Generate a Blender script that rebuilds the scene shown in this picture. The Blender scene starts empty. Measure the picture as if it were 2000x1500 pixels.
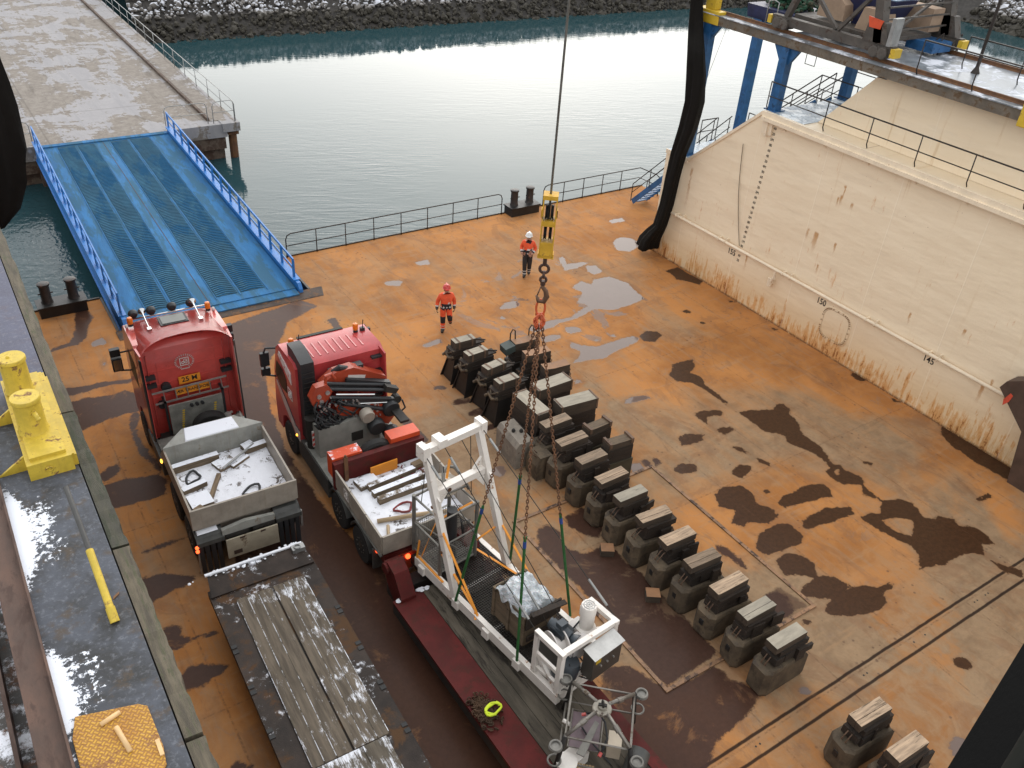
import bpy, bmesh, math, random
import numpy as np
from mathutils import Matrix, Vector, Euler, noise as mnoise
random.seed(7)
R = math.radians
S = bpy.context.scene
COL = S.collection

# ---------------------------------------------------------------- camera
cam_d = bpy.data.cameras.new("camera"); cam = bpy.data.objects.new("camera", cam_d); COL.objects.link(cam)
cam_d.sensor_width = 36.0; cam_d.lens = 1710.0/2000.0*36.0
cam_d.clip_start = 0.05; cam_d.clip_end = 3000.0
cam.matrix_world = Matrix.Translation((0, 0, 16.0)) @ (Matrix.Rotation(R(-35.65739), 4, 'Z') @ Matrix.Rotation(R(55.90253), 4, 'X') @ Matrix.Rotation(R(4.43590), 4, 'Z'))
S.camera = cam

# ---------------------------------------------------------------- sky and sun (bright overcast, sun low behind thin cloud beyond the wing wall)
SUN_EL, SUN_AZ = 18.0, 34.0; VEIL, VEIL0 = 7.0, 7.0          # azimuth measured from +Y towards +X
w = bpy.data.worlds.new("World"); S.world = w; w.use_nodes = True
nt = w.node_tree; nt.nodes.clear()
sky = nt.nodes.new('ShaderNodeTexSky'); sky.sky_type = 'NISHITA'; sky.sun_disc = False
sky.sun_elevation = R(SUN_EL); sky.sun_rotation = R(SUN_AZ)
sky.air_density = 1.0; sky.dust_density = 2.5; sky.ozone_density = 1.0; sky.altitude = 0
hs = nt.nodes.new('ShaderNodeHueSaturation'); hs.inputs['Saturation'].default_value = 0.45; hs.inputs['Value'].default_value = 0.17; nt.links.new(sky.outputs[0], hs.inputs['Color'])
# thin cloud: a broad pale veil, brightest low in the sky around the hidden sun
tc = nt.nodes.new('ShaderNodeTexCoord'); vd = nt.nodes.new('ShaderNodeVectorMath'); vd.operation = 'DOT_PRODUCT'
nt.links.new(tc.outputs['Generated'], vd.inputs[0]); vd.inputs[1].default_value = (math.sin(R(SUN_AZ))*math.cos(R(SUN_EL)), math.cos(R(SUN_AZ))*math.cos(R(SUN_EL)), math.sin(R(SUN_EL)))
mx = nt.nodes.new('ShaderNodeMath'); mx.operation = 'MAXIMUM'; nt.links.new(vd.outputs['Value'], mx.inputs[0]); mx.inputs[1].default_value = 0
pw = nt.nodes.new('ShaderNodeMath'); pw.operation = 'POWER'; nt.links.new(mx.outputs[0], pw.inputs[0]); pw.inputs[1].default_value = 2.6
ml = nt.nodes.new('ShaderNodeMath'); ml.operation = 'MULTIPLY_ADD'; nt.links.new(pw.outputs[0], ml.inputs[0]); ml.inputs[1].default_value = VEIL; ml.inputs[2].default_value = VEIL0
vc = nt.nodes.new('ShaderNodeVectorMath'); vc.operation = 'SCALE'; vc.inputs[0].default_value = (.97, .985, 1.0); nt.links.new(ml.outputs[0], vc.inputs['Scale'])
ad = nt.nodes.new('ShaderNodeVectorMath'); ad.operation = 'ADD'; nt.links.new(hs.outputs[0], ad.inputs[0]); nt.links.new(vc.outputs[0], ad.inputs[1])
bg = nt.nodes.new('ShaderNodeBackground'); bg.inputs['Strength'].default_value = 0.10
wo = nt.nodes.new('ShaderNodeOutputWorld')
nt.links.new(ad.outputs[0], bg.inputs['Color']); nt.links.new(bg.outputs[0], wo.inputs['Surface'])
sd = bpy.data.lights.new("sun", 'SUN'); sd.energy = 0.4; sd.angle = R(50); sd.color = (1.0, 0.93, 0.82)
so = bpy.data.objects.new("sun", sd); COL.objects.link(so)
sv = Vector((math.sin(R(SUN_AZ))*math.cos(R(SUN_EL)), math.cos(R(SUN_AZ))*math.cos(R(SUN_EL)), math.sin(R(SUN_EL))))
so.rotation_euler = sv.to_track_quat('Z', 'Y').to_euler(); so.location = (20, 40, 60)
S.view_settings.view_transform = 'Standard'; S.view_settings.look = 'None'
S.view_settings.exposure = 0.82; S.view_settings.gamma = 1.0

# ---------------------------------------------------------------- materials
def node(t, kind, **kw):
    n = t.nodes.new(kind)
    for k, v in kw.items(): setattr(n, k, v)
    return n
class G:
    """small node-graph helper"""
    def __init__(s, name):
        s.m = bpy.data.materials.new(name); s.m.use_nodes = True; s.t = s.m.node_tree; s.t.nodes.clear()
        s.out = node(s.t, 'ShaderNodeOutputMaterial'); s.b = node(s.t, 'ShaderNodeBsdfPrincipled')
        s.t.links.new(s.b.outputs[0], s.out.inputs['Surface'])
    def L(s, a, b): s.t.links.new(a, b)
    def put(s, sock, v):
        if isinstance(v, bpy.types.NodeSocket): s.L(v, sock)
        elif isinstance(v, (tuple, list)) and len(v) == 3 and sock.type == 'RGBA': sock.default_value = (*v, 1)
        else: sock.default_value = v
    def math(s, op, a, b=0.0, c=0.0, clamp=False):
        n = node(s.t, 'ShaderNodeMath', operation=op, use_clamp=clamp)
        for i, v in enumerate((a, b, c)): s.put(n.inputs[i], v)
        return n.outputs[0]
    def mix(s, f, a, b, mode='MIX'):
        n = node(s.t, 'ShaderNodeMix', data_type='RGBA', blend_type=mode)
        s.put(n.inputs[0], f); s.put(n.inputs[6], a); s.put(n.inputs[7], b); return n.outputs[2]
    def mixf(s, f, a, b):
        n = node(s.t, 'ShaderNodeMix', data_type='FLOAT'); s.put(n.inputs[0], f); s.put(n.inputs[2], a); s.put(n.inputs[3], b); return n.outputs[0]
    def ss(s, v, lo, hi, a=0.0, b=1.0):
        n = node(s.t, 'ShaderNodeMapRange', interpolation_type='SMOOTHSTEP')
        s.put(n.inputs[0], v); s.put(n.inputs[1], lo); s.put(n.inputs[2], hi); s.put(n.inputs[3], a); s.put(n.inputs[4], b); return n.outputs[0]
    def noise(s, vec, scale, detail=6, rough=.6, dist=0.0):
        n = node(s.t, 'ShaderNodeTexNoise'); s.L(vec, n.inputs['Vector'])
        n.inputs['Scale'].default_value = scale; n.inputs['Detail'].default_value = detail; n.inputs['Roughness'].default_value = rough; n.inputs['Distortion'].default_value = dist
        return n.outputs[0]
    def vor(s, vec, scale, feature='F1'):
        n = node(s.t, 'ShaderNodeTexVoronoi', feature=feature); s.L(vec, n.inputs['Vector']); n.inputs['Scale'].default_value = scale; return n.outputs[0]
    def scale(s, vec, sc):
        n = node(s.t, 'ShaderNodeMapping'); s.L(vec, n.inputs['Vector']); n.inputs['Scale'].default_value = sc; return n.outputs[0]
    def obj(s):
        tc = node(s.t, 'ShaderNodeTexCoord'); oi = node(s.t, 'ShaderNodeObjectInfo')
        va = node(s.t, 'ShaderNodeVectorMath', operation='MULTIPLY_ADD'); s.L(oi.outputs['Random'], va.inputs[0])
        va.inputs[1].default_value = (17, 31, 23); s.L(tc.outputs['Object'], va.inputs[2]); s.rnd = oi.outputs['Random']; return va.outputs[0]
    def pos(s):
        g = node(s.t, 'ShaderNodeNewGeometry'); s.geo = g; return g.outputs['Position']
    def nz(s):
        g = node(s.t, 'ShaderNodeNewGeometry'); x = node(s.t, 'ShaderNodeSeparateXYZ'); s.L(g.outputs['Normal'], x.inputs[0]); return x.outputs[2]
    def bump(s, h, strength, dist=.02):
        n = node(s.t, 'ShaderNodeBump'); s.L(h, n.inputs['Height']); n.inputs['Strength'].default_value = strength; n.inputs['Distance'].default_value = dist
        s.L(n.outputs[0], s.b.inputs['Normal'])
    def fin(s, col, rough, metal=0.0, spec=.5):
        s.put(s.b.inputs['Base Color'], col); s.put(s.b.inputs['Roughness'], rough); s.put(s.b.inputs['Metallic'], metal); s.put(s.b.inputs['Specular IOR Level'], spec); return s.m

def M(name, col, rough=.55, metal=0.0, var=.3, vs=3.0, col2=None, c2=.0, c2s=4.0, snow=0.0, sns=7.0, snst=None, bump=.15, bs=40.0, stretch=(1, 1, 1), spec=.5, coat=0.0, rvar=0.0, streak=None):
    """weathered surface: mottled base, optional second colour in patches (rust, dirt), optional snow on its upward faces"""
    g = G(name); v = g.obj(); vv = g.scale(v, stretch) if stretch != (1, 1, 1) else v
    n1 = g.noise(vv, vs, 8, .65)
    f = g.ss(n1, .3, .7)
    c = g.mix(f, tuple(x*(1-var) for x in col), tuple(min(1, x*(1+var*.45)) for x in col))
    if rvar: c = g.mix(1.0, c, g.mix(g.rnd, (1-rvar,)*3, (1+rvar*.3,)*3), 'MULTIPLY')
    r = g.mixf(n1, rough*.8, min(1, rough*1.25))
    if col2:
        n2 = g.noise(vv, c2s, 9, .7, .3); t = .72-c2*.45
        k = g.ss(n2, t-.05, t+.05); c = g.mix(k, c, col2); r = g.mixf(k, r, .8)
    if streak:
        n5 = g.noise(g.scale(v, (6, 6, .35)), 2.0, 6, .7); c = g.mix(g.math('MULTIPLY', g.ss(n5, .5, .75), streak[1]), c, streak[0])
    if snow:
        sv_ = g.scale(v, snst) if snst else v; n3 = g.math('ADD', g.math('MULTIPLY', g.noise(v, sns*.5, 4, .6), .5), g.math('MULTIPLY', g.noise(sv_, sns*3.2, 10, .8), .5)); t = .75-snow*.5
        k = g.math('MULTIPLY', g.ss(n3, t-.035, t+.035), g.ss(g.nz(), .5, .8)); c = g.mix(k, c, (.82, .84, .9)); r = g.mixf(k, r, .8)
    if coat: g.b.inputs['Coat Weight'].default_value = coat; g.b.inputs['Coat Roughness'].default_value = .12
    if bump: g.bump(g.noise(vv, bs, 5, .7), bump)
    return g.fin(c, r, metal, spec)

def emis(name, col, s):
    g = G(name); g.b.inputs['Emission Color'].default_value = (*col, 1); g.b.inputs['Emission Strength'].default_value = s
    return g.fin(col, .3)

# ---------------------------------------------------------------- mesh helper
class MB:
    def __init__(s): s.bm = bmesh.new(); s.mi = 0
    def _f(s, vs, faces):
        v = [s.bm.verts.new(p) for p in vs]
        for f in faces:
            try: s.bm.faces.new([v[i] for i in f]).material_index = s.mi
            except ValueError: pass
        return s
    def hexa(s, p):   # 8 points: bottom ring then top ring
        return s._f(p, [(3, 2, 1, 0), (4, 5, 6, 7), (0, 1, 5, 4), (1, 2, 6, 5), (2, 3, 7, 6), (3, 0, 4, 7)])
    def box(s, x0, x1, y0, y1, z0, z1, rz=0.0):
        p = [(x0, y0, z0), (x1, y0, z0), (x1, y1, z0), (x0, y1, z0), (x0, y0, z1), (x1, y0, z1), (x1, y1, z1), (x0, y1, z1)]
        if rz:
            cx, cy = (x0+x1)/2, (y0+y1)/2; c, n = math.cos(rz), math.sin(rz)
            p = [(cx+(a-cx)*c-(b-cy)*n, cy+(a-cx)*n+(b-cy)*c, z) for a, b, z in p]
        return s.hexa(p)
    def beam(s, a, b, wd, ht, up=(0, 0, 1)):
        a, b = Vector(a), Vector(b); d = (b-a).normalized(); u = Vector(up)
        if abs(d.dot(u)) > .98: u = Vector((0, 1, 0))
        sx = d.cross(u).normalized()*wd/2; su = sx.cross(d).normalized()*ht/2
        return s.hexa([a-sx-su, a+sx-su, b+sx-su, b-sx-su, a-sx+su, a+sx+su, b+sx+su, b-sx+su])
    def prism(s, pts, ax, a, b):
        n = len(pts)
        def m(p, t): return {'x': (t, p[0], p[1]), 'y': (p[0], t, p[1]), 'z': (p[0], p[1], t)}[ax]
        vs = [m(p, a) for p in pts]+[m(p, b) for p in pts]
        return s._f(vs, [tuple(range(n))[::-1], tuple(range(n, 2*n))]+[(i, (i+1) % n, n+(i+1) % n, n+i) for i in range(n)])
    def cyl(s, a, b, r, r2=None, n=12):
        a, b = Vector(a), Vector(b); r2 = r if r2 is None else r2; d = (b-a).normalized()
        u = Vector((0, 0, 1)) if abs(d.z) < .9 else Vector((1, 0, 0)); x = d.cross(u).normalized(); y = d.cross(x)
        vs = [a+(x*math.cos(t)+y*math.sin(t))*r for t in (2*math.pi*i/n for i in range(n))]+[b+(x*math.cos(t)+y*math.sin(t))*r2 for t in (2*math.pi*i/n for i in range(n))]
        return s._f(vs, [tuple(range(n)), tuple(range(2*n-1, n-1, -1))]+[((i+1) % n, i, n+i, n+(i+1) % n) for i in range(n)])
    def tube(s, pts, r, n=8, closed=False):
        P = [Vector(p) for p in pts]; N = len(P); rings = []; px = None
        for i, p in enumerate(P):
            a = P[i-1] if (i > 0 or closed) else p; b = P[(i+1) % N] if (i < N-1 or closed) else p
            d = (b-a).normalized()
            if px is None:
                u = Vector((0, 0, 1)) if abs(d.z) < .9 else Vector((1, 0, 0)); x = d.cross(u).normalized()
            else: x = (px-d*px.dot(d)).normalized()
            px = x; y = d.cross(x); rr = r[i] if isinstance(r, (list, tuple)) else r
            rings.append([s.bm.verts.new(p+(x*math.cos(2*math.pi*k/n)+y*math.sin(2*math.pi*k/n))*rr) for k in range(n)])
        for i in range(N if closed else N-1):
            A, B = rings[i], rings[(i+1) % N]
            for k in range(n): s.bm.faces.new((A[(k+1) % n], A[k], B[k], B[(k+1) % n])).material_index = s.mi
        if not closed:
            s.bm.faces.new(rings[0]).material_index = s.mi; s.bm.faces.new(rings[-1][::-1]).material_index = s.mi
        return s
    def ring(s, c, r, t, axis=(0, 0, 1), n=20, m=8):
        q = Vector(axis).to_track_quat('Z', 'Y'); return s.tube([Vector(c)+q @ Vector((r*math.cos(2*math.pi*i/n), r*math.sin(2*math.pi*i/n), 0)) for i in range(n)], t, m, True)
    def lathe(s, prof, c=(0, 0, 0), axis=(0, 0, 1), n=20):
        q = Vector(axis).to_track_quat('Z', 'Y'); c = Vector(c)
        rs = [[s.bm.verts.new(c+q @ Vector((r*math.cos(2*math.pi*i/n), r*math.sin(2*math.pi*i/n), z))) for i in range(n)] for r, z in prof]
        for A, B in zip(rs, rs[1:]):
            for k in range(n): s.bm.faces.new((A[k], A[(k+1) % n], B[(k+1) % n], B[k])).material_index = s.mi
        s.bm.faces.new(rs[0][::-1]).material_index = s.mi; s.bm.faces.new(rs[-1]).material_index = s.mi
        return s
    def ball(s, c, r, sc=(1, 1, 1), sub=2):
        o = bmesh.ops.create_icosphere(s.bm, subdivisions=sub, radius=r, matrix=Matrix.Translation(c) @ Matrix.Diagonal((*sc, 1)))
        for v in o['verts']:
            for f in v.link_faces: f.material_index = s.mi
        return s
    def sheet(s, fn, nu, nv):
        g = [[s.bm.verts.new(fn(i/nu, j/nv)) for j in range(nv+1)] for i in range(nu+1)]
        for i in range(nu):
            for j in range(nv): s.bm.faces.new((g[i][j], g[i+1][j], g[i+1][j+1], g[i][j+1])).material_index = s.mi
        return s
    def jit(s, a):
        for v in s.bm.verts: v.co += Vector((random.uniform(-a, a), random.uniform(-a, a), random.uniform(-a, a)))
        return s
    def build(s, name, mats, parent=None, bevel=0.0, smooth=False, seg=2):
        if bevel:
            es = [e for e in s.bm.edges if len(e.link_faces) == 2 and e.calc_face_angle(0) > .5]
            bmesh.ops.bevel(s.bm, geom=es, offset=bevel, segments=seg, affect='EDGES', profile=.6, clamp_overlap=True)
        bmesh.ops.recalc_face_normals(s.bm, faces=s.bm.faces)
        if parent and name not in KEEP_WHOLE:
            more = s.pieces()
            if more:
                for bm2 in more[1:]:
                    q = MB(); q.bm.free(); q.bm = bm2; q.finish(name, mats, parent, smooth)
                s.bm.free(); s.bm = more[0]
        return s.finish(name, mats, parent, smooth)
    def pieces(s):
        """far-apart groups of loose islands, each as a mesh of its own"""
        s.bm.verts.index_update(); seen = {}; isl = []
        for v in s.bm.verts:
            if v.index in seen: continue
            st, grp = [v], []; seen[v.index] = 1
            while st:
                a = st.pop(); grp.append(a)
                for e in a.link_edges:
                    b = e.other_vert(a)
                    if b.index not in seen: seen[b.index] = 1; st.append(b)
            isl.append(grp)
        n = len(isl)
        if n < 2 or n > 60: return None
        lo = np.array([[min(v.co[k] for v in g) for k in range(3)] for g in isl]); hi = np.array([[max(v.co[k] for v in g) for k in range(3)] for g in isl]); sz = (hi-lo).max(1)
        par = list(range(n))
        def find(i):
            while par[i] != i: i = par[i]
            return i
        for i in range(n):
            for j in range(i):
                g = np.maximum(0, np.maximum(lo[i]-hi[j], lo[j]-hi[i]))
                if math.sqrt((g**2).sum()) <= max(.02, .5*max(sz[i], sz[j])): par[find(i)] = find(j)
        grp = {}
        for i in range(n): grp.setdefault(find(i), []).append(i)
        if len(grp) < 2 or len(grp) > 12: return None
        out = []
        for ids in grp.values():
            keep = set(v for i in ids for v in isl[i]); b = s.bm.copy(); b.verts.ensure_lookup_table()
            bmesh.ops.delete(b, geom=[b.verts[v.index] for v in s.bm.verts if v not in keep], context='VERTS'); out.append(b)
        return out
    def finish(s, name, mats, parent, smooth):
        me = bpy.data.meshes.new(name); s.bm.to_mesh(me); s.bm.free()
        for m in (mats if isinstance(mats, (list, tuple)) else [mats]): me.materials.append(m)
        if smooth:
            for p in me.polygons: p.use_smooth = True
            if smooth == 'auto': me.set_sharp_from_angle(angle=R(40))
        o = bpy.data.objects.new(name, me); COL.objects.link(o)
        if parent: o.parent = parent
        return o

KEEP_WHOLE = {'snow_ridge', 'bolt_ring', 'lettering', 'draft_scale', 'frame_number', 'seal_ring', 'hose_fitting', 'eyes_and_mouth', 'nose_and_ears', 'tread_strip', 'wire_mesh', 'stairs', 'tread', 'yellow_marks', 'red_stripes', 'stake_pocket', 'hoses', 'cable', 'stay_wire', 'edge_bar', 'emblem'}
def tag(o, label=None, cat=None, group=None, kind=None):
    if label: o['label'] = label
    if cat: o['category'] = cat
    if group: o['group'] = group
    if kind: o['kind'] = kind
    return o
def thing(name, label, cat, loc=(0, 0, 0), rz=0.0, group=None):
    o = bpy.data.objects.new(name, None); COL.objects.link(o); o.location = loc; o.rotation_euler = (0, 0, rz); o.empty_display_size = .2
    return tag(o, label, cat, group)
def dup(root, loc, rz=None, label=None):
    r = root.copy(); COL.objects.link(r); r.location = loc
    if rz is not None: r.rotation_euler = (0, 0, rz)
    if label: r['label'] = label
    for ch in list(root.children):
        c = ch.copy(); COL.objects.link(c); c.parent = r
        for gch in list(ch.children):
            d = gch.copy(); COL.objects.link(d); d.parent = c
    return r
def text(body, size, o, xd, yd, name, mat, parent, ext=.004, bold=.0, sx=1.0):
    """raised lettering; o = centre, xd/yd = reading and up directions"""
    cu = bpy.data.curves.new(name, 'FONT'); cu.body = body; cu.size = size; cu.align_x = 'CENTER'; cu.align_y = 'CENTER'; cu.extrude = ext; cu.offset = bold; cu.resolution_u = 3
    t = bpy.data.objects.new(name, cu); COL.objects.link(t); dg = bpy.context.evaluated_depsgraph_get(); dg.update()
    me = bpy.data.meshes.new_from_object(t.evaluated_get(dg)); bpy.data.objects.remove(t); bpy.data.curves.remove(cu)
    xd, yd = Vector(xd).normalized(), Vector(yd).normalized(); zd = xd.cross(yd)
    mt = Matrix((xd*sx, yd, zd)).transposed().to_4x4(); mt.translation = Vector(o); me.transform(mt)
    me.materials.clear(); me.materials.append(mat)
    if parent is None: return me
    ob = bpy.data.objects.new(name, me); COL.objects.link(ob); ob.parent = parent
    return ob
def join_meshes(mes):
    b = bmesh.new()
    for m in mes: b.from_mesh(m)
    return b
# ---- stain outlines on the deck (metres)
RUST=[[(19.36,17.73),(20.32,17.57),(19.99,17.13),(19.59,16.88),(19.75,16.54),(19.52,16.21),(19.52,15.59),(19.36,14.49),(19.88,14.32),(20.48,14.07),(20.87,14.27),(21.11,14.08),(21.08,13.69),(20.8,13.6),(20.65,13.0),(20.32,12.63),(20.32,11.99),(20.04,11.11),(20.27,10.98),(20.12,10.82),(20.32,10.37),(20.06,10.03),(19.95,9.35),(20.46,9.16),(20.59,8.81),(20.39,8.3),(20.57,8.12),(20.81,8.17),(21.18,7.82),(21.03,7.61),(21.34,7.35),(21.32,6.93),(21.18,6.52),(20.87,6.82),(20.55,6.4),(20.91,5.65),(20.65,5.5),(20.41,5.93),(20.43,6.54),(20.09,6.82),(19.21,6.85),(18.44,7.1),(19.05,7.64),(18.93,8.03),(18.78,8.53),(18.63,9.03),(18.7,9.21),(19.21,9.23),(19.38,9.05),(19.83,9.33),(19.62,9.81),(19.91,10.11),(19.34,10.53),(19.48,11.02),(19.75,11.07),(19.86,11.82),(19.49,12.54),(19.68,12.86),(19.27,13.41),(19.36,14.15),(19.3,14.75),(19.28,15.6),(19.18,16.39),(18.74,16.75),(18.77,17.11)],[(17.95,15.12),(18.49,15.13),(18.96,14.76),(18.72,14.6),(18.33,14.7),(18.06,14.5),(18.01,14.2),(18.56,14.01),(18.61,13.82),(18.1,13.72),(17.94,13.97),(17.95,14.56)],[(16.63,14.41),(17.24,14.4),(17.69,14.16),(17.39,13.89),(16.83,13.88),(16.53,14.04)],[(15.55,13.38),(15.92,13.46),(16.31,13.15),(16.09,12.88),(15.64,12.99),(15.43,13.2)],[(17.04,12.46),(17.46,12.53),(17.72,12.28),(17.27,12.04),(16.98,12.06),(16.91,12.29)],[(17.79,13.36),(18.14,13.12),(18.21,12.56),(18.31,12.06),(18.18,12.01),(17.94,12.31),(18.07,12.59),(17.83,12.97)],[(15.81,11.92),(16.23,12.06),(16.82,11.82),(16.87,11.43),(16.66,11.05),(16.9,10.6),(16.78,10.32),(16.29,10.18),(15.82,10.56),(15.6,10.48),(15.39,10.77),(15.89,11.12),(15.55,11.44)],[(17.14,11.36),(17.39,11.34),(17.37,11.15),(17.11,11.15)],[(17.08,10.77),(17.57,10.94),(18.64,10.91),(19.04,10.69),(19.03,10.37),(18.75,10.11),(18.46,10.27),(17.16,10.5)],[(17.15,9.95),(18.16,9.95),(18.97,9.63),(18.72,9.33),(17.36,9.53),(16.98,9.66)],[(15.1,9.8),(15.85,10.18),(16.52,10.26),(16.86,10.02),(16.83,9.46),(16.46,9.27),(15.34,9.43)],[(15.34,9.2),(15.8,9.33),(16.19,9.1),(16.28,8.67),(15.95,8.33),(16.34,8.11),(16.46,7.67),(16.02,7.49),(15.36,7.7),(15.02,8.07),(15.31,8.26),(15.81,8.26),(15.69,8.47),(15.13,8.72)],[(15.32,7.55),(15.86,7.65),(16.74,7.54),(17.0,7.29),(17.38,7.29),(17.64,7.14),(17.34,7.02),(16.96,7.03),(16.82,6.75),(16.45,6.69),(15.85,6.84),(15.23,7.13),(15.13,7.39)],[(24.82,10.87),(24.92,10.59),(24.98,7.9),(24.89,7.17),(24.3,6.84),(24.06,7.63),(24.1,8.19),(23.99,9.05),(24.04,9.86),(24.33,10.46)],[(24.67,14.36),(24.93,14.08),(24.83,13.61),(24.44,13.69),(24.43,14.08)],[(24.66,12.62),(24.8,12.06),(24.43,12.38)],[(20.86,10.86),(21.15,10.6),(21.0,10.49),(20.82,10.69)],[(22.39,8.09),(22.99,7.99),(23.0,7.75),(22.37,7.89)],[(23.99,23.21),(24.7,23.22),(24.76,21.77),(24.4,21.61),(23.85,22.39)],[(24.54,20.37),(24.76,19.85),(24.38,19.96)],[(24.48,17.99),(24.73,17.49),(24.31,17.56)],[(19.52,19.66),(19.96,19.84),(20.4,19.57),(20.38,19.26),(19.81,19.04),(19.39,19.25)],[(22.29,20.31),(22.5,20.34),(22.6,20.11),(22.34,20.03)],[(16.65,4.96),(16.9,4.87),(17.02,4.68),(16.98,4.52),(16.7,4.52),(16.53,4.69),(16.53,4.86)],[(14.47,7.52),(14.64,7.45),(14.69,7.33),(14.45,7.28),(14.36,7.39)],[(22.22,20.34),(22.56,20.25),(22.57,20.01),(22.25,20.02)],[(22.21,19.43),(22.46,19.31),(22.52,19.13),(22.24,19.17)]]
HOLE=[[(19.25,8.73),(19.74,8.63),(19.97,8.37),(19.4,8.02),(19.15,8.32)],[(19.72,10.94),(19.88,10.9),(19.68,10.77)]]
WET=[[(19.52,23.75),(20.23,24.02),(20.41,23.59),(20.8,23.93),(21.51,23.83),(21.81,23.05),(21.58,21.75),(20.59,21.57),(19.87,21.62),(19.3,21.99),(19.23,22.38),(19.0,22.72),(19.42,22.96),(19.77,23.25)],[(20.63,26.16),(20.91,26.19),(20.64,25.53),(21.55,25.25),(21.02,25.08),(20.22,25.06)],[(21.22,24.99),(21.66,24.88),(21.57,24.31),(21.02,24.22),(20.97,24.6)],[(17.09,22.04),(17.39,22.05),(17.68,21.94),(18.17,21.89),(19.0,22.24),(19.24,22.19),(19.23,21.91),(18.45,21.75),(17.88,21.7),(17.41,21.71),(17.12,21.56),(16.82,21.55),(16.28,21.6),(16.22,21.89)],[(17.48,21.38),(17.74,21.31),(17.94,21.08),(17.91,20.84),(17.42,20.92),(17.38,21.17)],[(17.07,20.55),(17.24,20.1),(17.72,19.76),(18.38,19.78),(19.35,19.75),(19.48,19.5),(18.98,19.3),(18.13,19.19),(17.46,19.02),(16.97,19.19),(16.34,19.31),(16.76,19.47),(17.04,19.76),(16.84,20.13)],[(16.07,23.64),(16.53,23.9),(17.03,23.86),(16.96,23.47),(16.71,23.38),(16.13,23.5)],[(23.69,26.36),(24.32,26.64),(24.77,26.31),(24.64,25.62),(23.76,25.26),(23.38,25.66)],[(24.99,28.33),(25.79,28.27),(25.68,27.88),(24.91,27.93)],[(16.29,21.22),(17.0,21.04),(16.89,20.85),(16.42,20.78),(16.18,20.84)],[(17.45,21.33),(17.82,21.24),(17.91,20.86),(17.49,20.93),(17.34,21.1)],[(15.07,28.37),(15.62,28.31),(15.54,27.94),(15.09,28.06)],[(13.23,27.41),(13.99,27.18),(13.6,26.85),(13.18,27.11)],[(12.26,22.66),(13.11,22.76),(13.06,22.43),(12.33,22.45)],[(14.59,3.58),(14.85,3.62),(14.99,3.46),(14.95,3.31),(14.56,3.23),(14.45,3.41)],[(14.53,14.16),(14.87,14.03),(14.79,13.77),(14.37,13.75)],[(10.92,15.89),(11.22,15.85),(11.26,15.59),(10.94,15.46),(10.81,15.65)],[(12.82,6.25),(13.02,6.19),(13.06,6.0),(12.87,5.96),(12.75,6.11)],[(16.33,16.65),(16.68,16.77),(17.29,16.6),(17.34,16.42),(16.46,16.51)],[(15.72,18.44),(15.92,18.41),(15.96,18.16),(15.59,18.19)],[(2.73,27.81),(3.08,27.89),(3.2,27.69),(3.1,27.49),(2.72,27.5)],[(2.7,26.41),(2.86,26.39),(2.87,26.2),(2.71,26.2)],[(15.69,23.09),(15.88,23.06),(15.93,22.89),(15.72,22.88)],[(18.59,20.18),(18.79,20.15),(18.79,19.98),(18.57,20.01)],[(17.87,20.23),(18.06,20.2),(18.09,20.02),(17.86,20.01)]]
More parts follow.
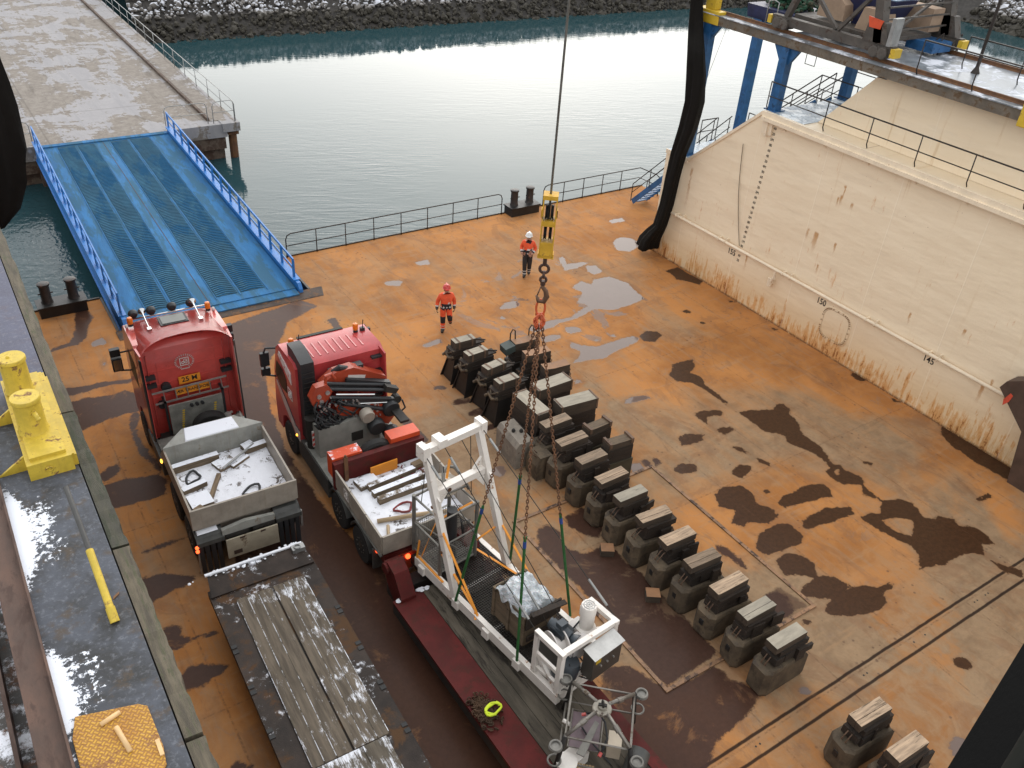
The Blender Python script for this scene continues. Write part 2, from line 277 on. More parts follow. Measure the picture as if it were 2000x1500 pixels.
DARK=[[(1.36,25.46),(2.66,25.22),(3.46,25.02),(3.41,24.82),(2.39,24.97),(1.56,24.87),(1.32,24.95)],[(1.36,24.61),(2.0,24.58),(2.69,24.43),(3.01,24.48),(3.41,23.95),(3.22,23.2),(2.81,23.22),(2.0,23.15),(1.43,22.97)],[(2.97,23.44),(3.13,23.05),(2.82,22.42),(2.8,21.57),(3.0,20.46),(2.9,20.08),(2.64,20.92),(2.58,22.06),(2.77,23.04)],[(1.44,20.79),(1.72,20.99),(1.95,20.99),(2.03,20.73),(1.81,20.59),(1.5,20.43),(1.42,20.56)],[(1.37,20.25),(2.22,20.2),(2.8,20.05),(3.04,19.74),(2.74,19.16),(2.37,19.13),(2.02,19.16),(1.37,19.21)],[(2.68,30.11),(3.05,30.21),(3.13,29.46),(2.92,29.02),(2.62,28.12),(2.33,27.76),(1.96,27.83),(1.46,27.72),(1.55,27.92),(2.08,28.14),(2.29,28.42)],[(1.44,16.48),(1.91,16.41),(2.53,15.92),(2.5,15.81),(1.79,15.64),(1.32,15.53)],[(1.38,14.72),(1.69,14.72),(1.85,14.57),(1.78,14.26),(2.16,14.15),(2.53,14.06),(2.45,13.93),(1.82,14.07),(1.63,13.93),(1.4,14.08)],[(1.45,13.3),(1.71,13.41),(2.19,13.24),(2.42,13.0),(2.22,12.85),(1.74,12.76),(1.38,12.82)],[(1.66,17.37),(2.09,17.4),(2.79,17.38),(2.75,17.25),(2.14,17.24),(1.71,17.23)],[(1.56,10.61),(1.85,10.74),(2.09,10.51),(2.09,10.29)],[(6.62,26.87),(9.92,27.46),(10.26,26.74),(8.82,26.15),(7.98,24.67),(7.17,23.68),(6.52,21.47),(6.2,19.39),(6.18,16.46),(6.53,14.15),(6.51,12.47),(6.53,10.15),(6.4,7.73),(2.56,10.02),(3.2,14.2),(3.89,17.74),(5.72,21.9),(6.51,24.71)],[(10.63,13.16),(10.99,13.21),(11.06,12.76),(10.89,12.29),(11.2,11.91),(11.93,11.77),(12.05,10.94),(12.05,10.02),(12.08,9.13),(11.98,8.37),(11.98,7.81),(11.07,7.74),(10.36,7.74),(10.3,8.84),(10.38,10.61),(10.34,12.74)],[(14.24,8.51),(14.8,8.52),(14.96,7.72),(13.85,7.76),(13.79,8.09)],[(10.1,7.74),(10.48,7.58),(10.85,7.52),(10.89,7.23),(10.85,6.63),(10.86,6.32),(10.79,6.56),(10.67,6.99),(10.26,6.78),(10.26,6.34),(10.09,6.06),(9.76,6.02),(9.67,6.35),(9.82,7.19)],[(9.44,8.91),(10.04,8.56),(10.24,7.66),(11.61,7.64),(11.81,7.05),(12.26,6.55),(11.15,6.24),(10.33,6.17),(9.66,5.77),(7.88,6.84)],[(11.51,19.29),(12.17,19.24),(12.1,18.9),(11.53,19.1)],[(11.65,18.5),(12.27,18.6),(12.3,18.36),(12.0,18.17),(11.62,18.31)],[(11.47,17.56),(12.33,17.71),(12.62,17.49),(12.07,17.44)],[(11.43,20.31),(11.68,20.21),(11.83,20.01),(11.62,19.94),(11.36,20.12)],[(11.76,16.23),(12.13,16.22),(12.13,15.84),(12.31,15.25),(12.07,15.14),(11.88,15.42),(11.7,15.83)],[(11.53,13.25),(12.17,13.35),(12.42,13.06),(12.37,12.47),(11.89,12.15),(11.62,12.38),(11.45,12.91)],[(14.42,10.44),(14.65,10.17),(14.65,9.67),(14.5,9.35),(14.41,9.74),(14.28,10.16)],[(15.25,14.0),(15.44,13.99),(15.5,13.69),(15.12,13.63)],[(14.93,14.09),(15.17,14.09),(15.18,13.82),(14.86,13.73)],[(10.16,25.67),(10.47,25.72),(10.18,23.17),(9.92,20.91),(9.95,19.04),(10.01,17.86),(9.76,17.72),(9.68,19.19),(9.75,21.49),(9.88,23.33)]]
# ================================================================ SETTING
WATER = -1.5
DX0, DX1, DY0, DY1 = 0.0, 29.3, -8.0, 31.0

def sdf(polys, X, Y, lim=.8):
    out = np.full(X.shape, -lim, np.float32)
    for p in polys:
        q = np.array(p); x0, y0 = q.min(0)-lim; x1, y1 = q.max(0)+lim
        s = (X >= x0) & (X <= x1) & (Y >= y0) & (Y <= y1)
        if not s.any(): continue
        x, y = X[s], Y[s]; d2 = np.full(x.shape, 1e9); ins = np.zeros(x.shape, bool)
        for (ax, ay), (bx, by) in zip(p, p[1:]+p[:1]):
            ex, ey = bx-ax, by-ay; l = ex*ex+ey*ey+1e-12
            t = np.clip(((x-ax)*ex+(y-ay)*ey)/l, 0, 1); d2 = np.minimum(d2, (x-ax-t*ex)**2+(y-ay-t*ey)**2)
            c = (ay > y) != (by > y); ins ^= c & (x < (bx-ax)*(y-ay)/(by-ay+1e-12)+ax)
        out[s] = np.maximum(out[s], np.where(ins, 1, -1)*np.minimum(np.sqrt(d2), lim))
    return out

def deck_material():
    g = G("deck steel"); p = g.pos()
    def att(n): a = node(g.t, 'ShaderNodeAttribute'); a.attribute_name = n; return a.outputs['Fac']
    sx = node(g.t, 'ShaderNodeSeparateXYZ'); g.L(p, sx.inputs[0]); X, Y = sx.outputs[0], sx.outputs[1]
    big = g.noise(p, .32, 6, .6, .4); med = g.noise(p, 1.3, 8, .68, .5); fine = g.noise(p, 9, 8, .7)
    st = g.noise(g.scale(p, (2.6, .22, 1)), 1.0, 8, .7, .25); st2 = g.noise(g.scale(p, (.5, 3.2, 1)), 1.0, 6, .65)
    worn = g.math('ADD', g.ss(Y, 28, 6, -.35, .30), g.math('MULTIPLY', g.ss(g.noise(p, .17, 4, .55, .6), .40, .60, -.35, .75), 1.0))
    worn = g.math('ADD', worn, g.math('MULTIPLY', g.math('SUBTRACT', st, .5), 1.6), 0, True)
    c = g.mix(g.ss(big, .36, .64), (.31, .130, .042), (.44, .195, .066)); c = g.mix(g.math('MULTIPLY', g.ss(med, .42, .62), .25), c, (.50, .24, .085))
    def blob(x0, y0, rx, ry): 
        d = g.math('ADD', g.math('POWER', g.math('DIVIDE', g.math('SUBTRACT', X, x0), rx), 2.0), g.math('POWER', g.math('DIVIDE', g.math('SUBTRACT', Y, y0), ry), 2.0)); return g.ss(d, 1.0, .1)
    zone = g.math('MAXIMUM', g.math('MAXIMUM', blob(11.3, 14.5, 2.6, 7.5), blob(17, 3.5, 9, 5.5)), blob(14.0, 18.5, 4, 4))
    worn = g.math('ADD', worn, g.math('MULTIPLY', zone, g.ss(med, .3, .62, .1, .75)), 0, True)
    c = g.mix(worn, c, g.mix(g.math('ADD', g.math('MULTIPLY', g.ss(med, .35, .65), .7), g.math('MULTIPLY', g.ss(fine, .3, .7), .3)), (.205, .134, .080), (.315, .212, .126)))
    c = g.mix(g.math('MULTIPLY', g.ss(st2, .54, .68), .4), c, (.36, .22, .12))
    c = g.mix(g.math('MULTIPLY', g.ss(g.noise(g.scale(p, (3.2, .3, 1)), 1.3, 8, .72, .3), .5, .64), .42), c, (.30, .19, .11))
    c = g.mix(g.math('MULTIPLY', g.ss(g.noise(p, 2.1, 9, .78, 1.2), .56, .63), .4), c, (.24, .17, .12))
    c = g.mix(g.math('MULTIPLY', g.ss(g.noise(g.scale(p, (.7, .45, 1)), 1.0, 7, .7, 1.5), .53, .60), .38), c, (.21, .11, .06))
    c = g.mix(g.math('MULTIPLY', g.ss(g.noise(g.scale(p, (1.1, .35, 1)), 1.7, 9, .75, .6), .56, .7), .55), c, (.16, .085, .05))
    # scuffs and pale scratches
    sc = g.ss(g.noise(g.scale(p, (.8, 5, 1)), 1.6, 10, .8, .8), .665, .70)
    c = g.mix(g.math('MULTIPLY', sc, .6), c, (.5, .36, .25))
    # plate seams
    def seam(v, period, off, wd):
        a = g.math('PINGPONG', g.math('ADD', v, off), period/2); return g.ss(a, wd, wd*.35)
    wob = g.math('MULTIPLY', g.math('SUBTRACT', med, .5), .05)
    sm = g.math('MAXIMUM', seam(g.math('ADD', X, wob), 2.36, .32, .03), seam(g.math('ADD', Y, wob), 6.2, .4, .03))
    sm = g.math('MULTIPLY', sm, g.ss(fine, .42, .62, .0, .5)); c = g.mix(sm, c, (.10, .055, .035))
    # footprints and drips: small dark spots in clusters
    vo = g.vor(g.scale(p, (1, 1, .01)), 4.2); sp = g.math('MULTIPLY', g.ss(vo, .19, .12), g.ss(g.noise(p, .55, 3, .6), .53, .62))
    c = g.mix(g.math('MULTIPLY', sp, .6), c, (.10, .06, .045))
    # slot rails across the deck
    sl = g.math('MAXIMUM', g.ss(g.math('ABSOLUTE', g.math('SUBTRACT', g.math('ADD', Y, wob), 5.9)), .05, .02), g.ss(g.math('ABSOLUTE', g.math('SUBTRACT', g.math('ADD', Y, wob), 5.47)), .05, .02))
    sl = g.math('MULTIPLY', sl, g.ss(X, 9.3, 9.6))
    c = g.mix(g.math('MULTIPLY', sl, .92), c, (.02, .012, .01))
    r = g.mixf(med, .6, .85)
    edge = g.math('ADD', g.math('MULTIPLY', g.math('SUBTRACT', med, .5), .42), g.math('MULTIPLY', g.math('SUBTRACT', fine, .5), .20))
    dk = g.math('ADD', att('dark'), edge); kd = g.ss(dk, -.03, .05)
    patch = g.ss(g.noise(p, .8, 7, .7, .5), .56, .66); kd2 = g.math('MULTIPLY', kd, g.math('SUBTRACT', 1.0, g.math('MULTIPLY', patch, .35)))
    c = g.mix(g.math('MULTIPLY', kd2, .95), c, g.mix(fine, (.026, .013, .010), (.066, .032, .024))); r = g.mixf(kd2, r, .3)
    ru = g.math('ADD', att('rust'), edge); kr = g.ss(ru, .02, .05); halo = g.ss(ru, -.05, .04)
    c = g.mix(g.math('MULTIPLY', halo, .35), c, (.2, .1, .05))
    c = g.mix(kr, c, g.mix(g.ss(fine, .3, .7), (.042, .020, .010), (.066, .030, .014))); r = g.mixf(kr, r, .28)
    we = g.math('ADD', att('wet'), g.math('MULTIPLY', edge, .8)); kw = g.ss(we, -.02, .02); h2 = g.ss(we, -.16, 0)
    c = g.mix(g.math('MULTIPLY', h2, .4), c, (.22, .12, .065))
    c = g.mix(kw, c, g.mix(med, (.125, .085, .068), (.17, .12, .10))); pz = g.math('MULTIPLY', g.ss(g.noise(g.scale(p, (1, .8, 1)), .75, 6, .6, .8), .585, .60), blob(18.5, 23.0, 5.5, 5.0)); c = g.mix(g.math('MULTIPLY', pz, .7), c, (.14, .10, .08)); r = g.mixf(pz, r, .12); r = g.mixf(kw, r, .05)
    h = g.math('MULTIPLY', g.math('ADD', fine, g.math('MULTIPLY', sm, -1.2)), g.math('SUBTRACT', 1.0, g.math('MAXIMUM', kw, g.math('MULTIPLY', kd2, .8))))
    g.bump(h, .35, .012)
    sp_ = g.math('ADD', .05, g.math('MULTIPLY', g.math('MAXIMUM', kw, g.math('MAXIMUM', g.math('MULTIPLY', kd2, .3), g.math('MULTIPLY', kr, .6))), .13))
    return g.fin(c, r, 0, sp_)

def make_deck():
    st = .1; xs = np.arange(DX0, DX1+st/2, st); ys = np.arange(DY0, DY1+st/2, st)
    X, Y = np.meshgrid(xs, ys, indexing='ij'); nx, ny = X.shape
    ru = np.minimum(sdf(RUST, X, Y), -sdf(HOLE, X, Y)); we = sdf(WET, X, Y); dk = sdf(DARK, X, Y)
    co = np.stack([X, Y, np.zeros_like(X)], -1).reshape(-1, 3)
    i = np.arange(nx*ny).reshape(nx, ny); q = np.stack([i[:-1, :-1], i[1:, :-1], i[1:, 1:], i[:-1, 1:]], -1)
    cx = (X[:-1, :-1]+st/2); cy = (Y[:-1, :-1]+st/2)
    keep = ~((cx > 3.6) & (cx < 10.5) & (cy > 28.1)) & ~((cx < 3.6) & (cy > 30.7))
    q = q[keep].reshape(-1, 4)
    me = bpy.data.meshes.new("dock_deck"); me.from_pydata(co.tolist(), [], q.tolist())
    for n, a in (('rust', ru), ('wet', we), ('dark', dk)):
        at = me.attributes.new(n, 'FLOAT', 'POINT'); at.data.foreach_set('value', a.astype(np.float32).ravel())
    me.materials.append(deck_material()); o = bpy.data.objects.new("dock_deck", me); COL.objects.link(o)
    return tag(o, kind='structure')
make_deck()
m_hull = M("hull side", (.06, .035, .03), .6, col2=(.12, .05, .02), c2=.4)
h = MB(); h.box(-3, 3.6, -8, 30.72, -3.5, -.012); h.box(3.6, 10.5, -8, 28.1, -3.5, -.013); h.box(10.5, 29.31, -8, 31.02, -3.5, -.014); h.box(3.58, 10.52, 28.09, 30.4, -3.5, -.75)
tag(h.build('pontoon', m_hull), kind='structure')

# water
def water_material():
    g = G("harbour water"); p = g.pos()
    sx = node(g.t, 'ShaderNodeSeparateXYZ'); g.L(p, sx.inputs[0]); X, Y = sx.outputs[0], sx.outputs[1]
    rt = node(g.t, 'ShaderNodeVectorRotate', rotation_type='Z_AXIS'); g.L(p, rt.inputs[0]); rt.inputs['Angle'].default_value = R(24)
    a = g.noise(g.scale(rt.outputs[0], (.5, 2.2, 1)), 1.15, 4, .55, .9); b = g.noise(g.scale(p, (1.6, 1.1, 1)), 2.6, 2, .5, .3); c = g.noise(g.scale(p, (.7, 2.0, 1)), 6.5, 3, .6)
    calm = g.ss(g.noise(p, .09, 3, .5), .36, .64, .12, 1.0); near = g.ss(Y, 56, 36, .16, .9)
    near = g.math('MULTIPLY', near, calm)
    left = g.ss(X, 5.5, 3.0)
    h = g.math('ADD', g.math('MULTIPLY', a, near), g.math('ADD', g.math('MULTIPLY', c, g.math('MULTIPLY', near, .12)), g.math('MULTIPLY', b, g.math('MULTIPLY_ADD', left, .9, .03))))
    g.bump(h, .5, .06)
    g.b.inputs['IOR'].default_value = 1.33
    return g.fin((.020, .052, .060), .03, 0, .28)
wt = MB(); wt._f([(-700, -500, WATER), (900, -500, WATER), (900, 1100, WATER), (-700, 1100, WATER)], [(0, 1, 2, 3)])
tag(wt.build('water', water_material()), kind='structure')

# quay -----------------------------------------------------------
def quay_material():
    g = G("quay concrete"); p = g.pos()
    big = g.noise(p, .28, 7, .65, .8); fine = g.noise(p, 3.5, 9, .72); st = g.noise(g.scale(p, (1.4, .16, 1)), 1.1, 8, .7, .5)
    c = g.mix(g.ss(fine, .3, .7), (.155, .13, .108), (.24, .21, .18))
    c = g.mix(g.math('MULTIPLY', g.ss(st, .49, .62), .8), c, (.105, .085, .066))
    snow = g.ss(g.math('ADD', g.math('MULTIPLY', big, .6), g.math('ADD', g.math('MULTIPLY', fine, .2), g.math('MULTIPLY', st, .35))), .56, .585)
    c = g.mix(g.math('MULTIPLY', snow, .6), c, (.36, .36, .385))
    sx = node(g.t, 'ShaderNodeSeparateXYZ'); g.L(p, sx.inputs[0])
    ys = g.math('PINGPONG', g.math('ADD', sx.outputs[1], 1.3), 2.9); j = g.ss(ys, .05, .015)
    xs = g.math('PINGPONG', g.math('ADD', sx.outputs[0], 4.2), 4.5); j = g.math('MAXIMUM', j, g.ss(xs, .06, .02))
    c = g.mix(g.math('MULTIPLY', j, .5), c, (.10, .085, .07))
    g.bump(fine, .3, .02)
    return g.fin(c, g.mixf(big, .5, .9), 0, .2)
m_quay = quay_material()
m_conc = M("stained concrete", (.12, .085, .06), .8, col2=(.06, .032, .02), c2=.5, c2s=2.5)
m_galv = M("galvanised steel", (.34, .34, .33), .45, .6, var=.25)
m_rustst = M("rusty steel", (.13, .06, .03), .75, .2, col2=(.16, .075, .03), c2=.45)
q = MB(); q.box(-40, 13.35, 46.25, 150, -.25, .45); tag(q.build('quay', m_quay), kind='structure')
q = MB(); q.box(-40, 13.2, 46.6, 150, -4, -.251); q.box(-40, 13.25, 46.35, 46.6, -.9, -.25)
for x in (4.6, 9.8): q.box(x-.5, x+.5, 46.1, 46.6, -4, -.26)
tag(q.build('quay_wall', m_conc), kind='structure')
q = MB(); q.box(12.7, 14.0, 46.9, 150, -.1, .47); q.box(13.1, 14.02, 46.1, 46.9, .05, .5); tag(q.build('quay_walkway', m_quay), kind='structure')
q = MB(); q.box(12.55, 12.68, 47.0, 150, .45, .62); tag(q.build('quay_kerb', m_conc, bevel=.03), 'low concrete kerb running along the quay beside its walkway', 'kerb')
def pile(x, y): 
    o = MB(); o.cyl((0, 0, -3), (0, 0, 0), .22, n=10); o.box(-.28, .28, -.28, .28, -.25, 0)
    ob = o.build('pile', m_rustst); ob.location = (x, y, .05); return ob
tag(pile(13.7, 46.6), 'rusty steel pile under the front corner of the quay', 'pile')

def railing(name, label, pts, h, mat, sp, r=.022, mid=(.5,), group=None, loop_ends=True, pr=None):
    """handrail through deck points: rails sweep round the ends; posts are parts"""
    t = thing(name, label, 'railing', pts[0], 0, group); o = Vector(pts[0]); P = [Vector(p)-o for p in pts]
    up = Vector((0, 0, h)); m = MB(); rr = min(.22, h*.25)
    if loop_ends:
        d0 = (P[1]-P[0]).normalized(); d1 = (P[-1]-P[-2]).normalized()
        path = [P[0], P[0]+up*(1-rr/h), P[0]+up*(1-.3*rr/h)+d0*rr*.3, P[0]+up+d0*rr]+[p+up for p in P[1:-1]]+[P[-1]+up-d1*rr, P[-1]+up*(1-.3*rr/h)-d1*rr*.3, P[-1]+up*(1-rr/h), P[-1]]
    else: path = [p+up for p in P]
    m.tube(path, r, 8); m.build('top_rail', mat, t, smooth=True)
    for f in mid: MB().tube([p+up*f for p in P], r*.8, 6).build('mid_rail', mat, t, smooth=True)
    for a, b in zip(P, P[1:]):
        n = max(1, round((b-a).length/sp))
        for k in range(0 if not loop_ends else 1, n):
            p = a.lerp(b, k/n); MB().cyl(p, p+up, pr or r*.9, n=8).build('post', mat, t, smooth=True)
    return t
railing('quay_railing', 'grey steel railing along the waterside edge of the quay', [(13.85, 46.4, .5), (13.85, 100, .5)], 1.05, m_galv, 2.2)
railing('quay_railing', 'short grey barrier on the quay beside the ramp head', [(10.35, 46.6, .45), (12.5, 46.6, .45)], 1.1, m_galv, 2.2)
railing('quay_railing', 'short grey barrier at the front corner of the quay', [(12.75, 46.45, .47), (13.9, 46.45, .5)], 1.1, m_galv, 1.4)
railing('quay_railing', 'short grey barrier on the quay between the netting and the ramp head', [(2.0, 46.6, .45), (4.1, 46.6, .45)], 1.1, m_galv, 2.2)

# rock bank ------------------------------------------------------
def bank_point(pl, u, v):
    L = [0]
    for a, b in zip(pl, pl[1:]): L.append(L[-1]+math.dist(a, b))
    s = u*L[-1]
    for i in range(len(pl)-1):
        if s <= L[i+1]:
            t = (s-L[i])/(L[i+1]-L[i]); a, b = Vector(pl[i]), Vector(pl[i+1]); p = a.lerp(b, t); d = (b-a).normalized(); n = Vector((-d.y, d.x)); break
    dz = min(v, 6)*.62+max(0, v-6)*.06
    return Vector((p.x+n.x*v, p.y+n.y*v, WATER-.35+dz)), L[-1]
BANK = [(15.2, 71.4), (40, 70.6), (70, 69.6), (86, 66), (96, 57), (94.5, 47), (97, 36), (99, 10)]
def bank_material(name, dark, pale):
    g = G(name); p = g.pos(); sx = node(g.t, 'ShaderNodeSeparateXYZ'); g.L(p, sx.inputs[0]); Z = sx.outputs[2]
    a = g.noise(p, 1.1, 3, .5); n = g.noise(p, 6, 8, .7); n2 = g.noise(p, 2.2, 6, .7)
    c = g.mix(g.ss(a, .35, .65), dark, pale)
    wetl = g.ss(g.math('ADD', Z, g.math('MULTIPLY', g.math('SUBTRACT', n2, .5), .5)), -.12, -.28)
    c = g.mix(g.math('MULTIPLY', wetl, .9), c, g.mix(n, (.016, .013, .008), (.036, .03, .016)))
    k = g.math('MULTIPLY', g.ss(g.nz(), .35, .8), g.ss(g.math('ADD', n2, g.math('MULTIPLY', g.math('SUBTRACT', n, .5), .5)), .36, .46))
    k = g.math('MULTIPLY', k, g.ss(Z, -.2, .15)); c = g.mix(g.math('MULTIPLY', k, .85), c, (.66, .68, .74))
    g.bump(n, .4, .05); return g.fin(c, .8)
m_rock = bank_material("rock armour", (.07, .062, .054), (.22, .20, .18)); m_bank = M("bank soil", (.05, .045, .04), .9, var=.5, snow=.12, sns=3)
b = MB(); b.sheet(lambda u, v: bank_point(BANK, u, v*60-1.2)[0]+Vector((0, 0, -.22+.15*mnoise.noise((u*90, v*60, 0)))), 160, 60)
tag(b.build('bank', m_bank), kind='structure')
def rocks():
    rs = np.random.RandomState(3); v0, f0 = [], []
    t = bmesh.new(); bmesh.ops.create_icosphere(t, subdivisions=1, radius=1); bv = np.array([v.co for v in t.verts]); bf = np.array([[v.index for v in f.verts] for f in t.faces]); t.free()
    N = 19000; out = []; k = 0
    while k < N:
        u, vv = rs.rand(), rs.rand()**1.25*11-.7
        if k < 600: vv = rs.rand()*1.2-.6
        p, Ltot = bank_point(BANK, u, vv)
        far = p.x > 84
        s = min(.34, .115*math.exp(rs.normal(.05, .42)))*(1.5 if far else 1.0); q = Euler(rs.rand(3)*6.28).to_matrix()
        w_ = bv*(1+rs.uniform(-.28, .28, (len(bv), 1)))*(s*rs.uniform(.7, 1.3, 3)); w_ = w_ @ np.array(q).T+np.array(p)
        out.append(w_); k += 1
    V = np.concatenate(out); F = np.concatenate([bf+i*len(bv) for i in range(N)])
    me = bpy.data.meshes.new('rocks'); me.from_pydata(V.tolist(), [], F.tolist()); me.materials.append(m_rock)
    o = bpy.data.objects.new('rocks', me); COL.objects.link(o); return tag(o, kind='stuff')
rocks()
# ================================================================ DOCK WING (right) -------------------------------------------
def wing_material(name):
    g = G(name); p = g.pos(); sx = node(g.t, 'ShaderNodeSeparateXYZ'); g.L(p, sx.inputs[0]); Y, Z = sx.outputs[1], sx.outputs[2]
    q = node(g.t, 'ShaderNodeCombineXYZ'); g.L(Y, q.inputs[0]); g.L(Z, q.inputs[1]); v = q.outputs[0]
    a = g.noise(v, .4, 6, .6); f = g.noise(v, 14, 6, .7)
    c = g.mix(a, (.79, .65, .465), (.87, .735, .545))
    low = g.ss(Z, 2.2, .2)
    st = g.noise(g.scale(v, (7.5, .55, 1)), 1.0, 8, .7, .2); st2 = g.noise(g.scale(v, (3.2, 1.0, 1)), 1.6, 9, .75, .4)
    dirt = g.math('MULTIPLY', g.ss(g.noise(g.scale(v, (.35, 2.2, 1)), 1.0, 8, .7), .52, .7), .3); c = g.mix(g.math('MULTIPLY', dirt, .6), c, (.48, .37, .26))
    c = g.mix(g.math('MULTIPLY', low, .55), c, (.62, .40, .17))
    # vertical weld seams and yellow drips
    dr = g.math('MULTIPLY', g.ss(g.noise(g.scale(v, (2.0, .12, 1)), 1.4, 6, .7), .58, .72), g.ss(Z, 7.3, 3.0, .55, .1)); c = g.mix(dr, c, (.55, .34, .13))
    t = g.mixf(g.ss(Z, 1.15, 0.0), .80, .50)
    ru = g.ss(g.math('ADD', g.math('MULTIPLY', st, .55), g.math('MULTIPLY', st2, .5)), g.math('SUBTRACT', t, .045), g.math('ADD', t, .03)) if False else None
    sm = g.math('ADD', g.math('MULTIPLY', st, .5), g.math('MULTIPLY', st2, .5))
    thr = g.math('ADD', g.math('MULTIPLY_ADD', g.math('SUBTRACT', g.noise(v, .55, 3, .5), .5), .22, g.ss(Z, 0.0, 1.6, .50, .655)), g.math('MULTIPLY', a, 0)) if False else g.math('ADD', g.math('MULTIPLY_ADD', g.math('SUBTRACT', .5, g.noise(v, .55, 3, .5)), .25, g.ss(Z, 0.0, 1.6, .50, .655)), g.math('MULTIPLY', g.ss(Z, 1.35, 6, 0, 1), .015))
    k = g.ss(g.math('SUBTRACT', sm, thr), -.075, .01); c = g.mix(g.math('MULTIPLY', k, .7), c, (.58, .25, .05))
    k2 = g.ss(g.math('SUBTRACT', g.math('ADD', sm, g.math('MULTIPLY', g.math('SUBTRACT', f, .5), .18)), thr), .025, .07); c = g.mix(g.math('MULTIPLY', k2, .92), c, g.mix(f, (.14, .045, .012), (.36, .125, .025)))
    for (y_, z_, w_, l_) in ((17.55, 4.05, .09, .5), (17.2, 4.05, .12, .9), (16.65, 5.6, .07, .5), (16.75, 5.5, .05, .4), (16.6, 5.95, .04, .8), (16.35, 4.0, .05, .6), (19.9, 2.0, .06, .8), (16.8, 3.0, .06, .45), (11.2, 3.35, .06, .3), (10.05, 2.0, .08, .8), (9.85, 2.3, .05, .5), (23.5, 4.2, .07, 2.2), (16.2, 5.5, .05, .25), (13.0, 3.0, .05, .5)):
        d_ = g.math('SUBTRACT', z_, Z); wob_ = g.math('ADD', g.math('ABSOLUTE', g.math('SUBTRACT', Y, y_)), g.math('MULTIPLY', g.math('SUBTRACT', st2, .5), .35))
        k_ = g.math('MULTIPLY', g.ss(wob_, w_, w_*.2), g.math('MULTIPLY', g.ss(d_, -.05, .04), g.ss(d_, l_, 0)))
        c = g.mix(g.math('MULTIPLY', k_, .85), c, g.mix(f, (.32, .12, .03), (.60, .32, .10)))
    sp_ = g.math('MULTIPLY', g.ss(g.vor(v, 3.2), .055, .03), g.ss(a, .45, .6)); c = g.mix(g.math('MULTIPLY', sp_, .8), c, (.25, .12, .05))
    wl_ = g.ss(g.math('PINGPONG', g.math('ADD', Y, g.math('MULTIPLY', a, .04)), 1.47), .03, .01); c = g.mix(g.math('MULTIPLY', wl_, .22), c, (.9, .8, .66))
    kb = g.ss(Z, .12, .0); c = g.mix(g.math('MULTIPLY', kb, g.ss(f, .35, .5)), c, (.16, .07, .03))
    g.bump(g.math('ADD', g.math('MULTIPLY', g.noise(g.scale(v, (.5, 1.4, 1)), 1.0, 3, .5), 16.0), g.math('ADD', f, wl_)), .22, .02)
    return g.fin(c, .5)
m_wing = wing_material("cream wing paint")
m_cream = M("cream paint", (.80, .67, .50), .5, var=.1, col2=(.30, .13, .04), c2=.12, c2s=6)
m_ice = M("icy blue deck", (.16, .25, .33), .3, var=.5, vs=1.2, col2=(.62, .68, .74), c2=.42, c2s=1.4, bump=.25, bs=9)
m_blue = M("blue paint", (.022, .105, .26), .42, var=.3, vs=3, col2=(.012, .045, .11), c2=.25)
m_black = M("black steel", (.015, .013, .012), .5, .1, var=.4)
m_ink = M("black lettering", (.012, .012, .012), .6, var=.1, bump=0)
m_girder = M("weathered girder", (.155, .13, .10), .7, var=.4, vs=2, col2=(.10, .06, .03), c2=.35)
m_yel = M("yellow paint", (.60, .40, .03), .5, var=.15, col2=(.18, .07, .03), c2=.15, c2s=3)

W = thing('dock_wing', 'tall cream painted steel wing wall of the floating dock with rust streaks at its foot', 'dock wall', (24.75, 20, 0))
wl = Vector((24.75, 20, 0))
def lw(m, name, mat, bevel=0, smooth=False, parent=None):
    bmesh.ops.translate(m.bm, verts=m.bm.verts, vec=-wl); return m.build(name, mat, parent or W, bevel, smooth)
m = MB(); m.prism([(25.05, -.3), (25.05, 4.45), (23.75, 4.45), (20.6, 7.27), (-14, 7.27), (-14, -.3)], 'x', 24.75, 29.28); wall = lw(m, 'wing_wall', m_wing)
m = MB(); m.prism([(18.9, 7.28), (17.0, 9.4), (-14, 9.4), (-14, 7.28)], 'x', 25.55, 29.27); lw(m, 'upper_wall', m_wing)
m = MB(); m.box(24.58, 24.748, -14, 20.55, 7.05, 7.31); m.box(24.5, 24.58, -14, 20.5, 7.02, 7.14)
for y in np.arange(-12, 20, 1.75): m.prism([(24.6, 7.05), (24.748, 7.05), (24.748, 6.85)], 'y', y, y+.03)
lw(m, 'walkway_edge', m_cream)
m = MB(); m.box(24.76, 29.2, 18.92, 20.58, 7.272, 7.285); m.box(24.77, 29.2, 23.78, 25.02, 4.452, 4.47); lw(m, 'landing_plate', m_ice)
m = MB(); m.box(24.70, 24.748, 23.8, 25.06, 4.3, 4.47); m.beam((24.725, 23.8, 4.42), (24.725, 20.6, 7.24), .05, .1); lw(m, 'edge_strip', m_cream)
m = MB(); m.box(24.66, 24.748, 20.05, 20.5, 6.55, 7.05); m.box(24.60, 24.66, 20.22, 20.32, 6.5, 7.04); lw(m, 'bracket', m_cream)
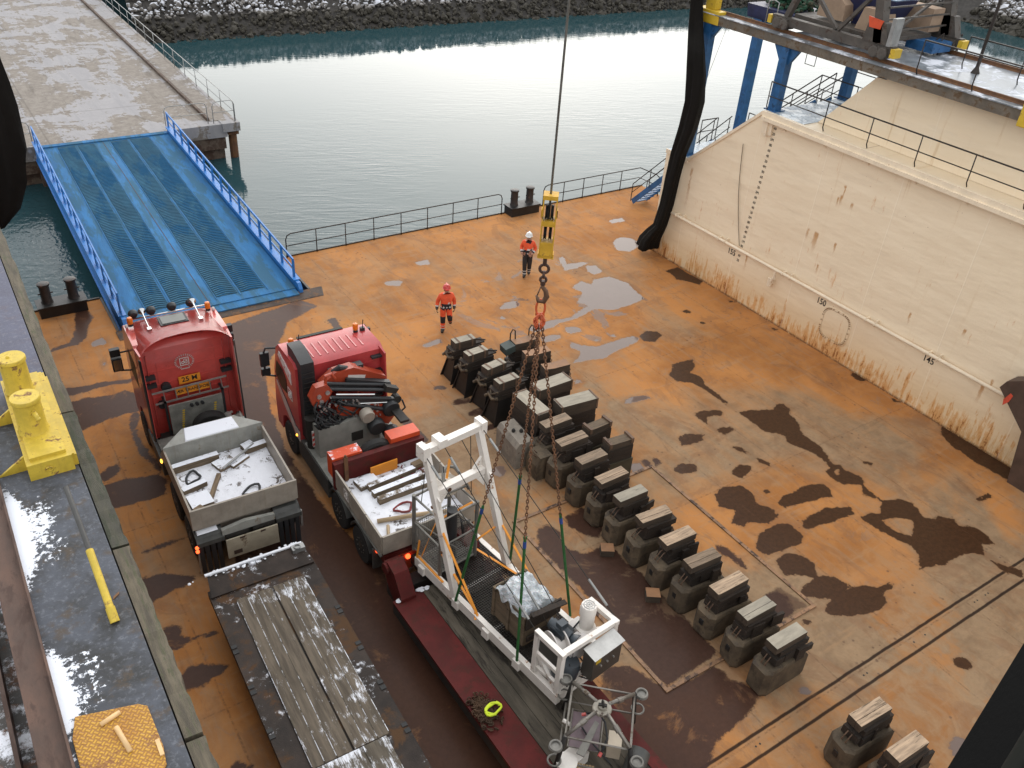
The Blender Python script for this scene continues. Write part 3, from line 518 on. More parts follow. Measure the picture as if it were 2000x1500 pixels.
# draft scale and frame numbers
seq = ['20', '40', None, '80', '1M', '20', '40', '60', '80', '2M', '20', '40', '60', '80', '3M', '20', '40', '60', '80', '4M', '20', '40', '60', '80', '5M', '20', '40', '60']
ms = []
for k, s in enumerate(seq):
    if s is None: continue
    z = 1.62+.2*k; ms.append(text(s, .14, (24.744, 20.28-.0585*(z-1.62), z), (0, -1, 0), (0, 0, 1), 'draft_scale', m_ink, None, .003, .0, .9))
b = join_meshes(ms); mb = MB(); mb.bm.free(); mb.bm = b; lw(mb, 'draft_scale', m_ink)
for s, y, z in (('160', 24.78, 1.81), ('155', 20.66, 1.80), ('150', 16.24, 1.80), ('145', 11.9, 1.85), ('140', 7.55, 1.85)):
    mb = MB(); mb.bm.free(); mb.bm = join_meshes([text(s, .32, (24.744, y, z), (0, -1, 0), (0, 0, 1), 'x', m_ink, None, .003, .003, .85)]); lw(mb, 'frame_number', m_ink)
# pipe
m = MB(); m.tube([(24.72, 24.32, 2.12), (24.6, 24.28, 2.12), (24.6, 24.1, 2.12), (24.6, -10, 2.12)], .062, 10); pipe = lw(m, 'pipe', m_cream, smooth=True)
for y in (23.75, 21.3, 18.0, 14.3, 11.9, 9.2, 6):
    m = MB(); m.ring((24.6, y, 2.12), .075, .02, (0, 1, 0)); m.box(24.6, 24.75, y-.03, y+.03, 2.05, 2.19); m.ring((24.6, y-.35, 2.12), .08, .014, (0, 1, 0)); m.box(24.6, 24.749, y-.38, y-.34, 2.1, 2.26); lw(m, 'pipe_bracket', m_cream, smooth='auto', parent=None)
m = MB(); m.cyl((24.6, 18.35, 2.12), (24.6, 18.35, 1.78), .045); m.cyl((24.6, 18.35, 1.78), (24.62, 18.5, 1.5), .055); m.cyl((24.62, 18.5, 1.72), (24.62, 18.5, 1.4), .085); m.box(24.62, 24.749, 18.4, 18.6, 1.5, 1.62); lw(m, 'valve', m_cream, smooth='auto')
# manhole: bolted cover
m = MB()
pts = [(15.45+.62*math.copysign(abs(math.cos(t))**.55, math.cos(t)), 1.22+.62*math.copysign(abs(math.sin(t))**.55, math.sin(t))) for t in (2*math.pi*i/40 for i in range(40))]
m.prism(pts, 'x', 24.732, 24.749); lw(m, 'manhole_cover', m_wing)
m = MB()
for i in range(0, 40): m.cyl((24.70, 15.45+(pts[i][0]-15.45)*.93, 1.22+(pts[i][1]-1.22)*.93), (24.735, 15.45+(pts[i][0]-15.45)*.93, 1.22+(pts[i][1]-1.22)*.93), .02, n=6)
m.tube([(24.735, 15.45+(a-15.45)*.86, 1.22+(b_-1.22)*.86) for a, b_ in pts], .008, 5, True); lw(m, 'bolt_ring', M("manhole bolts", (.30, .19, .10), .7))
# hanging wire
m = MB(); m.tube([(24.70, 21.2-.9*t+.15*math.sin(3*t), 5.9-3.7*t) for t in (i/12 for i in range(13))], .014, 5); lw(m, 'wire', M("old wire", (.2, .15, .1), .7))
m = MB(); m.tube([(25.0, 23.35, 9.42), (25.02, 24.0, 7.0), (25.05, 24.7, 4.5)], .008, 5); lw(m, 'thin_wire', M('thin wire', (.15, .14, .13), .6))
# columns, girders, top deck
m_col = m_blue
for x in (25.1, 28.85):
    for y, z0 in ((24.25 if x < 27 else 25.2, 4.47 if x < 27 else 4.3), (20.5, 7.285), (16.6, 9.4)):
        m = MB(); m.box(x-.16, x+.16, y-.17, y+.17, z0, 9.40)
        if z0 < 9:
            for s in (-1, 1): m.prism([(y+s*.17, 9.39), (y+s*.55, 9.39), (y+s*.17, 8.85)], 'x', x-.07, x+.07)
            m.box(x-.26, x+.26, y-.26, y+.26, z0, z0+.04)
        lw(m, 'column', m_col)
m = MB(); m.box(24.95, 25.65, -14, 24.9, 9.42, 9.72); m.box(28.5, 29.15, -14, 25.4, 9.42, 9.72); lw(m, 'girder', m_girder)
m = MB(); m.box(24.9, 29.2, -14, 20.9, 9.722, 9.755); m.box(24.9, 25.7, 20.9, 24.9, 9.722, 9.755); m.box(28.45, 29.2, 20.9, 24.9, 9.722, 9.755); lw(m, 'top_deck', M("icy top deck", (.22, .24, .26), .3, var=.4, vs=1.5, col2=(.66, .68, .74), c2=.38, c2s=1.1, bump=.2, bs=8, spec=.3))
for x in (25.3, 28.8):
    m = MB(); m.prism([(x-.07, 9.756), (x+.07, 9.756), (x+.03, 9.80), (x+.03, 9.87), (x-.03, 9.87), (x-.03, 9.80)], 'y', -14, 24.6); lw(m, 'crane_rail', m_rustst)
for x in (25.12, 28.8):
    m = MB(); m.box(x-.2, x+.25, 23.75, 24.95, 9.40, 9.86); m.box(x-.1, x+.2, 24.1, 24.6, 9.86, 10.3); lw(m, 'end_stop', m_yel, .03)
m = MB(); m.box(24.86, 25.3, 11.6, 12.1, 9.3, 9.95); m.box(24.95, 25.2, 11.7, 12.0, 9.95, 10.1); lw(m, 'buffer', m_yel, .03)
# walkway and stair handrails
m_rail = M("dark rail paint", (.028, .019, .014), .5, .2, var=.5)
def wrail(pts, h=.96, sp=1.74, mid=True):
    P = [Vector(p) for p in pts]; up = Vector((0, 0, h)); m = MB(); m.tube([p+up for p in P], .024, 7); 
    if mid: m.tube([p+up*.5 for p in P], .018, 6)
    lw(m, 'handrail', m_rail, smooth=True)
    for a, b in zip(P, P[1:]):
        n = max(1, round((b-a).length/sp))
        for k in range(n+1):
            p = a.lerp(b, k/n); m = MB(); m.tube([p+Vector((.08, 0, 0)), p+Vector((0, 0, .14)), p+up], .02, 6); lw(m, 'post', m_rail, smooth=True)
wrail([(24.78, 21.0-.4, 7.3), (24.78, 18.1, 7.3), (24.78, -12, 7.3)], .97)
wrail([(27.4, 23.8, 4.47), (27.4, 20.6, 7.3), (27.4, 19.0, 7.3)], .95, 1.6); wrail([(29.1, 25.0, 4.47), (29.1, 23.8, 4.47), (29.1, 20.6, 7.3), (29.1, 18.9, 7.3), (29.1, 16.9, 9.4)], .95, 1.6)
wrail([(28.2, 23.8, 4.47), (28.2, 20.6, 7.3)], .95, 1.6); wrail([(28.2, 18.9, 7.3), (28.2, 17, 9.45)], .95, 1.3); wrail([(26.4, 25.0, 4.47), (27.3, 25.0, 4.47)], .95, 1.0)
m = MB()
for i in range(14): m.box(27.42, 28.18, 23.8-i*.225-.2, 23.8-i*.225, 4.47+i*.2, 4.51+i*.2)
for x in (27.38, 28.2): m.beam((x, 23.9, 4.45), (x, 20.55, 7.3), .04, .22)
lw(m, 'stairs', m_blue)
wrail([(25.05, 15.6, 9.76), (25.05, -10, 9.76)], .98, 1.85, False); wrail([(27.2, 15.5, 9.76), (27.2, -10, 9.76)], .95, 1.85)
m = MB(); m.cyl((27.2, 15.0, 9.76), (27.2, 15.0, 13.2), .05, n=8); m.cyl((27.2, 15, 9.76), (27.2, 15, 9.95), .14, .05, n=8); lw(m, 'mast', m_rail)
m = MB(); m.tube([(25.0, 19.6, 9.42), (25.0, 19.6, 9.1), (25.0, 19.2, 9.1), (25.0, 19.2, 9.42)], .015, 5); lw(m, 'hanger', m_rail)

# blue stair from the dock deck up to the wing end
s = thing('stairs', 'blue steel stairs rising from the deck corner to the wing end', 'stairs', (27.75, 29.4, 0))
m = MB()
for x in (-.42, .42): m.beam((x, 0, .1), (x, -4.3, 4.4), .05, .24)
m.build('stringer', m_blue, s)
m = MB()
for i in range(20): m.box(-.4, .4, -.1-i*.212-.22, -.1-i*.212, .18+i*.212, .22+i*.212)
m.build('tread', m_blue, s)
for x in (-.45, .45):
    m = MB(); m.tube([(x, .1, .95), (x, -4.3, 5.35)], .022, 7); m.tube([(x, .1, .52), (x, -4.3, 4.9)], .017, 6); m.build('handrail', m_rail, s, smooth=True)
    for k in range(5): MB().cyl((x, .1-1.08*k, .1+1.07*k), (x, .1-1.08*k, .95+1.07*k), .02, n=7).build('post', m_rail, s)
# ================================================================ LEFT WING -------------------------------------------------
def lwing_material():
    g = G("left wing deck paint"); p = g.pos(); sx = node(g.t, 'ShaderNodeSeparateXYZ'); g.L(p, sx.inputs[0]); X, Y = sx.outputs[0], sx.outputs[1]
    a = g.noise(p, 1.4, 8, .68, .4); f = g.noise(p, 12, 8, .72); f2 = g.noise(p, 26, 5, .7)
    c = g.mix(g.ss(a, .32, .62), (.042, .042, .042), (.085, .092, .11))
    c = g.mix(g.math('MULTIPLY', g.ss(g.noise(p, 2.3, 8, .7), .52, .64), .75), c, (.085, .062, .042))
    c = g.mix(g.math('MULTIPLY', g.ss(Y, 13, 16), .5), c, (.13, .13, .20)); c = g.mix(g.math('MULTIPLY', g.ss(f, .5, .66), .35), c, (.24, .25, .28))
    band = g.ss(X, -.2, -.43); fr = g.math('ADD', g.math('MULTIPLY', g.noise(p, 1.1, 3, .5), .5), g.math('MULTIPLY', f, 1.05))
    mid = g.math('MULTIPLY', g.ss(g.math('ABSOLUTE', g.math('SUBTRACT', Y, 10.9)), 1.5, .4), .42)
    mid2 = g.math('MULTIPLY', g.ss(g.math('ABSOLUTE', g.math('SUBTRACT', Y, 8.0)), .9, .2), .42)
    k = g.math('ADD', fr, g.math('ADD', g.math('MULTIPLY', band, .27), g.math('MULTIPLY', g.math('ADD', mid, mid2), g.ss(X, .5, -.1))))
    k = g.math('MULTIPLY', g.ss(k, 1.17, 1.23), g.ss(Y, 12.3, 11.6)); c = g.mix(k, c, (.78, .81, .88))
    g.bump(g.math('ADD', f2, g.math('MULTIPLY', k, .8)), .4, .01)
    return g.fin(c, g.mixf(k, g.mixf(a, .35, .6), .85), 0, .15)
m_lw = lwing_material()
m_timber = M("old fender timber", (.115, .095, .065), .85, var=.5, vs=3, stretch=(4, .5, 4), col2=(.07, .07, .035), c2=.35, bs=30, bump=.5)
m_timb2 = M("wet fender timber", (.05, .046, .028), .7, var=.5, vs=3, stretch=(4, .5, 4), col2=(.03, .035, .018), c2=.4, bump=.5)
m_brownst = M("brown rusty plate", (.10, .052, .034), .6, var=.4, stretch=(1, .4, 1), col2=(.07, .04, .03), c2=.4)
m_snow = M("snow", (.80, .82, .87), .85, var=.08, bump=.3, bs=18)
LWg = thing('dock_wing', 'near dock wing with a snowy blue grey top and a timber fender along its edge', 'dock wall', (0, 10, 7))
def ll(m, name, mat, bevel=0, smooth=False):
    bmesh.ops.translate(m.bm, verts=m.bm.verts, vec=(0, -10, -7)); return m.build(name, mat, LWg, bevel, smooth)
m = MB(); m.box(-3.2, .60, -6, 30.6, -.02, 6.2); m.box(-.46, .601, -6, 30.6, 6.2, 6.98); ll(m, 'side_wall', m_hull)
m = MB(); m.sheet(lambda u, v: (-.46+1.065*u, -6+36.6*v, 7.0), 4, 60); ll(m, 'top_plate', m_lw)
m = MB(); m.box(-.485, -.46, -6, 30.6, 6.1, 7.10); m.box(-.80, -.485, -6, 30.6, 6.9, 6.97); ll(m, 'coaming', m_brownst)
m = MB(); m.box(-3.2, -.49, -6, 30.6, 6.21, 6.24); ll(m, 'lower_deck', M("dirty lower deck", (.06, .05, .042), .5, var=.5, vs=1.5, col2=(.12, .06, .035), c2=.4, snow=.42, sns=1.2))
m = MB(); m.box(-1.05, -1.0, -6, 30, 6.24, 6.5); ll(m, 'pipe_rail', m_brownst)
ys = [30.6, 22.4, 13.62, 10.02, 6.6, 1.0, -6]
for i in range(6):
    m = MB(); m.sheet(lambda u, v: (0, 0, 0), 1, 1); m.bm.clear()
    n = 26; y1, y0 = ys[i]-.03, ys[i+1]+.03; rs = random.Random(i)
    wob = [rs.uniform(-.018, .018) for _ in range(n+1)]; rr = [rs.uniform(-.012, .012) for _ in range(n+1)]
    for k in range(n):
        a, b_ = y0+(y1-y0)*k/n, y0+(y1-y0)*(k+1)/n
        q0, q1 = wob[k], wob[k+1]
        m.hexa([(.625, a, 6.5), (.85+q0, a, 6.5), (.85+q1, b_, 6.5), (.625, b_, 6.5), (.625, a, 6.97+rr[k]), (.835+q0, a, 6.955+rr[k]), (.835+q1, b_, 6.955+rr[k+1]), (.625, b_, 6.97+rr[k+1])])
    bmesh.ops.remove_doubles(m.bm, verts=m.bm.verts, dist=.0005)
    ll(m, 'fender_timber', m_timb2 if i in (2,) else m_timber)
# yellow hatch cover of chequer plate
def chequer():
    g = G("yellow chequer plate"); v = g.obj(); p = node(g.t, 'ShaderNodeSeparateXYZ'); g.L(v, p.inputs[0])
    a = node(g.t, 'ShaderNodeVectorRotate', rotation_type='Z_AXIS'); g.L(v, a.inputs[0]); a.inputs['Angle'].default_value = R(45)
    s = node(g.t, 'ShaderNodeSeparateXYZ'); g.L(a.outputs[0], s.inputs[0])
    P = .075
    def lz(u, w, ou, ow):
        x = g.math('SUBTRACT', g.math('PINGPONG', g.math('ADD', u, ou), P/2), P/4); y = g.math('SUBTRACT', g.math('PINGPONG', g.math('ADD', w, ow), P/2), P/4)
        return x, y
    # alternating lozenges: two interleaved sets of short bars
    ch = node(g.t, 'ShaderNodeTexChecker'); g.L(a.outputs[0], ch.inputs['Vector']); ch.inputs['Scale'].default_value = 1/.05
    fx = g.math('PINGPONG', s.outputs[0], .025); fy = g.math('PINGPONG', s.outputs[1], .025)
    barx = g.math('MULTIPLY', g.ss(fy, .010, .017), 1.0); bary = g.math('MULTIPLY', g.ss(fx, .010, .017), 1.0)
    h = g.mixf(ch.outputs['Fac'], barx, bary)
    n = g.noise(v, 3.0, 8, .7); f = g.noise(v, 20, 6, .7)
    c = g.mix(g.ss(n, .35, .65), (.42, .19, .012), (.58, .32, .025)); 
    c = g.mix(g.math('MULTIPLY', g.math('SUBTRACT', 1.0, h), .75), c, (.24, .095, .015))
    k = g.ss(g.math('ADD', n, g.math('MULTIPLY', g.math('SUBTRACT', f, .5), .6)), .56, .66); c = g.mix(g.math('MULTIPLY', k, .8), c, (.20, .07, .02))
    sn = g.math('MULTIPLY', g.ss(p.outputs[0], -.16, -.32), g.ss(f, .42, .5)); c = g.mix(g.math('MULTIPLY', sn, g.ss(p.outputs[1], -2.65, -3.0)), c, (.78, .8, .86))
    g.bump(h, .7, .008); return g.fin(c, .5)
m = MB(); m.prism([(-.34, 7.48), (.30, 7.30), (.385, 7.22), (.40, 6.62), (.37, 6.38), (.30, 6.30), (.2, 6.05), (-.42, 5.9), (-.42, 7.2)], 'z', 7.005, 7.03)
ll(m, 'hatch_cover', chequer(), .006)
m_weld = M("weld bar", (.72, .47, .22), .45, var=.2)
for a, b_, in (((-.12, 7.22), (.10, 7.28)), ((.02, 7.1), (.08, 6.72))):
    m = MB(); m.tube([(*a, 7.04), (*b_, 7.04)], .03, 8); ll(m, 'lifting_bar', m_weld, smooth=True)
m = MB(); m.box(.34, .385, 6.5, 6.72, 7.03, 7.05); ll(m, 'lifting_bar', m_weld)

# bollard on the near wing -------------------------------------------------
m_yb = M("bright yellow paint", (.60, .43, .045), .5, var=.2, vs=4, col2=(.17, .08, .04), c2=.27, c2s=4, streak=((.35, .2, .04), .35))
B = thing('mooring_bollard', 'bright yellow double mooring bollard with a box base on the near wing', 'bollard', (.15, 13.1, 7.0))
m = MB(); m.box(-.22, .40, -1.1, 1.45, .0, .28); m.box(-.16, .34, -1.0, 1.4, .28, .335); m.box(.40, .47, -1.0, 1.4, .0, .2); m.box(.40, .435, -1.05, 1.45, .2, .26); m.build('base', m_yb, B, .012)
m = MB(); m.prism([(-.22, .0), (-.22, .26), (-.6, .0)], 'y', -.8, -.76); m.prism([(-.22, .0), (-.22, .26), (-.6, .0)], 'y', .55, .59); m.build('stiffener', m_yb, B)
m = MB(); m.lathe([(.23, .33), (.20, .40), (.195, .86), (.215, .88), (.215, .93), (.205, .945)], (.02, 1.0, 0), n=28); m.ball((-.02, 1.0, .95), .03); m.build('post', m_yb, B, smooth='auto')
m = MB(); m.lathe([(.23, .33), (.20, .40), (.195, .86), (.215, .88), (.215, .93), (.205, .945)], (.03, -.25, 0), n=28); p_ = m.build('post', m_yb, B, smooth='auto')
m = MB(); m.cyl((.08, -.44, .76), (.12, -.58, .70), .035); m.ball((.12, -.58, .70), .036); m.build('lug', m_yb, p_, smooth=True)
m = MB(); m.ring((.06, -1.11, .14), .045, .013, (0, 1, .2)); m.build('eye', m_yb, B, smooth=True)
# yellow post in its socket
P_ = thing('rail_post', 'leaning yellow steel post with a dark pipe standing on the near wing', 'post', (.36, 8.67, 7.0))
m = MB(); m.cyl((0, 0, 0), (-.005, .16, .12), .058, n=14); m.cyl((-.004, .15, .11), (-.02, .98, .42), .048, n=14); m.build('sleeve', m_yb, P_, smooth='auto')
m = MB(); m.cyl((-.02, .98, .42), (-.05, 2.0, .74), .036, n=12); m.build('pipe', M('dark pipe', (.06, .058, .055), .5), P_, smooth='auto')
o = MB(); o.prism([(0, 0), (.09, .06), (.1, .1), (.02, .05)], 'z', 0, .015); o = o.build('wood_chip', M("chip", (.22, .11, .05), .8)); o.location = (.42, 9.05, 7.003); tag(o, 'small splinter of brown wood on the near wing by the yellow post', 'wood')

# bollards on the deck edge ------------------------------------------------
def bollard(label, x, y, rz):
    b = thing('mooring_bollard', label, 'bollard', (x, y, 0), rz, 'black bollards at the far deck edge')
    m = MB(); m.box(-.75, .75, -.32, .32, 0, .4); m.box(-.79, .79, -.36, .36, .36, .42); m.build('base', m_black, b, .01)
    for s in (-.42, .42):
        m = MB(); m.lathe([(.2, .42), (.17, .5), (.165, 1.05), (.2, 1.07), (.2, 1.13), (.18, 1.14)], (s, .05, 0), n=20); m.cyl((s-.24, .0, .78), (s+.24, .0, .78), .025); m.build('post', M("black paint worn", (.022, .018, .016), .5, col2=(.10, .06, .045), c2=.25), b, smooth='auto')
    return b
bollard('black double bollard between the two stretches of deck railing', 21.85, 30.75, 0)
bollard('black double bollard in the deck corner beside the blue ramp', 2.35, 30.35, 0)
railing('deck_railing', 'black steel railing along the far deck edge from the blue ramp to the bollard', [(10.7, 30.93, 0), (20.85, 30.93, 0)], 1.0, m_rail, 1.27, .024)
railing('deck_railing', 'black steel railing along the far deck edge from the bollard to the corner stairs', [(23.15, 30.93, 0), (28.95, 30.93, 0), (29.1, 29.6, 0)], 1.0, m_rail, 1.2, .024)
m = MB(); m.box(10.7, 29.3, 30.98, 31.04, -.2, .05); m.box(0, 3.6, 30.66, 30.74, -.2, .05); m.box(10.42, 10.5, 28.1, 31, -.2, .03); m.box(3.6, 3.68, 28.1, 30.7, -.2, .03); tag(m.build('deck_edge', m_black), kind='structure')

# blue access ramp ---------------------------------------------------------
m_rblue = M("ramp blue paint", (.045, .17, .36), .65, var=.25, vs=1.2, col2=(.05, .13, .21), c2=.5, c2s=1.4, stretch=(2, .35, 1), bump=.2, bs=20, spec=.06)
m_rside = M("ramp side blue", (.020, .165, .48), .45, var=.12, vs=2)
m_tread = M("worn blue treads", (.05, .15, .24), .65, .0, var=.35, spec=.05, vs=1.0, col2=(.016, .10, .22), c2=.42, c2s=.8, stretch=(1, .3, 1))
RL = 17.95
A = thing('access_ramp', 'bright blue steel access ramp with railed sides joining the quay to the dock deck', 'ramp', (7.0, 28.25, .12)); A.rotation_euler = (R(1.0), 0, R(-.8))
def W2(y): return 2.98
m = MB(); m.box(-2.98, 2.98, 0, RL, -.14, 0); m.build('deck_plate', m_rblue, A)
m = MB()
for x in (-2.26, -1.385, -.56, .14, 1.015, 2.02): m.box(x-.012, x+.012, .3, RL-.3, 0.001, .022)
m.box(-2.97, 2.97, RL-.35, RL-.05, .001, .06); m.build('edge_bar', m_rblue, A); m = MB(); m.box(-.175, -.150, .3, RL-.3, .001, .010); m.build('centre_joint', M('joint grime', (.07, .055, .045), .8), A)
for x0, x1 in ((-2.22, -1.45), (-1.32, -.60), (.18, .95), (1.08, 1.98)):
    m = MB(); m.box(x0, x1, .5, RL-.45, .002, .008); xm = (x0+x1)/2; m.mi = 1
    y = .55
    while y < RL-.6:
        for s in (-1, 1): m.beam((xm, y+.09, .014), (xm+s*(x1-x0)/2*.97, y, .014), .05, .022)
        y += .15
    m.build('tread_strip', [M('dirty tread gaps', (.030, .080, .125), .7, var=.4, spec=.05), m_tread], A)
m = MB(); m.box(-2.96, 2.96, -.45, .015, -.10, -.03); m.build('end_flap', m_rblue, A)
for s in (-1, 1):
    gm = MB(); x = s*3.02; gm.box(min(x, x+s*.14), max(x, x+s*.14), .1, RL, -.62, .24); gm.box(min(x-s*.06, x+s*.2), max(x-s*.06, x+s*.2), .1, RL, .24, .275); gm.box(min(x-s*.02, x+s*.2), max(x-s*.02, x+s*.2), .1, RL, -.64, -.60)
    pr = [(.1, -.62), (-.28, -.55), (-.36, -.3), (-.28, .05), (-.1, .24), (.1, .24)]; gm.prism(pr, 'x', min(x, x+s*.14), max(x, x+s*.14)); gp = gm.build('side_girder', m_rside, A)
    rm = MB(); xr = x+s*.07; rm.box(xr-.025, xr+.025, .35, RL, .93, 1.02); rm.box(xr-.02, xr+.02, .35, RL, .58, .65); rm.build('top_rail', m_rside, A)
    n = 14
    for k in range(n+1):
        y = .4+(RL-.5)*k/n; pm_ = MB(); pm_.box(xr-.03, xr+.03, y-.07, y+.07, .27, .94)
        if s < 0: pm_.prism([(y-.06, .28), (y-.30, .28), (y-.06, .9)], 'x', xr-.012, xr+.012)
        pm_.build('rail_post', m_rside, A)
m_plate = M("worn threshold plate", (.065, .045, .035), .6, 0, var=.5, vs=1.4, col2=(.14, .075, .04), c2=.35, spec=.2)
m = MB(); m.hexa([(3.55, 27.45, .004), (10.75, 27.4, .004), (10.95, 28.06, .004), (3.55, 28.06, .004), (3.55, 27.5, .02), (10.7, 27.45, .02), (10.9, 28.04, .05), (3.55, 28.04, .05)])
tag(m.build('threshold_plate', m_plate), 'flat worn steel plate on the deck at the foot of the blue ramp', 'steel plate')

# hatch in the deck ---------------------------------------------------------
m_hf = M("hatch frame", (.26, .14, .07), .55, var=.4, col2=(.06, .035, .025), c2=.4)
m = MB(); X0, X1, Y0, Y1 = 10.31, 15.0, 7.7, 13.67
for a in ((X0-.09, X0, Y0-.09, Y1+.09), (X1, X1+.09, Y0-.09, Y1+.09), (X0, X1, Y0-.09, Y0), (X0, X1, Y1, Y1+.09)): m.box(a[0], a[1], a[2], a[3], .003, .035)
hf = m.build('hatch_frame', m_hf)
tag(hf, 'low rusty steel frame of the big square deck hatch under the row of blocks', 'hatch frame')
m = MB()
for x, dx in ((11.03, .05), (14.5, .05), (16.29, 0), (16.72, 0), (18.81, .05), (19.28, .05)):
    for s in ((-1, 1) if dx else (0,)): m.lathe([(.022, 0), (.022, .004)], (x+s*.06, 5.68, .002), n=10)
bmesh.ops.scale(m.bm, vec=(1, 1, 1), verts=m.bm.verts); o = m.build('slot_holes', m_ink); tag(o, kind='structure')
# gathered black netting -----------------------------------------------------
def net_mat():
    g = G("black netting"); v = g.obj(); n = g.noise(v, 30, 6, .8); f = g.noise(v, 3, 5, .6)
    g.bump(n, .9, .04); return g.fin(g.mix(f, (.004, .0035, .003), (.012, .010, .008)), .9, 0, .2)
m_net = net_mat()
def netting(name, label, path, loc, slim=.72):
    """hanging folds: an uneven closed outline swept down the path"""
    m = MB(); n = 22; rings = []
    for (x, y, z, rx, ry, ph) in path:
        rx, ry = rx*slim, ry*slim
        rings.append([m.bm.verts.new((x+rx*math.cos(t)*(1+.22*math.sin(3*t+ph)+.1*math.sin(7*t+2*ph)), y+ry*math.sin(t)*(1+.22*math.sin(3*t+ph)+.1*math.sin(7*t+2*ph)), z)) for t in (2*math.pi*k/n for k in range(n))])
    for a, b_ in zip(rings, rings[1:]):
        for k in range(n): m.bm.faces.new((a[k], a[(k+1) % n], b_[(k+1) % n], b_[k]))
    m.bm.faces.new(rings[0]); m.bm.faces.new(rings[-1][::-1])
    bmesh.ops.subdivide_edges(m.bm, edges=m.bm.edges[:], cuts=1, use_grid_fill=True)
    for v in m.bm.verts: v.co += Vector((1, 1, .3))*.06*mnoise.noise(v.co*2.3)
    bmesh.ops.translate(m.bm, verts=m.bm.verts, vec=-Vector(loc))
    o = m.build(name, m_net, smooth=True); o.location = loc; return tag(o, label, 'netting')
netting('netting', 'gathered black netting hanging at the end of the cream wing wall',
    [(24.60, 24.80, 11.12, 0.24, 0.22, -0.4), (24.60, 24.64, 10.13, 0.22, 0.21, 0.0), (24.60, 24.40, 9.12, 0.28, 0.26, 0.4), (24.30, 23.90, 8.54, 0.31, 0.29, 0.7), (24.30, 23.67, 7.68, 0.35, 0.33, 1.0), (24.30, 23.54, 6.78, 0.35, 0.33, 1.3), (24.30, 23.65, 5.78, 0.32, 0.31, 1.7), (24.30, 23.92, 4.69, 0.28, 0.26, 2.0), (24.30, 24.04, 3.60, 0.26, 0.25, 2.3), (24.30, 24.13, 2.48, 0.25, 0.24, 2.7), (24.30, 24.31, 1.51, 0.25, 0.24, 2.9), (24.30, 24.78, 0.74, 0.40, 0.38, 3.1), (24.30, 24.88, 0.29, 0.42, 0.42, 3.2)], (24.6, 24.9, 0), 1.0)
netting('netting', 'gathered black netting hanging at the far end of the near dock wing',
    [(1.55, 31.4, 10.5, .8, .4, 0), (1.55, 31.4, 8.2, .85, .4, .5), (1.55, 31.4, 6.8, .9, .45, 1.0), (1.55, 31.4, 5.4, .88, .45, 1.5), (1.5, 31.4, 4.4, .75, .45, 1.9), (1.35, 31.4, 3.5, .5, .4, 2.2), (1.1, 31.4, 2.9, .2, .2, 2.4)], (1.5, 31.4, 3), .92)
# steel arm at the wing, right edge of view
m = MB(); m.prism([(9.30, 2.62), (9.18, 2.9), (8.6, 3.25), (7.4, 3.3), (7.4, .0), (8.0, 0), (8.25, 1.7)], 'x', 24.0, 24.55)
o = m.build('steel_bracket', M("dark brown arm paint", (.075, .045, .032), .6, var=.3), bevel=.03); tag(o, 'dark brown steel bracket with a red tag against the cream wall', 'steel arm')
r_ = MB(); r_.prism([(9.06, 2.35), (8.95, 2.62), (8.86, 2.58), (8.9, 2.35), (9.02, 2.16)], 'x', 23.985, 23.998); r_.build('red_tag', M("red tag", (.62, .08, .04), .6), o)
# dark pillar of the crane cab close by, lower right
d0, d1 = Vector((2.66, .59, 13.65)), Vector((2.38, .53, 13.33))
m = MB(); dd = (d0-d1).normalized(); side = Vector((.80, -.55, -.2)); side = (side-dd*side.dot(dd)).normalized(); dep = dd.cross(side)
def cabpt(t, s, e): return d1.lerp(d0, t)+side*s+dep*e
c_ = thing('crane_pillar', 'black steel pillar with a rubber seal close above the dock deck', 'pillar', d1)
m.hexa([cabpt(-3, .10, -.15)-d1, cabpt(-3, .5, -.15)-d1, cabpt(-3, .5, .15)-d1, cabpt(-3, .10, .15)-d1, cabpt(7, .10, -.15)-d1, cabpt(7, .5, -.15)-d1, cabpt(7, .5, .15)-d1, cabpt(7, .10, .15)-d1])
m.build('frame', M("black pillar paint", (.004, .004, .004), .7, spec=.1), c_, .02)
m = MB(); m.tube([cabpt(t, .09, -.1)-d1 for t in (-3, 7)], .03, 8); m.build('rubber_seal', M("rubber seal", (.02, .02, .016), .7, spec=.2), c_, smooth=True)
# ================================================================ TRUCKS ----------------------------------------------------
m_red = M("red truck paint", (.52, .062, .05), .32, var=.18, vs=2, coat=.6, bump=.02, col2=(.20, .03, .025), c2=.12, c2s=5)
m_dred = M("dark red truck paint", (.46, .048, .05), .32, var=.2, vs=2, coat=.5, bump=.02)
m_maroon = M("maroon trailer paint", (.095, .013, .011), .6, spec=.2, var=.35, vs=1.5, col2=(.07, .02, .015), c2=.35, snow=.06, sns=5)
m_chassis = M("dirty black chassis", (.02, .017, .014), .7, var=.5)
m_tyre = M("tyre rubber", (.016, .015, .014), .85, var=.4, bump=.4, bs=60)
m_rim = M("dirty wheel rim", (.17, .15, .13), .6, .4, var=.4, col2=(.05, .035, .025), c2=.4)
m_grey = M("grey lacquer", (.32, .32, .29), .5, var=.2, col2=(.2, .13, .07), c2=.22, c2s=3.5, streak=((.16, .09, .04), .35))
m_boxgrey = M("grey dropside", (.33, .29, .24), .5, var=.2, streak=((.2, .15, .1), .35))
m_dgrey = M("dark grey steel", (.075, .075, .07), .5, .2, var=.35, bump=.25, bs=70)
m_dplate = M("dull chequer plate", (.24, .24, .215), .5, .15, var=.35, bump=.5, bs=60)
m_alu = M("aluminium", (.45, .44, .42), .38, .7, var=.2)
m_plast = M("black plastic", (.02, .021, .023), .5, var=.2, bump=.1)
m_glass = M("dark glass", (.012, .018, .013), .4, var=.1, bump=0, spec=.15)
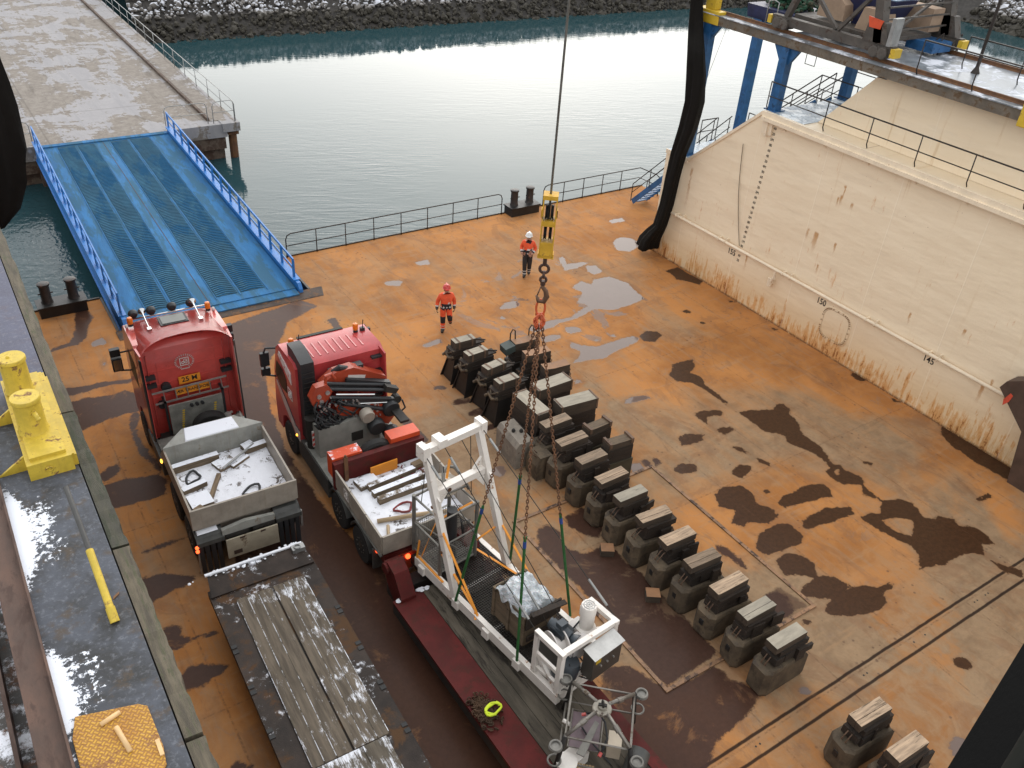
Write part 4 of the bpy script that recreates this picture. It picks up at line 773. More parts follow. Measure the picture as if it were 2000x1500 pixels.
m_white = M("white trim", (.62, .58, .55), .5, var=.1)
m_orsign = M("orange sign", (.75, .27, .02), .5, var=.12)
m_amber = G("amber lens"); m_amber.b.inputs['Transmission Weight'].default_value = .3; m_amber = m_amber.fin((.85, .22, .02), .25)
m_redlamp = emis("lit tail lamp", (1, .08, .02), 2.5); m_amblamp = emis("lit marker lamp", (1, .42, .05), 2.0)
m_orange = M("orange red lacquer", (.62, .075, .02), .45, var=.15, snow=.0); m_orsnow = M("orange red lacquer snowy", (.62, .075, .02), .45, var=.15, snow=.42, sns=2.2)
m_chrome = M("chrome", (.6, .6, .6), .15, 1.0, var=.1, bump=0)

def wheel(parent, x, y, r=.5, w=.3, dual=False):
    s = 1 if x > 0 else -1; xi = x-s*(w*(2.1 if dual else 1))
    m = MB(); 
    prof = lambda a, b: [(r*.6, a), (r*.93, a), (r, a+(b-a)*.14), (r, b-(b-a)*.14), (r*.93, b), (r*.6, b)]
    a, b = (0, w); m.lathe(prof(0, w), (x, y, r), (-s, 0, 0), 28)
    if dual: m.lathe(prof(w*1.1, w*2.1), (x, y, r), (-s, 0, 0), 24)
    t = m.build('wheel', m_tyre, parent, smooth='auto')
    m = MB(); m.lathe([(r*.6, .01), (r*.56, .03), (r*.5, .10), (r*.3, .10 if dual else .03), (r*.26, .0 if not dual else .02), (r*.1, -.02)], (x, y, r), (-s, 0, 0), 24)
    for k in range(10): 
        t_ = 2*math.pi*k/10; m.cyl((x+s*.01, y+r*.4*math.cos(t_), r+r*.4*math.sin(t_)), (x-s*.12, y+r*.4*math.cos(t_), r+r*.4*math.sin(t_)), .018, n=6)
    m.build('rim', m_rim, t, smooth='auto')
def beacon(t, x, y, z):
    m = MB(); m.cyl((x, y, z), (x, y, z+.07), .07, .06); m.build('beacon_base', m_plast, t)
    m = MB(); m.lathe([(.075, .07), (.075, .2), (.06, .24), (.02, .25)], (x, y, z), n=16); m.build('beacon', m_amber, t, smooth='auto')
def logo(o, xd, yd, parent, s, mat):
    """white square frame holding two round letters leaning together"""
    o, xd, yd = Vector(o), Vector(xd).normalized(), Vector(yd).normalized(); zd = xd.cross(yd)
    m = MB(); P = lambda a, b, c=0: o+xd*a*s+yd*b*s+zd*c
    for a, b in (((-.5, -.5), (.5, -.5)), ((.5, -.5), (.5, .5)), ((.5, .5), (-.5, .5)), ((-.5, .5), (-.5, -.5))): m.beam(P(*a), P(*b), s*.09, .006, zd)
    for cx in (-.19, .17): m.tube([P(cx+.15*math.cos(t), -.12+.15*math.sin(t), .004) for t in (2*math.pi*i/14 for i in range(14))], s*.045, 6, True)
    m.tube([P(-.04, .3, .004), P(-.08, -.1, .004)], s*.045, 6); m.tube([P(.05, .32, .004), P(.32, .22, .004), P(.30, -.05, .004)], s*.045, 6)
    return m.build('emblem', mat, parent)

# ---------------- left truck: heavy tractor with a ballast box
T = thing('ballast_truck', 'red heavy truck with a tall cab and a snow filled grey ballast box', 'truck', (3.97, 15.75, 0), R(-2.0))
m = MB()
for x in (-.45, .45): m.box(x-.05, x+.05, .1, 7.4, .62, .95)
m.box(-.4, .4, .3, 7.0, .55, .75); m.box(-1.0, 1.0, 3.45, 4.7, .85, .99); m.box(-1.05, -.55, 3.6, 4.6, .45, .95); m.box(.55, 1.05, 3.6, 4.6, .45, .95); m.build('chassis', m_chassis, T)
for x in (-1.24, 1.24):
    for y in (.95, 2.35): wheel(T, x, y, .52, .3, True)
    wheel(T, x, 5.75, .52, .32)
m = MB(); prof = [(4.85, .75), (4.85, 3.50), (5.0, 3.66), (6.25, 3.60), (6.5, 3.45), (6.85, 2.5), (6.98, 1.3), (6.95, .5), (6.3, .5), (6.2, 1.0), (5.9, 1.18), (5.6, 1.18), (5.3, 1.0), (5.2, .75)]
m.prism(prof, 'x', -1.2, 1.2); cab = m.build('cab', m_red, T, .06, 'auto', 3)
# rear wall panel with pressed lines
m = MB()
for z in (1.7, 2.05, 2.45, 2.85, 3.2): m.box(-.95, .95, 4.838, 4.852, z-.012, z+.012)
for x in (-.75, .75): m.box(x-.012, x+.012, 4.836, 4.852, 1.3, 3.3)
for a in ((-.99, -.97), (.97, .99)): m.box(a[0], a[1], 4.79, 4.85, 1.2, 3.4)
m.build('rear_panel', m_red, T)
# roof air deflector, bowed, overhanging the rear wall
m = MB(); 
def defl(u, v):
    x = -1.2+2.4*u; e = abs(2*u-1); yb = 4.42+.30*(1-e**3)*.9-.05*e; yf = 6.3; y = yf+(yb-yf)*v
    return (x*(1-.03*v), y, 3.63+.28*v**1.3*(1-.45*e**2.6)-.16*e**7)
m.sheet(defl, 24, 10); e = bmesh.ops.solidify(m.bm, geom=m.bm.faces[:], thickness=.035); m.build('roof_deflector', m_red, T, smooth='auto')
m = MB()
for s in (-1, 1):
    m.hexa([(s*1.16, 4.95, 1.1), (s*1.21, 4.95, 1.1), (s*1.18, 4.28, 1.15), (s*1.14, 4.30, 1.15), (s*1.14, 4.95, 3.62), (s*1.2, 4.95, 3.62), (s*1.16, 4.40, 3.66), (s*1.12, 4.42, 3.66)])
m.build('side_fairing', m_red, T, .012)
m = MB()
for s in (-1, 1): m.hexa([(s*1.18, 4.26, 1.1), (s*1.225, 4.32, 1.1), (s*1.21, 4.38, 3.6), (s*1.165, 4.33, 3.6), (s*1.17, 4.22, 1.1), (s*1.215, 4.22, 1.1), (s*1.2, 4.33, 3.6), (s*1.155, 4.28, 3.6)])
m.build('fairing_seal', m_plast, T)
m = MB()
for s in (-1, 1):
    for z in (2.5, 2.75): m.box(s*.98-.14, s*.98+.14, 4.70, 4.83, z-.05, z+.05)
m.build('fairing_hinge', m_plast, T)
# roof hatch, lamps, horns, beacons
m = MB(); m.box(-.36, .36, 5.55, 6.05, 3.70, 3.755); m.build('roof_hatch', m_plast, T, .02); m = MB(); m.box(-.3, .3, 5.6, 6.0, 3.758, 3.77); m.build('hatch_window', M("hatch glass", (.08, .085, .075), .3, var=.1, bump=0), T)
m = MB(); m.tube([(-1.05, 6.33, 3.68), (1.05, 6.33, 3.68)], .022, 8); m.build('lamp_bar', m_chrome, T, smooth=True)
for x in (-.88, -.42, .12, .62):
    m = MB(); m.lathe([(.02, -.09), (.09, -.07), (.125, .0), (.125, .05)], (x, 6.37, 3.80), (0, 1, .1), 18); m.build('roof_lamp', m_plast, T, smooth='auto')
for x in (-.66, .66):
    m = MB(); m.lathe([(.016, -.75), (.018, -.1), (.04, .0), (.10, .06), (.105, .07)], (x, 6.25, 3.86), (0, 1, .12), 16); m.box(x-.05, x+.05, 5.42, 5.55, 3.70, 3.80); m.build('air_horn', m_chrome, T, smooth='auto')
for x in (-1.02, 1.0): beacon(T, x, 6.1, 3.63)
for x in (-1.13, 1.13): MB().ball((x, 6.05, 3.66), .045, (1, 1, 1.5)).build('marker_lamp', m_white, T, smooth=True)
# mirrors
for s in (-1, 1):
    m = MB(); m.tube([(s*1.2, 6.35, 2.75), (s*1.48, 6.4, 2.72)], .025); m.tube([(s*1.2, 6.4, 2.1), (s*1.46, 6.42, 2.15)], .025); m.box(s*1.52-.13, s*1.52+.13, 6.34, 6.46, 2.18, 2.58); m.box(s*1.52-.13, s*1.52+.13, 6.36, 6.5, 2.63, 2.85); mr = m.build('mirror', m_plast, T, .04)
    m = MB(); m.box(s*1.52-.1, s*1.52+.1, 6.325, 6.338, 2.22, 2.54); m.build('mirror_glass', m_chrome, mr)
for s in (-1, 1):
    m = MB(); m.hexa([(s*1.203, 5.35, 2.15), (s*1.206, 5.35, 2.15), (s*1.206, 6.3, 2.1), (s*1.203, 6.3, 2.1), (s*1.203, 5.4, 2.9), (s*1.206, 5.4, 2.9), (s*1.206, 6.25, 2.9), (s*1.203, 6.25, 2.9)]); m.build('door_window', m_glass, T)
# emblem: round seal with a ring of small letters
logo((-.05, 4.83, 2.98), (1, 0, 0), (0, 0, 1), T, .22, m_white)
m = MB()
for k in range(26):
    t = 2*math.pi*k/26+.1
    if 4.3 < t < 5.1: continue
    c = Vector((-.05+.23*math.cos(t), 4.832, 2.98+.20*math.sin(t))); r_ = Vector((math.cos(t), 0, math.sin(t))); m.beam(c-r_*.026, c+r_*.026, .022, .006, (0, 1, 0))
m.box(-.16, .06, 4.829, 4.835, 2.745, 2.775); m.build('seal_ring', M("seal white", (.5, .38, .36), .6), T)
# signs
m = MB(); m.box(-.28, .28, 4.78, 4.80, 2.33, 2.56); s1 = m.build('length_sign', m_orsign, T, .006); text("25 M", .2, (0, 4.777, 2.455), (1, 0, 0), (0, 0, 1), 'lettering', m_ink, s1, .003, .003)
m = MB(); m.box(-.42, .50, 4.70, 4.72, 2.07, 2.32); s2 = m.build('transport_sign', m_orsign, T, .006); text("SÆR TRANSPORT", .125, (.04, 4.697, 2.165), (1, 0, 0), (0, 0, 1), 'lettering', m_ink, s2, .003, .001)
m = MB()
for z, x0, x1 in ((2.34, -1.02, .92), (1.99, -.98, .95)): m.beam((x0, 4.62, z), (x1, 4.62, z+.03), .03, .045)
for k in range(6): m.cyl((-.72+.30*k, 4.62, 1.99), (-.74+.30*k, 4.62, 2.37), .015, n=8)
m.build('ladder', m_alu, T)
m = MB()
for x in (-.75, .75): m.box(x-.03, x+.03, 4.5, 4.85, 2.02, 2.06); m.box(x-.03, x+.03, 4.5, 4.56, 1.0, 2.06)
m.cyl((-.62, 4.70, 2.36), (-.62, 4.84, 2.36), .13); m.cyl((-.8, 4.70, 1.85), (-.8, 4.84, 1.85), .1); m.build('bracket', m_plast, T)
m = MB(); m.box(-.70, .70, 4.44, 4.49, 1.02, 1.96); hp = m.build('headboard_panel', m_dplate, T, .015)
for x in (-.42, .42):
    m = MB()
    for k in range(9): m.box(x-.03+.01*k, x+.03+.01*k, 4.432, 4.438, 1.15+.07*k, 1.19+.07*k)
    m.build('yellow_stripe_marking', m_yel, hp)
for x in (-.12, .02, .16): MB().cyl((x, 4.36, 1.86), (x, 4.44, 1.86), .045, n=10).build('coupling', m_plast, T)
m = MB(); m.lathe([(.2, -.13), (.42, -.13), (.46, -.08), (.46, .08), (.42, .13), (.2, .13)], (.22, 4.1, 1.28), (.1, 1, .12), 28); sp = m.build('spare_wheel', m_tyre, T, smooth='auto'); MB().lathe([(.2, -.1), (.12, -.06), (.1, .1)], (.22, 4.1, 1.28), (.1, 1, .12), 18).build('rim', m_rim, sp)
m = MB(); m.beam((-.42, 4.0, 1.36), (.0, 4.05, 1.40), .05, .05); m.box(-.4, -.25, 3.9, 4.1, 1.25, 1.38); m.beam((.5, 4.1, 1.45), (.85, 4.15, 1.5), .06, .04); m.cyl((.72, 3.95, 1.42), (.72, 4.2, 1.42), .09); m.build('winch_gear', m_alu, T)
m = MB(); m.box(-1.15, -.55, 3.45, 4.35, 1.0, 1.06); m.box(.75, 1.18, 3.45, 4.6, 1.0, 1.06); m.build('step_plate', m_dplate, T, .01)
# ballast box
m = MB(); m.box(-1.2, 1.2, .22, 2.75, 1.28, 1.36); m.box(-1.0, 1.0, .4, 3.2, 1.0, 1.28); m.build('bed_floor', m_boxgrey, T)
m = MB(); m.box(-1.26, 1.26, .17, .22, 1.36, 1.93); m.build('tailboard', m_boxgrey, T, .008)
m = MB()
for s in (-1, 1): m.box(min(s*1.205, s*1.25), max(s*1.205, s*1.25), .225, 2.72, 1.3, 1.9)
m.build('side_board', m_boxgrey, T, .006)
m = MB(); m.hexa([(-1.25, 2.70, 1.3), (1.25, 2.70, 1.3), (1.25, 3.40, 1.3), (-1.25, 3.40, 1.3), (-1.25, 2.70, 1.98), (1.25, 2.70, 1.98), (.66, 3.2, 2.06), (-.66, 3.2, 2.06)]); bh = m.build('bulkhead', m_grey, T, .012)
m = MB(); m.hexa([(-.70, 2.73, 1.985), (.66, 2.73, 1.985), (.6, 3.17, 2.058), (-.62, 3.19, 2.058), (-.68, 2.75, 2.005), (.64, 2.75, 2.005), (.58, 3.15, 2.078), (-.6, 3.17, 2.078)]); m.build('snow_cap', M('thin snow', (.26, .26, .25), .7, snow=.62, sns=2.5), bh); m = MB(); m.hexa([(-1.2, .1, 1.235), (-.72, .1, 1.235), (-.72, .5, 1.272), (-1.2, .5, 1.272), (-1.18, .12, 1.262), (-.78, .14, 1.262), (-.74, .5, 1.292), (-1.19, .5, 1.292)]); m.build('snow_patch', m_snow, T)
# rear end
m = MB()
for s in (-1, 1): m.hexa([(s*.62, -.05, .98), (s*1.25, -.05, .98), (s*1.25, .16, 1.22), (s*.62, .16, 1.22), (s*.62, -.05, 1.1), (s*1.25, -.05, 1.1), (s*1.25, .55, 1.26), (s*.62, .55, 1.26)])
m.build('rear_fender', m_dgrey, T, .015)
m = MB(); m.box(-1.2, -.66, .55, 3.4, 1.22, 1.27); m.box(.66, 1.2, .55, 3.4, 1.22, 1.27); m.build('mudguard', m_dgrey, T)
m = MB()
for s in (-1, 1):
    for k in range(4): m.box(s*.95-.28+.14*k, s*.95-.28+.14*k+.10, -.03+.004*k, .0+.004*k, .12, 1.0)
m.build('mud_flap', m_plast, T)
m = MB(); m.box(-.62, .62, -.12, -.08, .42, 1.0); bp = m.build('bumper_plate', M("dirty cream plate", (.40, .35, .26), .6, var=.2, col2=(.15, .1, .06), c2=.15), T, .01)
m = MB(); m.box(-.48, -.28, -.126, -.121, .5, .62); m.box(-.3, -.18, -.126, -.121, .94, .99); m.box(.2, .32, -.126, -.121, .94, .99); m.build('plate_slot', M("slot brown", (.06, .035, .025), .8), bp)
m = MB(); m.prism([(-.66, 1.10), (.6, 1.10), (.6, 1.26), (-.1, 1.34), (-.66, 1.26)], 'y', -.02, .08); m.build('cross_beam', m_grey, T, .012)
m = MB(); m.box(-.6, -.05, -.05, .15, 1.01, 1.09); m.box(.05, .58, -.05, .15, 1.01, 1.09); m.build('tool_tray', m_chassis, T)
for z in (.88, 1.0): MB().cyl((-1.27, -.02, z), (-1.27, -.06, z), .04, n=10).build('tail_lamp', m_redlamp, T)
m = MB(); m.cyl((-1.27, .0, .12), (-1.24, .0, .95), .02); m.box(1.22, 1.27, -.02, .05, .6, 1.1); m.build('lamp_stay', m_alu, T)
MB().ball((-1.27, 3.3, 1.15), .05, (.6, 1, 1.4)).build('marker_lamp', m_amblamp, T, smooth=True)
m = MB()
for s in (-1, 1): m.box(min(s*1.1, s*1.24), max(s*1.1, s*1.24), 3.5, 5.1, .5, .95)
m.build('side_skirt', m_dgrey, T, .02)

def world(t, x, y, z=0):
    c, s_ = math.cos(t.rotation_euler.z), math.sin(t.rotation_euler.z); return Vector((t.location.x+x*c-y*s_, t.location.y+x*s_+y*c, z))
def snowbed(t, x0, x1, y0, y1, z, label, sd):
    """an uneven layer of snow with trodden, dirty spots"""
    g = G("trodden snow"); v = g.obj(); n = g.noise(v, 5, 9, .75, .8); f = g.noise(v, 1.2, 4, .6); n2 = g.noise(g.scale(v, (1, 3, 1)), 9, 6, .7)
    k = g.math('MULTIPLY', g.ss(n, .53, .57), g.ss(f, .44, .54)); c = g.mix(k, (.80, .81, .86), g.mix(n2, (.05, .04, .035), (.2, .17, .15)))
    g.bump(g.math('ADD', n, f), .5, .05); mat = g.fin(c, .85)
    m = MB(); m.sheet(lambda u, v_: (x0+(x1-x0)*u, y0+(y1-y0)*v_, .035*mnoise.noise((u*5+sd, v_*5, 0))+.012*mnoise.noise((u*22, v_*22+sd, 0))), 60, 60)
    o = m.build('snow', mat, smooth=True); o.location = world(t, 0, 0, z); o.rotation_euler.z = t.rotation_euler.z; return tag(o, label, 'snow', kind='stuff')
snowbed(T, -1.19, 1.19, .24, 2.68, 1.40, 'white snow lying in the bed of the ballast truck', 3)
m_wood = M("old timber", (.17, .125, .08), .85, var=.45, vs=3, stretch=(.6, 5, 5), bs=30, bump=.4, snow=.60, sns=1.5); m_woodbare = M("bare brown timber", (.20, .14, .085), .85, var=.45, vs=3, stretch=(.6, 5, 5), bump=.4); m_pale = M("pale pole", (.42, .31, .19), .8, var=.3, vs=4, stretch=(.5, 5, 5), snow=.1)
def baulk(t, name, label, x, y, z, l, w_, h, deg, mat, cat='timber', group=None, kindof='box'):
    m = MB()
    if kindof == 'box': m.box(-l/2, l/2, -w_/2, w_/2, 0, h); o = m.build(name, mat, bevel=.012)
    elif kindof == 'pole': m.tube([(-l/2, 0, w_/2), (0, .02, w_/2+.01), (l/2, 0, w_/2)], w_/2, 9); o = m.build(name, mat, smooth=True)
    elif kindof == 'hose':
        m.tube([(.22*math.cos(a)*(1+.2*math.sin(3*a)), .16*math.sin(a), .03+.03*math.sin(2*a)) for a in (i*.42 for i in range(17))], .03, 7); o = m.build(name, mat, smooth=True)
    o.location = world(t, x, y, z); o.rotation_euler = (0, 0, t.rotation_euler.z+R(deg)); return tag(o, label, cat, group)
bz = 1.40
baulk(T, 'timber_baulk', 'long snow topped timber against the bulkhead of the ballast truck bed', -.62, 2.42, bz, 1.2, .16, .2, 3, m_wood)
baulk(T, 'timber_baulk', 'long bare brown timber lying slantwise in the ballast truck bed', -.42, 1.35, bz, .95, .1, .1, 62, m_woodbare)
baulk(T, 'plank', 'square snow covered board at the front middle of the ballast truck bed', .05, 2.15, bz, .5, .4, .09, 18, m_wood, 'board')
baulk(T, 'steel_bar', 'thin grey bar lying slantwise over the boards in the ballast truck bed', .42, 2.15, bz+.13, 1.15, .045, .045, 33, m_galv, 'bar')
baulk(T, 'plank', 'narrow snowy board under the thin bar in the ballast truck bed', .42, 2.05, bz, .55, .1, .08, 28, m_wood, 'board')
baulk(T, 'timber_baulk', 'short thick snow topped timber by the bulkhead corner of the ballast truck bed', .92, 2.42, bz, .6, .18, .16, 6, m_wood)
baulk(T, 'timber_baulk', 'small snowy block beside the bulkhead of the ballast truck bed', .75, 2.58, bz, .3, .14, .14, 20, m_wood)
baulk(T, 'timber_baulk', 'snow topped timber lying against the side board of the ballast truck bed', -.85, 1.55, bz, .6, .16, .14, 12, m_wood)
baulk(T, 'plank', 'square snow topped box lid near the tailboard of the ballast truck bed', -.86, .98, bz, .52, .5, .14, 4, m_wood, 'board')
baulk(T, 'timber_baulk', 'stubby bare timber end by the box lid in the ballast truck bed', -.92, .48, bz, .45, .22, .2, 115, m_woodbare)
baulk(T, 'timber_baulk', 'brown wedge of timber against the tailboard of the ballast truck bed', .82, .42, bz, .55, .17, .13, 26, m_woodbare)
baulk(T, 'hose', 'black coil of hose in the snow of the ballast truck bed', .35, .85, bz, .3, .1, .1, 20, m_plast, 'hose', None, 'hose')
baulk(T, 'hose', 'crumpled dark hose beside the long timber of the ballast truck bed', -.78, 1.95, bz+.01, .3, .1, .1, 60, m_plast, 'hose', None, 'hose')

# ---------------- right truck: crane truck
U = thing('crane_truck', 'red truck with a folded orange loader crane and a snowy dropside bed', 'truck', (7.42, 13.1, 0), R(-1.3))
m = MB()
for x in (-.45, .45): m.box(x-.05, x+.05, .1, 7.4, .62, .95)
m.box(-.4, .4, .3, 7.0, .55, .75); m.box(-1.15, 1.15, 2.95, 5.1, .92, 1.06); m.build('chassis', m_chassis, U)
for x in (-1.24, 1.24):
    for y in (1.35, 2.72): wheel(U, x, y, .5, .3, True)
    wheel(U, x, 6.15, .5, .32)
m = MB(); prof = [(5.25, .95), (5.25, 3.32), (5.4, 3.42), (6.5, 3.40), (6.72, 3.2), (7.05, 2.3), (7.18, 1.2), (7.15, .45), (6.75, .45), (6.65, .95), (6.35, 1.15), (5.95, 1.15), (5.65, .95)]
m.prism(prof, 'x', -1.245, 1.22); m.build('cab', m_dred, U, .08, 'auto', 3)
m = MB()
for k in range(9): m.beam((-.85+.2*k, 5.45, 3.425), (-.85+.2*k, 6.15, 3.415), .035, .03)
m.build('roof_rib', M("pink sheen red", (.45, .05, .05), .3, var=.1, coat=.6), U, .01)
m = MB(); m.box(-.7, .6, 6.5, 6.6, 3.39, 3.425); m.build('roof_window', m_glass, U, .01)
m = MB()
for z, a in ((1.8, .6), (2.1, .5), (2.45, .65), (2.75, .65), (3.02, .65)): m.box(-.35, a-.25, 5.236, 5.252, z-.012, z+.012); m.box(a, 1.0, 5.236, 5.252, z-.05, z-.03)
m.build('rear_panel', m_dred, U)
m = MB(); m.prism([(5.95, 3.72), (5.55, 3.74), (4.98, 3.60), (4.92, 1.2), (5.5, 1.2), (5.5, 2.85), (5.9, 3.2)], 'x', -1.175, -.82); ai = m.build('air_intake', m_plast, U, .05, 'auto', 2)
m = MB()
for k in range(14): m.box(-1.15, -.86, 4.905, 4.925, 1.5+.14*k, 1.52+.14*k)
m.build('intake_louvre', m_chassis, ai)
m = MB(); m.hexa([(1.15, 5.3, 1.2), (1.2, 5.3, 1.2), (1.21, 4.95, 1.25), (1.17, 4.95, 1.25), (1.12, 5.3, 3.4), (1.18, 5.3, 3.4), (1.2, 5.0, 3.3), (1.16, 5.0, 3.3)]); m.build('side_fairing', m_dred, U, .01)
m = MB()
for z in (3.15, 2.7, 1.9): m.box(.85, 1.15, 5.12, 5.24, z-.03, z+.03)
m.build('fairing_hinge', m_plast, U)
m = MB(); m.prism([(6.55, 3.05), (6.45, 3.22), (5.62, 2.98), (5.62, 2.62)], 'x', -1.262, -1.247); wp = m.build('star_panel', m_white, U)
for y, z in ((6.32, 3.05), (6.05, 2.94), (5.78, 2.83)):
    m = MB(); m.prism([(y+(.05 if i % 2 else .02)*math.sin(i*math.pi/5+math.pi/5), z+(.05 if i % 2 else .02)*math.cos(i*math.pi/5+math.pi/5)) for i in range(10)], 'x', -1.268, -1.263); m.build('star', m_dred, wp)
m = MB(); m.prism([(6.95, 2.25), (6.75, 2.75), (6.3, 2.72), (6.05, 2.55), (6.05, 2.08), (6.5, 2.02)], 'x', -1.256, -1.247); m.build('door_window', m_glass, U)
logo((-1.257, 5.80, 2.22), (0, -1, 0), (0, 0, 1), U, .30, m_white)
m = MB(); m.prism([(6.95, 1.95), (6.9, 2.05), (6.2, 1.75), (5.55, 1.30), (5.27, 1.28), (5.27, .95), (5.5, .98), (6.4, 1.5)], 'x', -1.257, -1.247); m.build('door_stripe', M("dull white stripe", (.52, .44, .40), .5, var=.15), U)
m = MB(); m.prism([(6.9, 2.09), (6.2, 1.80), (5.55, 1.37), (5.3, 1.36), (5.3, 1.32), (5.56, 1.33), (6.2, 1.76)], 'x', -1.259, -1.248); m.build('dark_stripe', m_plast, U)
for s in (-1, 1):
    m = MB(); m.tube([(s*1.2, 6.9, 3.05), (s*1.45, 7.0, 3.05), (s*1.52, 7.0, 2.9), (s*1.52, 7.0, 2.2), (s*1.2, 6.95, 2.1)], .03, 8); m.box(s*1.5-.12, s*1.5+.12, 6.96, 7.06, 2.5, 2.92); m.box(s*1.5-.12, s*1.5+.12, 6.96, 7.06, 2.2, 2.42); m.build('mirror', m_plast, U, .02)
for x in (-.98, .85):
    beacon(U, x, 6.2, 3.42); MB().tube([(x+.2, 6.2, 3.4), (x+.22, 6.18, 3.75)], .012, 6).build('antenna', m_plast, U); m = MB(); m.box(x+.14, x+.26, 6.15, 6.25, 3.4, 3.5); m.build('antenna_base', m_plast, U)
# steps and side boxes
m = MB(); m.box(-1.245, -1.12, 3.35, 5.45, .45, 1.04); m.box(1.12, 1.245, 3.35, 5.45, .45, 1.04); m.build('side_skirt', m_dgrey, U, .03)
m = MB(); m.box(-1.23, 1.23, 2.98, 5.0, 1.07, 1.11); m.box(-1.23, -1.02, .2, 3.0, 1.09, 1.13); m.build('step_plate', m_dplate, U, .01)
MB().ball((-1.255, 5.5, 1.05), .04).build('marker_lamp', m_amblamp, U, smooth=True)
m = MB(); m.prism([(-1.1, 1.11), (.6, 1.11), (.6, 1.80), (-.05, 2.06), (-1.1, 2.0)], 'y', 4.2, 4.62); tk = m.build('oil_tank', M("grey tank", (.24, .24, .215), .5, 0, var=.2, bump=.1), U, .02)
m = MB(); m.box(-.20, .12, 4.185, 4.199, 1.36, 1.64); m.build('recess', m_chassis, tk)
m = MB(); m.cyl((-1.08, 4.78, 1.1), (-1.08, 4.78, 2.0), .15, n=18); m.cyl((-1.08, 4.78, 2.0), (-1.08, 4.78, 2.05), .17, n=18); m.build('exhaust', m_chassis, U, smooth='auto')
m = MB(); m.box(-1.15, -1.0, 4.55, 4.60, 1.25, 1.75); gd = m.build('exhaust_guard', m_white, U)
m = MB()
for k in range(3): m.hexa([(-1.16, 4.54, 1.28+.16*k), (-.99, 4.54, 1.36+.16*k), (-.99, 4.548, 1.36+.16*k), (-1.16, 4.548, 1.28+.16*k), (-1.16, 4.54, 1.36+.16*k), (-.99, 4.54, 1.44+.16*k), (-.99, 4.548, 1.44+.16*k), (-1.16, 4.548, 1.36+.16*k)])
m.build('red_stripes', m_red, gd)
# loader crane
m_ora = M("loader crane orange", (.38, .050, .018), .42, var=.25, vs=2, col2=(.16, .03, .015), c2=.2, coat=.2)
K = MB(); K.box(-.5, .6, 4.45, 4.95, 1.1, 1.6); K.cyl((.15, 4.7, 1.6), (.15, 4.7, 2.3), .2, n=16); K.build('crane_base', m_chassis, U, .03)
m = MB(); m.prism([(-.75, 3.0), (-.35, 3.28), (.15, 3.30), (1.05, 2.78), (1.05, 2.5), (-.2, 2.72), (-.75, 2.72)], 'y', 4.72, 5.02); a1 = m.build('crane_arm', m_ora, U, .03)
m = MB(); m.beam((-.02, 4.716, 3.06), (.46, 4.716, 2.93), .012, .11, (0, 0, 1)); m.build('arm_plate', m_white, a1)
m = MB(); m.prism([(-.52, 2.55), (-.3, 2.72), (.35, 2.42), (1.05, 2.05), (1.15, 1.7), (.95, 1.45), (.1, 1.85), (-.5, 2.25)], 'y', 4.35, 4.66); a2 = m.build('crane_arm', m_ora, U, .03)
m = MB(); m.box(.28, .42, 4.338, 4.352, 2.22, 2.36); m.build('sticker', m_white, a2); 
m = MB(); m.ring((.2, 4.5, 2.62), .06, .02, (0, 1, 0)); m.build('lifting_eye', m_ora, a2)
m = MB()
for dz, dy in ((0, 0), (.11, .1), (-.02, .17)): m.cyl((-.72, 4.5+dy, 3.02+dz), (1.1, 4.42+dy, 2.48+dz), .05, n=10)
m.cyl((-.65, 4.4, 2.8), (1.0, 4.32, 2.3), .055, n=10); m.cyl((-.6, 4.44, 2.68), (1.05, 4.36, 2.12), .04, n=10); m.cyl((-.35, 4.34, 2.55), (.9, 4.3, 1.98), .06, n=10); m.beam((-.5, 4.40, 2.62), (1.1, 4.36, 2.22), .12, .12); m.beam((-.1, 4.70, 3.02), (1.1, 4.6, 2.62), .16, .10); m.build('hydraulic_cylinder', m_plast, U, smooth='auto')
m = MB(); m.cyl((-.5, 4.38, 2.86), (.55, 4.34, 2.56), .02, n=8); m.cyl((.1, 4.33, 2.42), (1.0, 4.3, 2.2), .025, n=8); m.build('piston_rod', m_chrome, U)
m = MB(); m.prism([(-1.18, 2.9), (-1.02, 3.2), (-.72, 3.22), (-.58, 2.98), (-.72, 2.72), (-1.1, 2.62)], 'y', 4.4, 4.62); m.tube([(-.72, 4.5, 3.2), (-.7, 4.5, 3.42), (-.56, 4.5, 3.44), (-.46, 4.5, 3.26)], .045, 8); kn = m.build('knuckle', m_ora, U, .02)
m = MB()
for x, z in ((-.95, 2.92), (-.72, 2.98), (-.9, 2.75)): m.cyl((x, 4.36, z), (x, 4.66, z), .06, n=12)
m.build('pin', m_alu, kn)
rs = random.Random(4); m = MB()
for k in range(34):
    x0 = rs.uniform(-1.05, -.3); z0 = rs.uniform(2.0, 2.85); x1 = x0+rs.uniform(-.2, .6); z1 = max(2.08, z0-rs.uniform(.1, .5)); y = rs.uniform(4.3, 4.5)
    m.tube([(x0, y, z0), (x0-.12, y-.1, (z0+z1)/2+.1), ((x0+x1)/2, y-.12, z1-.05), (x1, y, z1)], .022, 6)
for k in range(8): m.tube([(-.45+.05*k, 4.34, 1.98-.03*k), (.25, 4.28, 1.72-.02*k), (.95, 4.2, 1.32+.015*k)], .025, 6)
m.build('hoses', m_plast, U, smooth=True)
m = MB()
for k in range(26): 
    x = rs.uniform(-1.0, .9); z = 2.7-.45*(x+.6)+rs.uniform(-.35, .2); m.cyl((x, 4.27, z), (x, 4.33, z), rs.uniform(.015, .035), n=8)
m.build('hose_fitting', m_alu, U)
